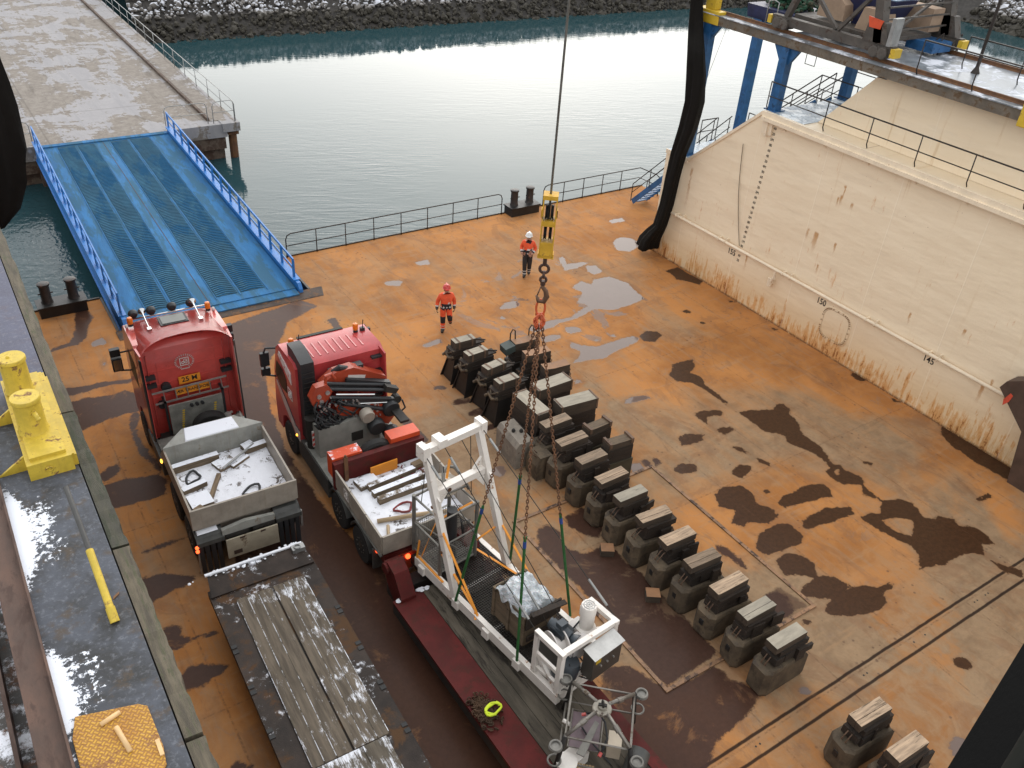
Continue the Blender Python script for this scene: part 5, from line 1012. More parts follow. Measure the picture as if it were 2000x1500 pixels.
m = MB(); m.prism([(-.2, 1.98), (.75, 1.55), (1.05, 1.35), (1.05, 1.22), (.2, 1.55), (-.3, 1.82)], 'y', 4.24, 4.36); m.build('lower_link', m_chassis, U, .02)
for (x, z, r_, mt, yy) in ((.22, 2.13, .19, m_boxgrey, 4.12), (.45, 1.74, .23, m_plast, 4.05), (.84, 1.45, .23, m_plast, 3.95), (.98, 2.02, .24, m_plast, 4.3)):
    m = MB(); m.lathe([(r_*.25, -.13), (r_*.92, -.12), (r_, -.09), (r_, .10), (r_*.9, .13)], (x, yy, z), (0, 1, .15), 26); m.build('hydraulic_drum', mt, U, smooth='auto')
m = MB(); m.box(-.42, .5, 4.9, 5.12, 3.05, 3.2); m.tube([(-.35, 4.9, 3.2), (-.2, 4.8, 3.36), (.0, 4.85, 3.24)], .08, 8); m.build('cover_sheet', m_plast, U, .04)
m = MB(); m.box(-.02, .2, 4.86, 4.895, 3.10, 3.19); m.box(.22, .42, 4.86, 4.895, 3.06, 3.15); m.build('reflector_strip', m_white, U)
m = MB(); m.hexa([(.85, 4.3, 2.55), (1.15, 4.3, 2.42), (1.15, 4.5, 2.42), (.85, 4.5, 2.55), (.9, 4.3, 2.72), (1.25, 4.3, 2.55), (1.25, 4.5, 2.55), (.9, 4.5, 2.72)]); m.cyl((1.2, 4.3, 2.2), (1.2, 4.5, 2.2), .12); m.build('arm_tip', m_chassis, U, .02)
m = MB(); m.tube([(1.28, 4.2, 2.25), (1.35, 4.15, 2.0), (1.22, 4.2, 1.85)], .025, 8); m.build('crane_hook', m_plast, U)
# bed
m = MB(); m.box(-1.2, 1.2, .1, 2.85, 1.2, 1.30); m.box(-1.18, 1.18, .06, 3.0, .95, 1.2); m.build('bed_floor', m_maroon, U)
m = MB(); m.box(-1.22, 1.22, .05, .10, 1.30, 1.84); m.build('tailboard', m_boxgrey, U, .008)
for s in (-1, 1):
    m = MB()
    for a, b_ in ((.12, .95), (.99, 1.85), (1.89, 2.78)): m.box(min(s*1.2, s*1.245), max(s*1.2, s*1.245), a, b_, 1.26, 1.80)
    m.build('side_board', m_boxgrey, U, .006)
logo((-1.25, 2.1, 1.52), (0, -1, 0), (0, 0, 1), U, .26, m_white)
m = MB(); m.box(-1.24, 1.24, 2.82, 2.98, 1.1, 1.92); m.build('bulkhead', m_maroon, U, .012)
m = MB(); m.box(-1.22, -.42, 2.985, 3.35, 1.35, 1.98); m.build('tool_box', m_orsnow, U, .015); m = MB(); m.box(.38, 1.2, 2.985, 3.38, 1.5, 2.05); m.build('tool_box', m_orange, U, .015)
m = MB(); m.lathe([(.2, -.13), (.45, -.13), (.5, -.08), (.5, .08), (.45, .13), (.2, .13)], (0.0, 3.2, 1.55), (0, 1, .15), 30); sp = m.build('spare_wheel', m_tyre, U, smooth='auto'); MB().lathe([(.22, -.11), (.14, -.05), (.08, .1)], (0.0, 3.2, 1.55), (0, 1, .15), 20).build('rim', m_rim, sp)
m = MB(); m.cyl((-.95, 2.8, 1.9), (-.95, 2.8, 2.15), .03); m.box(-1.0, -.9, 2.76, 2.815, 1.2, 2.1); m.build('stake', m_rustst, U)
m = MB(); m.prism([(.95, 1.95), (1.2, 1.95), (1.2, 2.02), (.95, 2.02)], 'y', 3.6, 4.6); m.build('side_rack', m_chassis, U)
# rear end
m = MB(); 
for x in (-1.1, 1.1): 
    for y in (1.35, 2.72):
        m.prism([(y+.62*math.cos(a), .5+.62*math.sin(a)) for a in (R(20+14*i) for i in range(11))]+[(y+.58*math.cos(a), .5+.58*math.sin(a)) for a in (R(160-14*i) for i in range(11))], 'x', x-.15, x+.15)
m.build('mudguard', m_dgrey, U, smooth='auto')
m = MB(); m.box(-1.24, -.95, .6, .66, .35, .98); m.box(.95, 1.24, .6, .66, .35, .98); m.build('mud_flap', m_dgrey, U)
for x, z in ((-1.12, .92),): MB().cyl((x, .60, z), (x, .55, z), .055, n=14).build('tail_lamp', m_redlamp, U)
MB().cyl((-.62, .02, 1.02), (-.62, -.03, 1.02), .06, n=14).build('tail_lamp', m_redlamp, U)
m = MB(); m.cyl((-.82, .12, .35), (-.82, .12, 1.1), .1, n=14); m.box(-.75, -.4, .02, .3, .6, 1.1); m.build('stabiliser_leg', m_ora, U, .01)
snowbed(U, -1.19, 1.19, .11, 2.8, 1.34, 'white snow with red specks lying in the bed of the crane truck', 9)
bz = 1.34
baulk(U, 'plank', 'snow covered board against the bulkhead in the crane truck bed', -.55, 2.45, bz, .55, .35, .12, 8, m_wood, 'board')
baulk(U, 'sign_board', 'narrow orange board standing by the bulkhead in the crane truck bed', .02, 2.66, bz, .75, .04, .3, 2, m_orsign, 'board')
gp_ = 'timbers lying side by side in the crane truck bed'
baulk(U, 'timber_baulk', 'front one of three snowy timbers side by side in the crane truck bed', .05, 2.28, bz, 1.35, .15, .16, 6, m_wood, group=gp_)
baulk(U, 'timber_baulk', 'middle one of three snowy timbers side by side in the crane truck bed', .1, 1.98, bz, 1.45, .15, .16, 4, m_wood, group=gp_)
baulk(U, 'timber_baulk', 'rear one of three snowy timbers side by side in the crane truck bed', .15, 1.68, bz, 1.5, .15, .16, 2, m_wood, group=gp_)
baulk(U, 'timber_baulk', 'short bare weathered timber by the bulkhead of the crane truck bed', .95, 2.45, bz, .5, .18, .18, 8, m_woodbare)
baulk(U, 'wooden_pole', 'pale wooden pole lying across the rear of the crane truck bed', .0, .78, bz, 1.9, .11, .1, -16, m_pale, 'pole', None, 'pole')
baulk(U, 'wooden_pole', 'short pale stick under the pole end in the crane truck bed', -.85, .52, bz, .6, .08, .1, 70, m_pale, 'pole', None, 'pole')
baulk(U, 'hose', 'small dark red hose lying in the snow of the crane truck bed', -.15, 1.2, bz, .3, .1, .1, 0, M("dark red hose", (.2, .02, .02), .6), 'hose', None, 'hose')
# red tape shreds
rs = random.Random(8); m = MB()
for k in range(70):
    x, y = rs.gauss(.85, .28), rs.gauss(2.05, .35)
    if not (-1.1 < x < 1.15 and .2 < y < 2.75): continue
    a = rs.random()*6.28; d = Vector((math.cos(a), math.sin(a), 0))*rs.uniform(.02, .06); p = Vector((x, y, .05)); m.beam(p-d, p+d, .03, .015)
o = m.build('debris', M("dark red debris", (.14, .012, .015), .6)); o.location = world(U, 0, 0, bz); o.rotation_euler.z = U.rotation_euler.z; tag(o, 'dark red shreds scattered on the snow of the crane truck bed', 'debris', kind='stuff')

# ---------------- trailers
m_tdeck = M("dark wet trailer deck", (.040, .028, .022), .5, 0, var=.6, vs=1.3, col2=(.085, .045, .022), c2=.35, c2s=1.2, snow=.31, sns=1.6, bump=.3, spec=.2)
m_tplank = M("grey trailer planks", (.15, .122, .092), .75, var=.45, vs=2.5, stretch=(4, .4, 4), snow=.39, sns=1.6, snst=(2, .5, 2), spec=.2, bump=.4, bs=40)
m_tpsnow = M("scraped snow planks", (.13, .11, .085), .75, var=.4, vs=2.5, stretch=(4, .5, 4), snow=.49, sns=2.0, snst=(3, .4, 3), spec=.2, bump=.4)
m_tgrey = M("grey oiled planks", (.10, .085, .065), .75, spec=.2, var=.5, vs=1.2, stretch=(3, .5, 3), col2=(.03, .025, .02), c2=.35, c2s=1.3, bump=.4)
V = thing('low_loader_trailer', 'long dark steel low loader trailer with snowy centre planks behind the ballast truck', 'trailer', (3.72, 14.42, 0), R(-1.6))
m = MB(); m.box(-1.2, 1.2, -16, .0, .70, .86); m.box(-.9, .9, -16, -.2, .45, .70); m.build('deck', m_tdeck, V, .012)
m = MB(); m.hexa([(-1.18, -.25, .865), (1.18, -.25, .865), (1.1, .35, .98), (-1.1, .35, .98), (-1.18, -.25, .90), (1.18, -.25, .90), (1.1, .35, 1.02), (-1.1, .35, 1.02)]); m.build('front_ramp', m_tdeck, V)
m = MB(); m.box(-1.15, 1.1, .30, .36, 1.02, 1.06); 
for k in range(40): 
    x = rs.choice([rs.gauss(.95, .12), rs.gauss(-.9, .2), rs.uniform(-1, 1)]); m.ball((x, rs.uniform(.22, .42), 1.03), rs.uniform(.015, .05), (1, 1, .5), 1)
m.build('snow_ridge', m_snow, V)
m = MB(); m.box(.82, 1.12, .12, .3, .95, 1.08); m.ring((.95, .2, 1.1), .07, .016, (0, 0, 1)); m.build('lashing_eye', m_galv, V)
m = MB()
for k, x in enumerate((-.72, -.48, -.24, .1, .34, .58)): m.box(x, x+.225, -5.15, -.55, .862, .905)
m.box(-.01, .06, -5.15, -.55, .862, .885); m.build('centre_plank', m_tplank, V, .008)
m = MB()
for x in (-.76, -.26, .24): m.box(x, x+.49, -7.3, -5.18, .862, .92)
m.build('centre_plank', m_tpsnow, V, .008)
m = MB()
for x in (-.725, -.49, -.25, .33, .575, .81): m.box(x-.006, x+.010, -5.1, -.6, .88, .8975)
m.build('snow_line', M('snow in the gaps', (.10, .085, .06), .8, snow=.5, sns=3, snst=(1, 1, 1), bump=0), V)
for k in range(10):
    for s in (-1, 1):
        m = MB(); m.box(min(s*1.203, s*1.09), max(s*1.203, s*1.09), -1.7-1.12*k-.09, -1.7-1.12*k, .74, .875); m.box(min(s*1.203, s*1.09), max(s*1.203, s*1.09), -1.7-1.12*k-.24, -1.7-1.12*k-.14, .74, .875); m.build('stake_pocket', m_ink, V)
for k in (0, 3, 6):
    for x in (-1.1, 1.1): wheel(V, x, -12-k*.45, .4, .25)
m = MB(); m.box(.3, 1.17, -8.2, -6.9, .863, .872); m.build('dark_plate', m_dgrey, V)

Z = thing('low_loader_trailer', 'maroon low loader trailer with grey planks behind the crane truck, under the hanging frame', 'trailer', (7.20, 12.2, 0), R(1.0))
m = MB(); m.box(-1.27, -.55, -16, 0, .79, .86); m.build('side_beam', m_maroon, Z, .012); m = MB(); m.box(-1.26, -.56, -16, -.01, .5, .788); m.build('side_web', m_chassis, Z)
m = MB(); m.box(1.0, 1.27, -16, 0, .55, .86); m.build('side_beam', m_maroon, Z, .012)
m = MB()
for k in range(5): m.box(-.54+.306*k, -.54+.306*k+.296, -16, -.02, .74, .868)
m.build('deck_plank', m_tgrey, Z, .008)
m = MB(); m.box(-.75, .75, -16, -.3, .45, .74); m.build('chassis', m_chassis, Z)
for x in (-1.12, .72):
    m = MB(); m.prism([(-.15, .45), (.12, .45), (.55, .9), (.72, 1.42), (.5, 1.55), (.2, 1.45), (-.15, .95)], 'x', x, x+.36); m.cyl((x-.06, .55, 1.35), (x+.42, .55, 1.35), .14, n=16); m.build('gooseneck_arm', m_maroon, Z, .025)
m = MB(); m.box(-1.1, 1.1, .25, .6, .5, .8); m.box(-.3, .3, .3, 1.6, .75, 1.0); m.cyl((0, 1.3, .8), (0, 1.3, 1.2), .1); m.build('gooseneck', m_chassis, Z, .02)
m = MB()
for k in range(12): m.tube([(rs.uniform(-.8, .8), .35, rs.uniform(.7, 1.1)), (rs.uniform(-.8, .8), .7, .5), (rs.uniform(-.8, .8), 1.1, rs.uniform(.6, 1.0))], .025, 6)
m.build('hoses', m_plast, Z, smooth=True)
m = MB()
for k in range(14): m.ball((rs.uniform(-1.2, -.4), -.02+rs.uniform(-.06, .03), .88), rs.uniform(.03, .06), (1.6, 1, .4), 1)
m.build('snow_ridge', m_snow, Z)
for k in (0, 3, 6):
    for x in (-1.3, 1.3): wheel(Z, x, -12-k*.45, .38, .25)
# ================================================================ KEEL BLOCKS ----------------------------------------------
m_cblk = M("damp concrete block", (.110, .080, .050), .85, var=.45, vs=3, col2=(.05, .036, .024), c2=.33, c2s=2.5, rvar=.3, bump=.12)
m_dwood = M("black soaked timber", (.032, .021, .014), .8, var=.55, vs=4, stretch=(.6, 4, 4), rvar=.4, bump=.5)
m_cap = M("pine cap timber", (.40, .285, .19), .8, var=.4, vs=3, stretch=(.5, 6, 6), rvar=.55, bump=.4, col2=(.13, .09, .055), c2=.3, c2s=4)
m_capside = M("dirty shaded cap side", (.06, .042, .028), .8, var=.4, stretch=(.6, 4, 4))  # side colour carries dirt plus the painted-in shade of the backlit faces
m_ply = M("grey weathered timber top", (.34, .30, .235), .8, var=.25, vs=3, stretch=(.6, 3, 3), rvar=.15, col2=(.12, .1, .07), c2=.15, c2s=4)
m_brown = M("brown painted board", (.30, .15, .07), .65, var=.25, vs=3, rvar=.3)
m_strap = M("rusty strap", (.13, .075, .045), .7, col2=(.06, .03, .02), c2=.3)
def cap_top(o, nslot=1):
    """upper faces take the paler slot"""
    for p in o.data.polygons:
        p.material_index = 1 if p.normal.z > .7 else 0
def keel_block(label, x, y, caps=m_cap, variant=0, rz=0.0):
    t = thing('keel_block', label, 'keel block', (x, y, 0), rz, 'keel blocks standing in a row on the dock deck'); rs = random.Random(int(y*100))
    m = MB(); j = lambda a=.02: rs.uniform(-a, a)
    # concrete footing: octagonal nose at the -x end
    PL = [(-.64, -.19), (-.64, .18), (-.50, .30), (.68, .29), (.68, -.29), (-.50, -.30)]; j2 = [(j(.03), j(.02)) for _ in PL]
    lay = [(.0, .95, .02), (.09, 1.0, .0), (.66, .99, .0), (.73, .91, .05)]
    rg = [[m.bm.verts.new(((px_+dx_)*sc_+sh_*(px_ < -.5), (py_+dy_)*sc_, z_ if px_ > -.45 or z_ < .6 else z_+.07)) for (px_, py_), (dx_, dy_) in zip(PL, j2)] for z_, sc_, sh_ in lay]
    for a_, b_ in zip(rg, rg[1:]):
        for i in range(6): m.bm.faces.new((a_[i], a_[(i+1) % 6], b_[(i+1) % 6], b_[i]))
    m.bm.faces.new(rg[0][::-1]); m.bm.faces.new(rg[-1]); f = m.build('footing', m_cblk, t, .005, seg=1)
    m = MB(); m.box(-.655, -.61, -.055, .055, .40, .55); m.build('lifting_slot', m_ink, f)
    for s in (-.05, .05):
        m = MB(); m.tube([(-.42, s, .72), (-.56, s, .84), (-.40, s, 1.04), (-.28, s, 1.05)], .014, 6); m.build('lifting_bar', m_strap, f, smooth=True)
    m = MB(); z = .66; ty = R(rs.uniform(-2.5, 2.5))
    for L in range(3):
        h = (.2, .2, .17)[L]; x0, x1 = -.40+j(.09)+.02*L, .50+j(.09)
        if L == 1:
            c = [x0, x0+.3+j(.05), x0+.62+j(.05), x1]
            for a, b in zip(c, c[1:]): m.box(a+.006, b-.006, -.2+j(), .2+j(), z+.002, z+h-.002)
        else: m.box(x0, x1, -.2+j(.03), .19+j(.03), z+.002, z+h-.002, j(.04))
        z += h
    m.build('timber_layer', m_dwood, t, .012); m = MB()
    for q in range(rs.randint(1, 3)):
        xx = rs.uniform(-.45, .4); m.box(xx, xx+rs.uniform(.1, .35), -.26+j(.02), -.2, .66+rs.uniform(0, .2), .95+rs.uniform(0, .25), j(.15))
    m.build('timber_wedge', m_dwood, t, .01); m = MB(); c0, c1 = -.46+j(.03), .46+j(.03)
    if variant == 1: m.box(c0, c1, -.16, -.03, z, 1.42); m.box(c0, c1+j(), -.024, .16, z, 1.425)
    else: m.box(c0, c1, -.16+j(.01), .16+j(.01), z, 1.42+j(.01), j(.03))
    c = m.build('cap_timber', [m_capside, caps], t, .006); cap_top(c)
    m = MB()
    for q in range(2): m.tube([(.5, -.2+.1*q, .95), (.58, -.2+.1*q, .8), (.55, -.15, .6), (.6, -.1, .5)], .02, 5)
    m.build('chain', m_strap, t)
    return t
place = ['beside the large pale topped blocks', 'second from the large pale topped blocks', 'third from the large pale topped blocks', 'just outside the hatch frame, fourth in the row', 'with a greyish cap, first inside the hatch frame', 'second inside the hatch frame', 'third inside the hatch frame, by the upper offcut', 'fourth inside the hatch frame', 'fifth inside the hatch frame, by the lower offcut', 'with a grey weathered cap, straddling the near edge of the hatch frame', 'with a grey weathered cap, end of the row beyond the hatch']
ys_ = [15.41, 14.51, 13.62, 12.75, 11.95, 11.06, 10.2, 9.34, 8.45, 7.59, 6.72]
for i, y in enumerate(ys_):
    keel_block('dark keel block with timber cap '+place[i] if 'cap,' not in place[i] else 'dark keel block '+place[i], 12.56+(.1 if i == 0 else 0), y, m_ply if i in (4, 9, 10) else m_cap, i % 2, R((2, 1.5, 1, 1.5, 0, -4, -1, -3, 0, 0, 0)[i]))
keel_block('dark timber capped keel block beyond the deck slot, farther one of the pair', 12.57, 4.54, m_cap, 1, R(-3)); keel_block('dark timber capped keel block beyond the deck slot, nearer one of the pair', 12.57, 3.67, m_cap, 0, R(-1))

def strap_block(label, x, y, rz):
    t = thing('bilge_block', label, 'dock block', (x, y, 0), R(rz), 'blocks with strapped tops and splayed legs'); rs = random.Random(int(y*77))
    m = MB()
    for s in (-1, 1):
        m.hexa([(-.62, s*.34-.015, 0), (.55, s*.34-.015, 0), (.55, s*.34+.015, 0), (-.62, s*.34+.015, 0), (-.42, s*.2-.015, .82), (.5, s*.2-.015, .82), (.5, s*.2+.015, .82), (-.42, s*.2+.015, .82)])
    m.hexa([(-.55, -.31, .02), (-.52, -.31, .02), (-.52, .31, .02), (-.55, .31, .02), (-.40, -.18, .8), (-.37, -.18, .8), (-.37, .18, .8), (-.40, .18, .8)]); m.box(.3, .34, -.25, .25, .01, .8); m.build('splayed_leg', m_black, t)
    m = MB(); m.box(-.55, .62, -.22, .22, .83, .98, rs.uniform(-.02, .02)); m.box(-.5, .58, -.2, .2, .99, 1.14); m.build('timber_layer', m_dwood, t, .012)
    m = MB(); m.tube([(-.48, -.24, .95), (-.58, -.1, .9), (-.55, .1, .98), (-.6, .22, .85)], .05, 7); m.tube([(-.45, -.2, 1.15), (-.56, 0, 1.0), (-.4, .22, 1.16)], .03, 6); m.build('rope_bundle', m_cblk, t)
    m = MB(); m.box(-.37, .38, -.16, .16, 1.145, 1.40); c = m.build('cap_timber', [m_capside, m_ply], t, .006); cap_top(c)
    for xx in (-.22, .25):
        m = MB(); m.box(xx-.03, xx+.03, -.166, .166, 1.402, 1.41); m.box(xx-.03, xx+.03, -.172, -.164, 1.1, 1.41); m.box(xx-.03, xx+.03, .164, .172, 1.1, 1.41); m.build('strap', m_strap, t)
    m = MB(); m.box(.40, .72, -.14, .14, 1.145, 1.19); m.beam((.45, .17, 1.2), (.78, -.1, 1.2), .04, .03); m.build('side_plate', m_dwood, t)
    return t
for lab, x, y, rz in (('dark strapped block with splayed legs, behind the walking worker', 12.6, 20.42, -1), ('dark strapped block with splayed legs, second from the far end', 12.58, 19.62, 4), ('dark strapped block with splayed legs, third from the far end', 12.68, 18.7, 8), ('dark strapped block with splayed legs, beside the large pale block', 12.6, 17.86, 3)): strap_block(lab, x, y, rz)
def ply_block(label, x, y, rz, hoops=False):
    t = thing('bilge_block', label, 'dock block', (x, y, 0), R(rz), 'brown topped bilge blocks')
    m = MB(); m.box(-.5, .45, -.25, .25, 0, .7); m.box(-.62, -.5, -.15, .15, .3, .75); m.build('footing', m_chassis, t, .02)
    m = MB(); m.box(-.45, .45, -.2, .2, .702, .9); m.box(-.42, .44, -.18, .18, .905, 1.12); m.build('timber_layer', m_dwood, t, .012)
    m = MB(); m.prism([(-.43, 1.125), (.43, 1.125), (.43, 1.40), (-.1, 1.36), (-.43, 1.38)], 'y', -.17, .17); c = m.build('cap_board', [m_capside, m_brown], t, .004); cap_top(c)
    m = MB()
    for k in range(6): m.ring((.5+.02*k, -.02+.02*(k % 2), 1.1-.09*k), .04, .013, (k % 2, 1-k % 2, 0), 10, 5)
    m.build('chain', m_strap, t)
    m = MB(); m.tube([(-.5, -.15, .7), (-.75, -.3, .95)], .015); m.tube([(-.5, -.05, .7), (-.75, -.2, .95)], .015); m.build('lifting_bar', m_strap, t)
    if hoops:
        m = MB(); m.hexa([(-.78, -.22, 1.05), (-.45, -.22, 1.15), (-.45, .2, 1.15), (-.78, .2, 1.05), (-.8, -.2, 1.28), (-.45, -.2, 1.36), (-.45, .2, 1.36), (-.8, .2, 1.28)]); m.build('green_bracket', M("dull green paint", (.04, .055, .05), .6, var=.3), t, .01)
        for xx in (-.45, .25): MB().tube([(xx, .15, 1.2), (xx, .15, 1.62), (xx+.08, .15, 1.75), (xx+.17, .15, 1.68), (xx+.2, .15, 1.3)], .022, 7).build('hoop', m_chassis, t, smooth=True)
    return t
ply_block('dark block with a brown board top and two bent steel hoops', 14.36, 19.52, -3, True); ply_block('dark block with an orange brown board top, between two others', 14.3, 18.74, -8); ply_block('dark block with an orange brown board top, by the large pale topped blocks', 14.38, 17.82, -9)
def big_block(label, x, y, rz, h=1.45):
    t = thing('large_block', label, 'dock block', (x, y, 0), R(rz), 'large pale topped blocks')
    m = MB(); m.box(-.62, .60, -.27, .27, 0, .62); m.box(-.55, .5, -.3, .3, .1, .5); m.build('footing', m_dwood, t, .02)
    m = MB(); m.box(-.6, .62, -.22, .22, .622, .85); m.box(-.65, .58, -.24, .24, .86, 1.08); m.build('timber_layer', m_dwood, t, .015)
    m = MB(); m.box(-.64, .64, -.235, .235, 1.085, h); c = m.build('cap_timber', [m_capside, m_ply], t, .006); cap_top(c)
    for xx in (-.6, .6): 
        m = MB(); m.box(xx-.025, xx+.025, -.245, .245, h+.001, h+.014); m.box(xx-.025, xx+.025, -.25, -.238, h-.3, h+.012); m.box(xx-.025, xx+.025, .238, .25, h-.3, h+.012); m.build('strap', m_strap, t)
big_block('large block with pale timber top next to the brown topped blocks', 13.66, 17.02, 1.5); big_block('large block with pale timber top beside the narrow dark blocks', 13.78, 15.95, -5); big_block('large block with pale timber top lying lengthwise, over the grey concrete block', 12.54, 16.43, 92)
t = thing('concrete_block', 'grey concrete block with a chamfered nose and two small weights on top', 'concrete block', (11.83, 16.05, 0), R(-4))
m = MB(); m.prism([(-.33, 0), (.33, 0), (.33, .72), (.22, .88), (-.22, .88), (-.33, .72)], 'y', -.55, .6); m.build('body', M("grey concrete", (.22, .19, .155), .85, var=.3, vs=4, col2=(.1, .07, .05), c2=.2, bump=.4), t, .03)
m = MB(); m.box(-.05, .06, .62, .66, .1, .6); m.build('steel_plate', m_rustst, t)
for a, b_ in ((-.1, .05), (.1, -.05)):
    m = MB(); m.lathe([(.05, .88), (.06, .92), (.03, .98)], (a, b_, 0), n=10); m.build('weight', m_chassis, t)
t = thing('concrete_block', 'smaller grey concrete block in the gap between the big block and the row', 'concrete block', (12.0, 15.0, 0), R(-2))
m = MB(); m.prism([(-.28, 0), (.28, 0), (.3, .5), (.2, .78), (-.2, .78), (-.3, .5)], 'y', -.2, .35); m.build('body', m_cblk, t, .03); m = MB(); m.tube([(-.2, .0, .7), (-.4, -.1, .95)], .015); m.tube([(-.12, .1, .75), (-.32, .0, 1.0)], .015); m.build('lifting_bar', m_strap, t)
def narrow_block(label, x, y, rz):
    t = thing('side_block', label, 'dock block', (x, y, 0), R(rz), 'narrow dark blocks with worn strapped tops')
    m = MB(); m.box(-.42, .46, -.2, .2, 0, .75); m.build('footing', M("olive steel", (.05, .042, .025), .7, var=.4), t, .02)
    m = MB(); m.box(-.43, .42, -.17, .17, .755, 1.2); m.build('timber_layer', m_dwood, t, .015)
    m = MB(); m.box(-.41, .42, -.15, .15, 1.205, 1.40); c = m.build('cap_timber', [m_capside, M("worn brown timber", (.13, .09, .055), .85, var=.5, vs=4, stretch=(.6, 5, 5))], t, .01); cap_top(c)
    for xx in (-.36, .36): m = MB(); m.box(xx-.04, xx+.04, -.19, .19, 1.3, 1.46); m.build('clamp', m_strap, t, .01)
narrow_block('narrow dark block with a clamped worn top, nearer to the large pale blocks', 13.62, 14.72, 3); narrow_block('narrow dark block with a clamped worn top and raised hooks, nearer to the hatch frame', 13.7, 13.87, -4)
for lab, x, y, rz in (('loose brown wood offcut on the wet hatch floor, the upper one', 11.72, 11.62, -32), ('loose brown wood offcut on the wet hatch floor, the lower one', 11.74, 9.86, -34)):
    m = MB(); m.box(-.17, .17, -.15, .15, 0, .2); o = m.build('wood_offcut', [m_capside, m_brown], bevel=.01); cap_top(o); o.location = (x, y, 0); o.rotation_euler.z = R(rz); tag(o, lab, 'wood block', 'loose wood offcuts')

# ================================================================ HANGING LOAD ----------------------------------------------
m_cw = M("cream white frame paint", (.80, .75, .69), .42, var=.08, vs=3, col2=(.33, .15, .05), c2=.16, c2s=5)
Z0 = 1.05
F = thing('lifting_frame', 'cream white steel machine frame with an A shaped gantry hanging on green slings', 'machine frame', (6.863, 12.274, Z0), R(-82.3))
FL = lambda l, w_, z=0: F.location+Vector((math.cos(R(-82.3))*l-math.sin(R(-82.3))*w_, math.sin(R(-82.3))*l+math.cos(R(-82.3))*w_, z))
WD = 1.62
m = MB()
for w_ in (.06, WD-.06): m.box(-.5, 4.27, w_-.06, w_+.06, 0, .26)
for l in (-.45, .95, 2.2, 3.45, 4.21): m.box(l-.05, l+.05, .12, WD-.12, .02, .22)
m.build('base_frame', m_cw, F, .012)
m = MB()
for l in (-.2, 1.07, 2.1, 3.1):
    for w_ in (-.06, WD+.0): m.box(l-.1, l+.1, w_, w_+.06, -.02, .2)
m.build('lifting_lug', m_cw, F, .01)
m = MB()
for k in range(62): m.box(.0+.056*k, .012+.056*k, .12, WD-.12, .235, .262)
for k in range(25): m.box(0, 3.47, .13+.056*k, .139+.056*k, .237, .264)
m.build('grating', M("dark grating", (.035, .03, .026), .55, .4, var=.4), F)
m = MB()
for w0, w1 in ((.06, .10), (WD-.06, WD-.10)): 
    m.beam((.92, w0, .26), (-.28, w1, 3.50), .135, .165, (1, 0, .3)); m.prism([(.30, 1.8), (.28, 2.45), (-.02, 2.6), (-.05, 2.4), (.2, 1.75)], 'y', w1-.02, w1+.02)
m.build('gantry_leg', m_cw, F, .012)
m = MB(); m.beam((-.26, .02, 3.48), (-.26, WD-.02, 3.48), .17, .155); m.beam((.03, .1, 2.5), (.03, WD-.1, 2.5), .165, .165)
for s, w_ in ((1, .18), (-1, WD-.18)): m.prism([(w_, 2.6), (w_+s*.22, 2.6), (w_, 2.85)], 'x', -.06, .0); m.prism([(w_, 2.4), (w_+s*.22, 2.4), (w_, 2.1)], 'x', .06, .12)
m.box(-.4, -.1, .35, .55, 3.5, 3.68); gb = m.build('gantry_beam', m_cw, F, .012)
m = MB(); m.cyl((.135, .45, 2.5), (.150, .45, 2.5), .05, n=14); m.build('beam_hole', m_rustst, gb)
m = MB(); m.box(-.42, -.14, -.03, .12, 3.3, 3.62); m.box(-.42, -.14, WD-.1, WD+.05, 3.3, 3.62); m.build('gantry_head', m_cw, F, .02)
m = MB()
for (l, w_, z) in ((-.22, .0, 3.0), (.1, .02, 2.2), (-.2, WD, 3.2), (.0, WD, 2.7), (-.3, .06, 3.35), (.5, -.01, 1.2)): m.ball((l, w_, z), .045, (1, .6, 1), 1)
m.build('rusty_bolt', m_rustst, F)
# stay wires with turnbuckles
m = MB(); ends = [((-.2, .05, 3.4), (3.5, .05, 1.4)), ((-.2, WD-.05, 3.45), (4.2, WD, 1.28)), ((-.2, .55, 3.4), (3.3, .6, 1.0)), ((-.2, 1.0, 3.4), (3.4, .9, 1.0)), ((-.26, .15, 3.4), (-.4, .1, 1.95)), ((-.26, 1.3, 3.4), (.1, 1.1, 2.0))]
for a, b_ in ends: m.tube([a, b_], .010, 5)
m.build('stay_wire', m_chassis, F)
m = MB()
for a, b_ in ends[:3]:
    a, b_ = Vector(a), Vector(b_); m.cyl(a.lerp(b_, .80), a.lerp(b_, .93), .028, n=8); m.cyl(a.lerp(b_, .06), a.lerp(b_, .14), .03, n=8)
m.build('turnbuckle', m_galv, F)
# orange lashing straps
m_los = M("orange lashing strap", (.80, .30, .03), .6, var=.1)
m = MB()
for a, b_ in (((-.45, .05, .3), (.55, .02, .3)), ((-.45, .1, .75), (-.45, .02, .25)), ((.3, .05, 1.9), (1.75, .04, .28)), ((.38, .1, 1.0), (1.62, .08, .3)), ((1.6, .1, .3), (1.75, -.02, .2)), ((-.3, .05, .4), (-.1, .3, 1.5)), ((-.1, .3, 1.5), (.1, 1.15, 1.75)), ((.15, 1.2, 1.5), (.25, 1.2, 1.0)), ((.6, WD-.02, 1.25), (.35, WD-.5, .8)), ((.6, WD-.02, 1.25), (1.9, WD-.0, .25)), ((.1, 1.2, .35), (1.5, WD-.1, .3)), ((-.26, .75, 2.95), (-.1, .55, 2.6))): m.beam(a, b_, .055, .012)
m.build('lashing_strap', m_los, F)
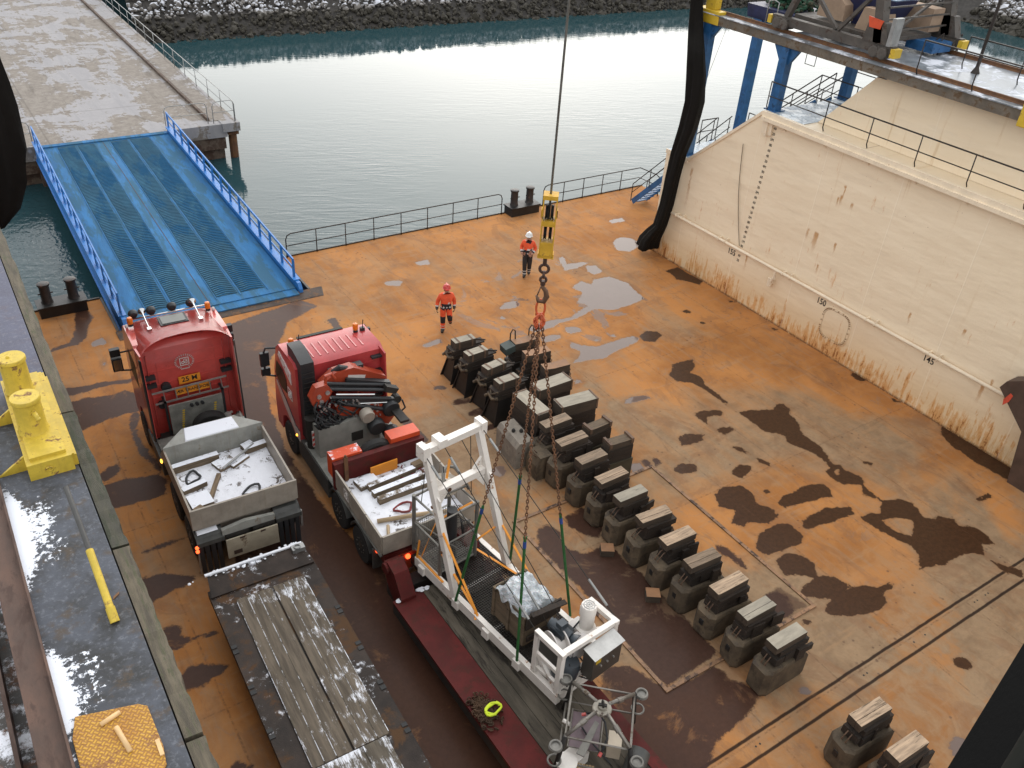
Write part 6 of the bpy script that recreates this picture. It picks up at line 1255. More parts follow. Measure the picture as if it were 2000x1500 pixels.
# power pack box at the far end
m = MB(); TB = 1.42
for l in (3.53, 4.2): m.box(l-.055, l+.055, .01, .12, .26, TB); m.box(l-.055, l+.055, WD-.12, WD-.01, .26, TB-.12)
m.build('post', m_cw, F, .01)
m = MB(); m.beam((3.47, .065, TB-.02), (4.27, .065, TB-.02), .11, .11); m.beam((4.2, .12, TB-.02), (4.2, WD-.01, TB-.14), .11, .11); m.beam((3.47, WD-.065, TB-.14), (4.27, WD-.065, TB-.14), .11, .11)
m.beam((3.56, .065, .85), (4.17, .065, .85), .09, .09); m.beam((3.6, .065, .8), (4.15, .065, .32), .07, .07); m.beam((3.5, .065, .42), (4.2, .065, .52), .07, .07); m.beam((4.2, .12, .45), (4.2, WD-.12, .8), .06, .06); m.beam((3.56, WD-.065, .4), (4.15, WD-.065, 1.1), .07, .07); m.box(4.16, 4.22, .12, WD-.12, .262, .36)
m.build('box_frame', m_cw, F, .01)
m = MB(); m.box(3.6, 4.14, .05, .065, .95, 1.3); m.build('side_panel', m_dgrey, F)
m = MB(); m.box(3.62, 4.15, .13, .7, .27, .55); m.lathe([(.05, -.14), (.34, -.14), (.34, -.11), (.2, -.1), (.2, .1), (.34, .11), (.34, .14), (.05, .14)], (3.68, .5, .85), (.25, 1, 0), 24); m.box(3.55, 3.7, .3, .75, .5, .7); m.build('winch', m_white, F, .006, 'auto')
m_mot = M("motor slate grey", (.045, .055, .065), .4, var=.2)
m = MB(); m.cyl((3.35, .62, 1.12), (3.80, .72, 1.05), .13, n=16); 
for k in range(12): m.box(3.42+.03*k, 3.43+.03*k, .50, .84, 1.0, 1.18)
m.box(3.5, 3.66, .58, .76, 1.2, 1.32); m.cyl((3.30, .61, 1.13), (3.37, .63, 1.12), .11, n=14); m.cyl((3.8, .72, 1.05), (3.95, .75, 1.03), .08, .16, n=14); m.build('motor', m_mot, F, .006, 'auto')
m = MB(); m.box(3.75, 4.05, .6, 1.0, .6, 1.0); m.box(3.9, 4.1, .72, .98, .95, 1.12); m.box(3.45, 3.75, 1.0, 1.3, .85, .95); m.build('gearbox', m_white, F, .02)
m = MB(); m.lathe([(.16, .6), (.16, .95), (.21, .98), (.21, 1.02), (.155, 1.06), (.15, 1.42), (.165, 1.43), (.165, 1.62), (.15, 1.66)], (3.78, 1.18, 0), n=24); m.box(3.62, 3.72, 1.1, 1.26, 1.3, 1.55); rm_ = m.build('fan_motor', m_cw, F, .0, 'auto')
m = MB(); m.ring((3.78, 1.18, 1.662), .11, .012, n=18); m.ring((3.78, 1.18, 1.662), .06, .012, n=14)
for k in range(8): m.beam((3.78, 1.18, 1.664), (3.78+.14*math.cos(k*.785), 1.18+.14*math.sin(k*.785), 1.664), .014, .01)
m.build('fan_grille', m_alu, rm_)
m = MB(); m.box(4.27, 4.56, .62, 1.42, .52, 1.16); m.hexa([(4.26, .6, 1.161), (4.6, .6, 1.161), (4.6, 1.45, 1.161), (4.26, 1.45, 1.161), (4.26, .6, 1.23), (4.6, .6, 1.17), (4.6, 1.45, 1.17), (4.26, 1.45, 1.23)]); 
cab_ = m.build('control_cabinet', [M("dark cabinet", (.07, .06, .05), .4, var=.2), m_alu], F, .006)
for p in cab_.data.polygons: p.material_index = 1 if p.normal.z > .6 else 0
m = MB(); m.box(4.561, 4.566, .68, .82, .98, 1.12); m.build('warning_label', m_yel, cab_)
m = MB()
for k in range(3): m.cyl((4.56, .84+.18*k, .85), (4.59, .84+.18*k, .85), .022, n=10)
m.build('switch', m_alu, cab_)
m = MB(); m.lathe([(.05, -.2), (.24, -.2), (.28, -.12), (.28, .12), (.24, .2), (.05, .2)], (4.05, .4, .62), (0, .3, 1), 18); m.build('air_vessel', m_mot, F, smooth='auto')
m = MB()
for k in range(7): m.tube([(4.3, .7+.06*k, .55), (4.4, .72+.05*k, .36), (4.2, .66+.07*k, .3), (3.9, .5+.1*k, .5)], .016, 6)
m.tube([(4.18, .35, .9), (4.24, .36, .5), (4.24, .3, .3)], .018, 6); m.tube([(3.7, 1.05, 1.2), (3.6, 1.0, .9), (3.8, .9, .8)], .02, 6); m.build('cable', m_plast, F, smooth=True)
# mesh cage at the truck end with its white bucket, hoop and black pipe
m_gt = M("weathered grey tube", (.20, .19, .17), .55, .35, var=.35)
Cg = thing('mesh_cage', 'grey tubular cage of wire mesh standing inside the gantry of the white frame', 'cage', FL(-.2, .62, .27), R(-82.3))
m = MB(); cx, cy, ch = .5, .5, 1.66
for a in (-1, 1):
    for b_ in (-1, 1): m.cyl((a*cx, b_*cy, 0), (a*cx, b_*cy, ch), .045, n=10)
m.build('cage_post', m_gt, Cg, smooth='auto')
m = MB()
for z in (.06, .85, ch-.04):
    m.tube([(-cx, -cy, z), (cx, -cy, z), (cx, cy, z), (-cx, cy, z)], .035, 8, True)
m.tube([(-cx, -cy, .9), (cx, cy*0, .5)], .02); m.build('cage_rail', m_gt, Cg)
m = MB()
for k in range(17):
    t_ = -cx+.06*k
    for s in (-1, 1):
        m.beam((t_, s*cy, .08), (t_, s*cy, .84), .006, .006); m.beam((s*cx, t_, .08), (s*cx, t_, .84), .006, .006)
for k in range(13):
    z = .1+.06*k
    for s in (-1, 1): m.beam((-cx, s*cy, z), (cx, s*cy, z), .006, .006); m.beam((s*cx, -cy, z), (s*cx, cy, z), .006, .006)
for k in range(17): m.beam((-cx+.06*k, -cy, .07), (-cx+.06*k, cy, .07), .012, .02); m.beam((-cx, -cy+.06*k, .07), (cx, -cy+.06*k, .07), .012, .02)
m.build('wire_mesh', m_gt, Cg)
m = MB(); m.lathe([(.30, 1.57), (.36, 1.62), (.36, 1.72), (.30, 1.67)], (-.38, .22, 0), n=22); pan = m.build('pan', M("cream pan", (.50, .44, .36), .5, var=.2), Cg, smooth='auto')
m = MB()
for k in range(6): m.beam((-.38, .22, 1.70), (-.38+.16*math.cos(k*1.05), .22+.16*math.sin(k*1.05), 1.70), .02, .01)
m.cyl((-.38, .22, 1.66), (-.38, .22, 2.2), .012, n=6); m.build('pan_vent', m_chassis, pan)
m = MB(); m.tube([(.02, .0, 1.66), (-.2, .08, 1.85), (-.42, .24, 2.02), (-.5, .4, 2.04), (-.42, .55, 2.0), (-.2, .6, 1.86), (.08, .6, 1.66)], .04, 8); m.tube([(-.06, .03, 1.72), (.0, .6, 1.72)], .03, 8); m.build('hoop', m_gt, Cg, smooth=True)
m = MB(); m.cyl((.25, .0, .1), (.25, .0, 1.5), .12, n=18); m.build('black_pipe', m_plast, Cg, smooth='auto')
m = MB()
for k in range(5): m.tube([(.25, .1, 1.45-.1*k), (.4, .2+.05*k, 1.1), (.3, .3, .8-.1*k), (.1, .35, 1.0)], .009, 5)
m.build('cable', m_plast, Cg)
# crate with plastic sheet
Bx = thing('wooden_crate', 'old open wooden crate covered with crumpled clear plastic on the white frame', 'crate', FL(2.42, .74, .27), R(-82.3-3))
m_cr = M("weathered crate board", (.17, .125, .08), .8, var=.4, vs=2, stretch=(.8, .8, 3), col2=(.06, .04, .025), c2=.3)
m = MB(); cl, cw, hh = .55, .42, .82
for s in (-1, 1):
    m.box(-cl, cl, min(s*cw, s*(cw-.03)), max(s*cw, s*(cw-.03)), 0, .39); m.box(-cl, cl, min(s*cw, s*(cw-.03)), max(s*cw, s*(cw-.03)), .40, hh)
    m.box(min(s*cl, s*(cl-.03)), max(s*cl, s*(cl-.03)), -cw+.031, cw-.031, 0, hh)
    for x in (-.5, 0, .5): m.box(x-.04, x+.04, min(s*(cw+.002), s*(cw+.03)), max(s*(cw+.002), s*(cw+.03)), 0, hh+.01)
m.box(-cl+.04, cl-.04, -cw+.04, cw-.04, .02, .06); m.build('crate_body', m_cr, Bx)
m = MB(); m.box(.58, .62, -.46, .46, .55, .95); m.box(.60, .64, -.42, .42, .2, .34); m.beam((.62, -.35, .95), (.75, .45, .98), .12, .03); m.build('crate_lid', m_dwood, Bx, .006)
def plast():
    g = G("crumpled plastic sheet"); v = g.obj(); n = g.noise(v, 3.5, 4, .6, 1.2); g.bump(n, .8, .12); g.b.inputs['Subsurface Weight'].default_value = .1
    return g.fin(g.mix(g.ss(n, .3, .7), (.42, .45, .47), (.66, .69, .72)), .22, 0, .6)
m = MB()
def pl(u, v):
    x, y = (u-.5)*1.0, (v-.5)*.86; d = max(abs(u-.5), abs(v-.5))*2
    return (x*1.02, y*1.04, .86+.20*(1-d**2)+.13*mnoise.noise((u*3.3, v*3.3, 1.7))+.07*mnoise.noise((u*9, v*9, 4))-(.22*max(0, d-.85)/.15*(.5+mnoise.noise((u*5, v*5, 9)))))
m.sheet(pl, 30, 26); m.build('plastic_sheet', plast(), Bx)
# tubular stand, lower right of the load
m_zt = M("zinc tube", (.22, .20, .175), .4, .55, var=.3, col2=(.12, .09, .06), c2=.25)
Q = thing('tubular_stand', 'grey tubular four legged stand with flanges and a round hub beside the white frame', 'stand', (7.62, 6.98, .87), R(-43.5)); zt_ = 1.02; e_ = .60
m = MB(); cs = [(e_, 0), (0, e_), (-e_, 0), (0, -e_)]; cs = [(math.cos(R(45+90*k))*.84, math.sin(R(45+90*k))*.84) for k in range(4)]
m.tube([(*c, zt_) for c in cs], .028, 8, True); m.tube([(c[0]*1.12, c[1]*1.12, .35) for c in cs], .025, 8, True); m.build('ring_rail', m_zt, Q)
for c in cs:
    m = MB(); m.tube([(c[0], c[1], zt_+.02), (c[0]*1.18, c[1]*1.18, .05)], .045, 10); lg = m.build('leg', m_chassis, Q, smooth=True)
    m = MB(); m.lathe([(.05, .05), (.13, .05), (.13, .075), (.05, .08)], (c[0]*1.24, c[1]*1.24, zt_-.2), n=20); m.ring((c[0]*1.24, c[1]*1.24, zt_-.1), .105, .022, (0, 0, 1), 20, 7); m.ring((c[0]*1.22, c[1]*1.22, .45), .12, .02, (0, 0, 1), 18, 6); m.build('flange', m_gt, lg, smooth='auto')
    MB().tube([(c[0]*.98, c[1]*.98, zt_+.03), (c[0]*.18, c[1]*.18, zt_+.22)], .038, 10).build('arm', m_zt, Q, smooth=True); m = MB(); m.cyl((c[0]*.6, c[1]*.6, zt_+.11), (c[0]*.45, c[1]*.45, zt_+.15), .055, n=10); m.build('sleeve', m_zt, Q)
m = MB(); m.lathe([(.03, .16), (.17, .17), (.185, .2), (.17, .235), (.09, .24), (.08, .29), (.02, .3)], (0, 0, zt_), n=26); hb = m.build('hub', M("hub cream", (.30, .27, .22), .5, var=.3, col2=(.06, .04, .03), c2=.35, c2s=6), Q, smooth='auto')
m = MB(); m.ring((0, 0, zt_+.34), .06, .018, (1, .3, 0), 14, 6); m.beam((-.08, 0, zt_+.3), (.08, 0, zt_+.3), .05, .05); m.build('shackle', m_chassis, hb)
m = MB(); m.prism([(-.5, -.42), (.05, -.42), (.05, .35), (-.5, .35)], 'z', .5, .515); m.build('tray', M("mauve tray", (.13, .085, .095), .35, var=.3), Q)
m = MB(); m.tube([(-.52, -.44, .53), (.08, -.44, .53), (.08, .37, .53), (-.52, .37, .53)], .02, 6, True); m.build('tray_rim', m_zt, Q)
m = MB(); m.prism([(-.35, -.7), (-.2, -.75), (0, .0), (-.08, .05)], 'z', .75, .77); m.build('white_vane', m_gt, Q)
m = MB(); m.box(.2, .45, -.45, -.1, .45, .78); m.build('sensor_box', M("cream box", (.5, .42, .32), .5, var=.1), Q, .02)
m = MB(); m.tube([(-.25, .1, .85), (-.05, .12, .95), (.1, -.05, .9), (.18, -.3, .8), (.1, -.55, .7)], .02, 7); m.tube([(-.3, .0, .55), (-.1, -.3, .6), (.3, -.6, .5)], .018, 6); m.build('cable', m_plast, Q, smooth=True)
m = MB(); m.cyl((-.27, .1, .83), (-.34, .09, .80), .03, n=10); m.cyl((.1, -.55, .7), (.07, -.62, .67), .035, n=10); m.build('red_plug', m_red, Q)
m = MB()
for k in range(6): m.box(-.3+.055*k, -.255+.055*k, -.95, -.6, .3, .33)
m.build('slatted_plate', M("tan slats", (.35, .24, .12), .7), Q)
for lab, nm, x, y, r_ in (('grey steel cylinder lying beside the tubular stand', 'steel_cylinder', 7.98, 6.22, .2),):
    m = MB(); m.lathe([(.04, -.3), (r_, -.28), (r_*1.05, -.2), (r_, .25), (.05, .3)], (0, 0, 0), (.8, .5, .2), 22); o = m.build(nm, m_dgrey, smooth='auto'); o.location = (x, y, 1.09); tag(o, lab, 'cylinder')
fp = thing('pump', 'cream painted pump with a round flange on the grey planks beside the tubular stand', 'pump', (6.82, 6.85, .87), R(10))
m = MB(); m.lathe([(.06, 0), (.16, .02), (.16, .08), (.12, .1), (.12, .3), (.2, .32), (.2, .38), (.07, .4)], n=22); m.build('flange', m_cw, fp, smooth='auto'); m = MB(); m.box(.15, .5, -.12, .2, .0, .3); m.tube([(.5, .1, .2), (.62, .3, .4), (.5, .6, .5)], .04, 8); m.build('housing', m_cw, fp, .03)
# chain heap and yellow strap on the trailer beam
m = MB(); rs = random.Random(5)
for k in range(420):
    r_ = min(.33, abs(rs.gauss(0, .15))); a = rs.random()*6.28; p = Vector((r_*math.cos(a)*.9, r_*math.sin(a)*1.35, .03+.07*max(0, 1-r_/.25)*rs.random())); m.ring(p, .042, .013, (rs.uniform(-1, 1), rs.uniform(-1, 1), rs.uniform(0, 1)), 8, 4)
o = m.build('chain_heap', M("rusty chain", (.075, .04, .02), .75, .2, var=.4)); o.location = (6.22, 8.72, .87); tag(o, 'heap of rusty chain lying on the maroon side beam of the trailer', 'chain')
m = MB(); m.tube([(.14*math.cos(a)*(1+.3*math.sin(2.3*a)), .12*math.sin(a)*(1+.2*math.cos(1.7*a)), .04+.02*math.sin(3*a)) for a in (k*.35 for k in range(32))], .026, 6); o = m.build('yellow_strap', M("hi-vis yellow strap", (.62, .75, .03), .6, var=.1), smooth=True); o.location = (6.34, 8.62, .97); tag(o, 'bright yellow strap coiled on the chain heap of the trailer', 'strap')

# hook block and slings ------------------------------------------------------
HX, HY = 7.95, 10.42
m_yb2 = M("chipped yellow paint", (.60, .34, .035), .55, spec=.25, var=.25, col2=(.16, .09, .04), c2=.22, c2s=6)
m_wire = M("grey wire rope", (.22, .215, .20), .6, .2, var=.3)
m = MB(); m.tube([(HX-.013, HY, 10.3), (HX-.013, HY, 26)], .014, 8); m.tube([(HX+.013, HY+.02, 10.3), (HX+.013, HY+.02, 26)], .014, 8); o = m.build('crane_rope', m_wire, smooth=True); tag(o, 'grey twin wire rope of the crane coming down to the yellow hook block', 'wire rope')
HB = thing('hook_block', 'yellow crane hook block with black sheaves on the wire rope', 'hook block', (HX, HY, 9.7), R(35))
m = MB()
for s in (-1, 1): m.prism([(-.13, .06), (.13, .06), (.16, .5), (.15, 1.0), (.1, 1.2), (-.1, 1.2), (-.15, 1.0), (-.16, .5)], 'x', s*.15-.014, s*.15+.014)
m.build('cheek_plate', m_yb2, HB, .008)
m = MB(); m.box(-.17, .17, -.14, .14, 1.16, 1.24); m.box(-.136, .136, -.15, .15, .66, .76); m.box(-.136, .136, -.15, .15, .08, .34); m.box(-.19, -.165, -.08, .08, .8, .95); m.box(.165, .19, -.08, .08, .8, .95); m.box(-.19, .19, -.10, .10, .0, .09); m.build('cross_plate', m_yb2, HB, .008)
for x in (-.06, .06):
    for z in (.90, .50):
        m = MB(); m.lathe([(.03, -.035), (.15, -.035), (.12, 0), (.15, .035), (.03, .035)], (x, 0, z), (1, 0, 0), 24); m.build('sheave', m_black, HB, smooth='auto')
for o_ in list(HB.children):
    o_.data.transform(Matrix.Diagonal((.70, .8, .88, 1)))
m = MB(); m.cyl((0, 0, .02), (0, 0, -.16), .035, n=10); m.ring((0, 0, -.22), .075, .026, (0, 1, 0), 16, 7); m.ring((0, 0, -.33), .05, .024, (1, 0, 0), 14, 7); m.ring((0, 0, -.42), .05, .024, (0, 1, 0), 14, 7); m.cyl((0, 0, -.44), (0, 0, -.52), .045, n=10); m.build('swivel', M("dark rusty swivel", (.10, .05, .035), .6, .3, var=.4), HB, smooth='auto')
m = MB(); m.tube([(0, 0, -.5), (.0, 0, -.56), (.06, 0, -.63), (.085, 0, -.73), (.04, 0, -.83), (-.05, 0, -.83), (-.09, 0, -.73)], [.035, .035, .042, .05, .05, .04, .02], 9); m.tube([(-.08, 0, -.74), (-.03, 0, -.56)], .012, 6); m.build('hook', M("rusty hook", (.16, .085, .05), .55, .4, var=.3), HB, smooth=True)
HB.rotation_euler.z = R(-38)
m_orl = M("orange ring paint", (.55, .10, .03), .5, var=.3, col2=(.2, .07, .03), c2=.3)
MR = thing('master_link', 'orange ring with a cluster of chain shorteners hanging in the hook', 'master link', (HX, HY, 8.62), R(-38))
m = MB(); m.tube([(.075*math.cos(a), 0, .12+.16*math.sin(a)) for a in (2*math.pi*i/22 for i in range(22))], .02, 8, True); m.build('ring', m_orl, MR, smooth=True)
m = MB(); rs = random.Random(2)
for k in range(4):
    a = k*1.57+.8; p = Vector((.07*math.cos(a), .07*math.sin(a), 0)); m.tube([p*.3+Vector((0, 0, .0)), p*.9+Vector((0, 0, -.1)), p*1.4+Vector((0, 0, -.2)), p*.9+Vector((0, 0, -.28)), p*.4+Vector((0, 0, -.22))], .018, 7); m.ring(p*.7+Vector((0, 0, -.05)), .05, .014, (math.sin(a), -math.cos(a), .2), 12, 6); m.ring(p*1.2+Vector((0, 0, -.14)), .05, .014, (math.cos(a), math.sin(a), .2), 12, 6)
m.build('shortening_hook', m_orl, MR, smooth=True)
m_chain = M("brown chain", (.19, .09, .045), .6, .3, var=.4); m_sling = M("green web sling", (.018, .105, .022), .75, var=.3, vs=8); m_slabel = M("blue sling label", (.02, .06, .25), .6)
pts_ = [(FL(3.12, -.03, .05), 'to the frame side near the power pack'), (FL(1.07, -.03, .2), 'to the gantry leg of the frame'), (FL(2.95, WD+.03, .25), 'to the far side beyond the plastic covered crate'), (FL(.95, WD+.03, .3), 'to the far side of the gantry')]
for i, (e2, lab) in enumerate(pts_):
    a = Vector((HX, HY, 8.36)); a += Vector((e2.x-HX, e2.y-HY, 0)).normalized()*.06; j_ = a.lerp(e2, (.58, .60, .60, .58)[i]); d = (j_-a); n = int(d.length/.072); m = MB(); dn = d.normalized(); s1_ = dn.cross(Vector((0, 0, 1))).normalized(); s2_ = dn.cross(s1_)
    for k in range(n):
        c = a+d*((k+.5)/n); ax = s1_ if k % 2 else s2_; m.tube([c+dn*.052*math.cos(t_)+ax*.024*math.sin(t_) for t_ in (2*math.pi*q/8 for q in range(8))], .011, 5, True)
    o = m.build('sling_chain', m_chain, smooth=True); tag(o, 'rusty chain leg hanging from the hook, '+lab, 'chain', 'chain legs under the hook')
    m = MB(); m.tube([j_, j_.lerp(e2, .5)+Vector((0, 0, -.01)), e2], .030, 8); m.tube([j_-dn*.05+s1_*.03, j_+dn*.1, j_-dn*.05-s1_*.03], .016, 6); sl_ = m.build('sling', m_sling); tag(sl_, 'green lifting sling, '+lab, 'sling', 'green slings under the chain legs')
    m = MB(); m.cyl(j_+dn*.06, j_+dn*.2, .036); m.build('sling_label', m_slabel, sl_)

# ================================================================ RAIL CRANE ON THE WING ------------------------------------
Y_ = thing('rail_crane', 'dark grey travelling crane on rails along the top of the cream wing', 'crane', (25.3, 19, 9.87))
m_cg = M("dark crane grey", (.085, .072, .06), .6, var=.4, vs=2, col2=(.05, .03, .02), c2=.3); m_tan = M("tan ballast concrete", (.36, .25, .17), .8, var=.2, vs=2)
for x in (0, 3.5):
    m = MB(); m.box(x-.12, x+.12, -2.35, 2.55, .12, .40); m.build('bogie_beam', m_cg, Y_, .01)
    for y in (-1.9, 2.1):
        m = MB(); m.box(x-.2, x+.2, y-.28, y+.28, .02, .34); bg_ = m.build('bogie', m_cg, Y_, .02)
        for k in (-.16, .16): MB().lathe([(.14, -.06), (.17, -.05), (.17, .05), (.14, .06)], (x-.16, y+k, .16), (1, 0, 0), 16).build('crane_wheel', m_cg, bg_)
    for y, s in ((-2.4, -1), (2.6, 1)): MB().box(x-.18, x+.18, y-.08, y+.08, .1, .36).build('buffer', m_yel, Y_, .01)
    for a, b_, wd in (((x, 2.0, .4), (x, .9, 3.2), .2), ((x, -1.75, .4), (x, -1.1, 3.2), .32), ((x, -.1, .4), (x, 1.5, 1.7), .12), ((x, -.1, .4), (x, -1.4, 2.0), .12)): MB().beam(a, b_, wd*.9, wd, (1, 0, 0)).build('leg', m_cg, Y_, .01)
    m = MB(); m.prism([(-2.15, .4), (-1.2, .4), (-1.3, 1.0), (-1.9, 1.0)], 'x', x-.16, x+.16); m.build('leg_foot', m_cg, Y_, .02)
m = MB(); m.hexa([(-.18, -1.75, .8), (-.14, -1.75, .8), (-.14, -1.35, .8), (-.18, -1.35, .8), (-.18, -1.8, 1.05), (-.14, -1.8, 1.05), (-.14, -1.25, 1.1), (-.18, -1.25, 1.1)]); m.build('red_guard', m_orange, Y_); m = MB(); m.box(-.2, .2, -2.25, -2.12, .4, 1.2); m.build('grey_plate', m_galv, Y_)
m = MB(); m.prism([(.45, .5), (1.55, .5), (1.5, 1.25), (.9, 1.3), (.5, 1.0)], 'x', .9, 1.6); m.prism([(-1.15, .4), (-.05, .4), (-.25, 1.1), (-.9, 1.1)], 'x', .9, 1.6); m.prism([(-1.6, .5), (-.4, .5), (-.4, 1.2), (-1.6, 1.2)], 'x', 2.6, 3.2); m.build('ballast_block', m_tan, Y_, .03)
for z in (.7, 1.05, 1.4):
    MB().beam((.1, -1.7, z), (3.4, -1.7, z), .04, .05).build('cross_bar', m_cg, Y_)
MB().beam((0, -1.6, .2), (3.5, -1.4, 1.8), .08, .08).build('brace', m_cg, Y_)
m = MB(); m.box(.6, 3.0, -1.5, 2.2, .3, .42); m.build('platform', m_cg, Y_); m = MB(); m.box(2.2, 3.2, -2.2, -1.2, .0, .3); m.build('motor_box', m_blue, Y_)
H_ = thing('skip', 'dark blue steel skip with an icy lid on the wing top behind the crane legs', 'skip', (27.1, 18.9, 9.76))
m_navy = M("navy paint", (.018, .022, .07), .5, var=.3)
m = MB(); m.hexa([(-.35, -.6, .5), (.35, -.6, .5), (.35, .6, .5), (-.35, .6, .5), (-.6, -1.0, 1.5), (.6, -1.0, 1.5), (.6, 1.0, 1.5), (-.6, 1.0, 1.5)]); m.build('body', m_navy, H_, .02); m = MB(); m.box(-.56, .56, -.95, .95, 1.505, 1.54); m.tube([(0, -.2, 1.54), (0, -.2, 1.65), (0, .2, 1.65), (0, .2, 1.54)], .015); m.build('lid', m_ice, H_); m = MB()
for a in (-.3, .3):
    for b_ in (-.5, .5): m.box(a-.04, a+.04, b_-.04, b_+.04, 0, .52)
m.build('leg', m_navy, H_)
m = MB(); m.hexa([(-.9, -1.1, 0), (.9, -1.1, 0), (.9, 1.0, 0), (-.9, 1.0, 0), (-.95, -1.15, .45), (.95, -1.15, .45), (.95, 1.05, .45), (-.95, 1.05, .45)]); o = m.build('platform_box', m_navy, bevel=.02); o.location = (26.9, 22.4, 9.76); tag(o, 'low navy blue steel tray on the wing top behind the yellow end stop', 'tray')
m = MB()
for k in range(260):
    p = Vector((max(-.6, min(.6, rs.gauss(0, .35))), max(-.8, min(.8, rs.gauss(0, .45))), min(.5, abs(rs.gauss(.1, .25))))); m.ball(p, rs.uniform(.06, .15), (1, 1, .7), 1)
m.jit(.02); o = m.build('net_heap', M("green net", (.02, .085, .045), .9, var=.5, vs=8, col2=(.06, .05, .03), c2=.4)); o.location = (26.9, 22.3, 10.2); tag(o, 'heap of green netting lying in the navy tray on the wing top', 'netting')
o = MB().tube([(0, 0, 0), (0, .0, .75), (.0, -.25, .8), (0, -.45, .75), (0, -.45, 0)], .02, 7).build('grab_rail', m_galv, smooth=True); o.location = (25.75, 22.3, 9.76); tag(o, 'small grey grab rail on the wing top beside the crane rail', 'rail')
# ================================================================ PEOPLE -----------------------------------------------------
def person(label, loc, rz, J, jacket, trousers, helmet, mats):
    """one continuous skinned body; J = joints in metres (x = own left is +x when facing -y); clothes by region"""
    t = thing('person', label, 'person', loc, rz)
    names = list(J); idx = {n: i for i, n in enumerate(names)}
    E_ = [('pelvis', 'belly'), ('belly', 'chest'), ('chest', 'neck'), ('neck', 'jaw'), ('jaw', 'skull'), ('skull', 'crown')]
    for s in 'LR': E_ += [('chest', 'sh'+s), ('sh'+s, 'el'+s), ('el'+s, 'wr'+s), ('wr'+s, 'palm'+s), ('pelvis', 'hip'+s), ('hip'+s, 'kn'+s), ('kn'+s, 'an'+s), ('an'+s, 'toe'+s)]
    rad = dict(pelvis=(.165, .125), belly=(.165, .125), chest=(.185, .135), neck=(.066, .066), jaw=(.075, .085), skull=(.082, .098), crown=(.06, .07), sh=(.088, .088), el=(.066, .066), wr=(.052, .05), palm=(.036, .042), hip=(.115, .115), kn=(.085, .085), an=(.07, .07), toe=(.046, .042))
    me = bpy.data.meshes.new('body'); me.from_pydata([J[n] for n in names], [(idx[a], idx[b]) for a, b in E_], [])
    o = bpy.data.objects.new('body', me); COL.objects.link(o)
    sk = o.modifiers.new('s', 'SKIN'); sk.use_smooth_shade = True; sb = o.modifiers.new('u', 'SUBSURF'); sb.levels = 2; sb.render_levels = 2
    for n in names: q_ = rad[n if n in rad else n[:-1]]; k_ = 1.0 if n in ('neck', 'jaw', 'skull', 'crown') or n.startswith('palm') else 1.14; me.skin_vertices[0].data[idx[n]].radius = (q_[0]*k_, q_[1]*k_)
    me.skin_vertices[0].data[idx['pelvis']].use_root = True
    dg = bpy.context.evaluated_depsgraph_get(); dg.update(); nm = bpy.data.meshes.new_from_object(o.evaluated_get(dg)); bpy.data.objects.remove(o)
    nm.name = 'body'; nm.materials.clear()
    for m_ in mats: nm.materials.append(m_)
    def near(p):
        best = (9, None, 0)
        for a, b in E_:
            A, B = Vector(J[a]), Vector(J[b]); d = B-A; u = max(0, min(1, (p-A).dot(d)/d.length_squared)); q = (p-A-d*u).length
            if q < best[0]: best = (q, (a, b), u)
        return best
    # materials: 0 jacket 1 dark band 2 reflective 3 trousers 4 knee/dark 5 skin 6 boot 7 glove 8 collar
    for f in nm.polygons:
        q, (a, b), u = near(f.center); z = f.center.z; k = 0
        if b in ('jaw', 'skull', 'crown'): k = 5
        elif b == 'neck': k = 0 if u < .45 else 8
        elif b.startswith('palm'): k = 7
        elif b.startswith('wr'): k = 2 if .55 < u < .78 else (1 if u > .78 else 0)
        elif b.startswith('el') or b.startswith('sh'): k = 0
        elif b.startswith('kn'): k = 3 if u < .62 else 4
        elif b.startswith('an'): k = 4 if u < .28 else (2 if .5 < u < .62 or .78 < u < .9 else 3)
        elif b.startswith('toe'): k = 6
        if b in ('belly', 'chest', 'neck', 'pelvis') or b.startswith('hip') or (b.startswith('sh') and abs(f.center.x) < .2):
            if z > 1.19: k = k if b == 'neck' else 0
            elif z > 1.155: k = 2
            elif z > 1.05: k = 1
            elif z > 1.01: k = 2
            elif z > .93: k = 1
            else: k = 3
        f.material_index = k; f.use_smooth = True
    bo = bpy.data.objects.new('body', nm); COL.objects.link(bo); bo.parent = t
    H = Vector(J['skull'])
    m = MB(); m.lathe([(.135, -.005), (.150, .0), (.135, .015), (.128, .06), (.105, .11), (.06, .142), (.015, .152)], H+Vector((0, .0, .045)), (0, .05, 1), 22); m.prism([(H.x-.09, H.y-.11), (H.x+.09, H.y-.11), (H.x+.07, H.y-.185), (H.x-.07, H.y-.185)], 'z', H.z+.045, H.z+.058); m.box(H.x-.02, H.x+.02, H.y-.1, H.y+.1, H.z+.13, H.z+.205); m.build('helmet', helmet, bo, smooth='auto')
    m = MB(); m.ball(H+Vector((0, -.095, -.04)), .02, (.8, 1, 1.4), 2); m.ball(H+Vector((-.088, .0, -.03)), .024, (.5, .8, 1.4), 2); m.ball(H+Vector((.088, .0, -.03)), .024, (.5, .8, 1.4), 2); m.build('nose_and_ears', mats[5], bo, smooth=True)
    m = MB(); 
    for s in (-1, 1): m.ball(H+Vector((s*.033, -.088, -.012)), .011, (1, .6, .8), 1)
    m.box(H.x-.028, H.x+.028, H.y-.097, H.y-.085, H.z-.088, H.z-.08); m.build('eyes_and_mouth', m_ink, bo)
    m = MB(); m.lathe([(.099, -.015), (.104, .03), (.104, .05)], H+Vector((0, .008, 0)), n=18); m.build('hair', M("dark hair", (.03, .022, .018), .8), bo, smooth=True)
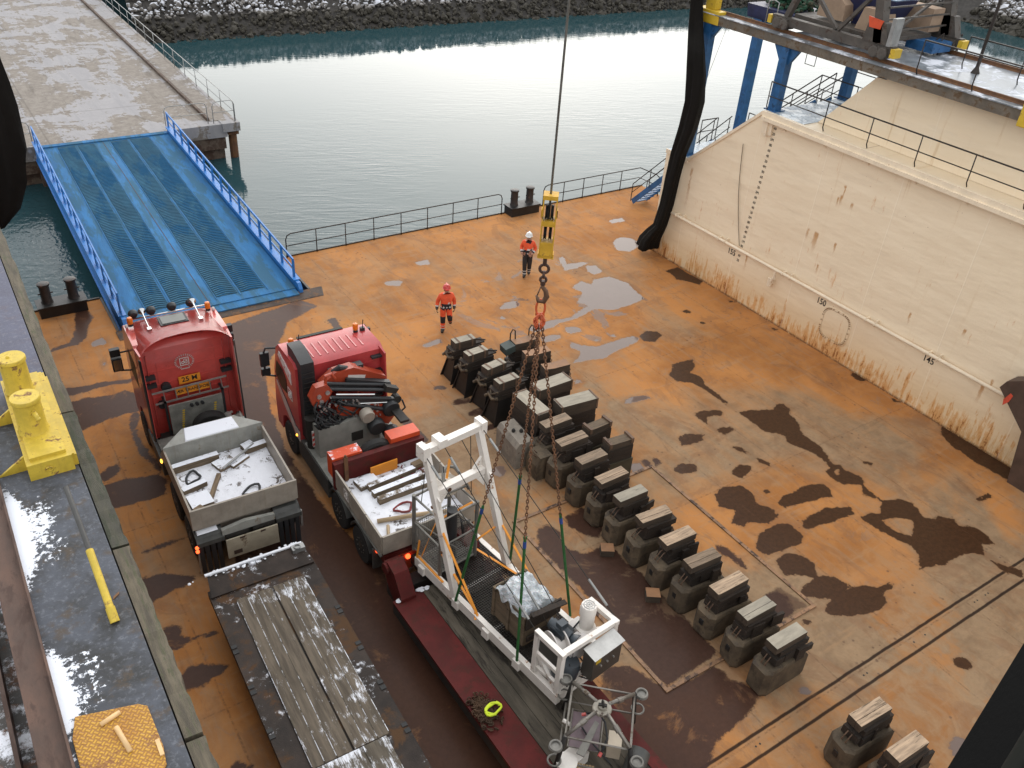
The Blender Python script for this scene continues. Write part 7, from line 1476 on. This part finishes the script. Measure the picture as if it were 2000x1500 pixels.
    for s in 'LR':
        p, w_ = Vector(J['palm'+s]), Vector(J['wr'+s]); d = (p-w_).normalized(); sd_ = d.cross(Vector((0, 1, 0))).normalized(); fw = sd_.cross(d); m = MB(); sg = 1 if s == 'L' else -1
        for k, ln in enumerate((.075, .085, .08, .062)):
            b0 = p+d*.015+fw*(-.03+.02*k); m.tube([b0, b0+d*ln*.5-sd_*sg*.006, b0+d*ln*.85-sd_*sg*.03, b0+d*ln*.95-sd_*sg*.045], [.0105, .0105, .0095, .007], 6)
        b0 = w_+d*.03-fw*.03; m.tube([b0, b0+d*.03-fw*.025, b0+d*.065-fw*.03], [.012, .011, .008], 6); m.build('hand', mats[7], bo, smooth=True)
    return t
hv = M("hi-vis orange cloth", (.80, .105, .035), .75, var=.18, vs=6, bump=.3, bs=14); nv = M("navy cloth", (.018, .018, .024), .8, var=.3, vs=6); rf = M("reflective band", (.55, .55, .54), .4, var=.1); bk = M("black cloth", (.022, .018, .018), .8, var=.3, vs=6, bump=.3, bs=14)
skn = M("skin", (.42, .22, .155), .5, var=.1, bump=0); bt = M("dark boot", (.025, .02, .016), .6); gl = M("work glove", (.10, .075, .05), .8, var=.3); gl2 = M("bare hand", (.40, .21, .15), .55, var=.1)
hw = M("white helmet", (.70, .70, .68), .3, var=.05, bump=0); hr = M("red helmet", (.55, .06, .05), .3, var=.05, bump=0)
J1 = dict(pelvis=(0, 0, .98), belly=(0, -.01, 1.14), chest=(0, -.01, 1.38), neck=(0, -.02, 1.54), jaw=(0, -.05, 1.62), skull=(0, -.05, 1.70), crown=(0, -.045, 1.78),
    shL=(.19, .0, 1.44), elL=(.29, .05, 1.2), wrL=(.2, -.12, 1.06), palmL=(.15, -.17, 1.0), shR=(-.19, .0, 1.44), elR=(-.28, .05, 1.2), wrR=(-.22, -.15, 1.05), palmR=(-.2, -.21, 1.0),
    hipL=(.095, 0, .92), knL=(.1, -.02, .52), anL=(.085, .10, .14), toeL=(.1, .0, .05), hipR=(-.095, 0, .92), knR=(-.08, -.12, .52), anR=(-.06, -.12, .09), toeR=(-.06, -.29, .04))
J2 = dict(pelvis=(0, 0, .98), belly=(0, 0, 1.14), chest=(0, 0, 1.38), neck=(0, -.01, 1.54), jaw=(0, -.04, 1.62), skull=(0, -.045, 1.70), crown=(0, -.04, 1.78),
    shL=(.2, 0, 1.44), elL=(.30, .05, 1.18), wrL=(.29, .0, .95), palmL=(.285, -.03, .87), shR=(-.2, 0, 1.44), elR=(-.29, .07, 1.18), wrR=(-.32, .02, .96), palmR=(-.325, -.01, .88),
    hipL=(.1, 0, .92), knL=(.13, -.10, .53), anL=(.2, .22, .29), toeL=(.22, .17, .17), hipR=(-.1, 0, .92), knR=(-.11, -.03, .5), anR=(-.1, .0, .09), toeR=(-.16, -.16, .04))
face = lambda x, y, off=0: math.atan2(-x, y)+R(off)   # turn the figure's front (-y) towards the quarter it walks to
person('person in white helmet, orange jacket and black trousers walking by the hook block', (18.5, 25.4, 0), face(18.5, 25.4, -6), J1, hv, bk, hw, [hv, nv, rf, bk, bk, skn, bt, gl2, nv])
person('person in red helmet and orange work suit striding across the deck', (13.5, 23.1, 0), face(13.5, 23.1, 12), J2, hv, hv, hr, [hv, nv, rf, hv, nv, skn, bt, gl, hv])
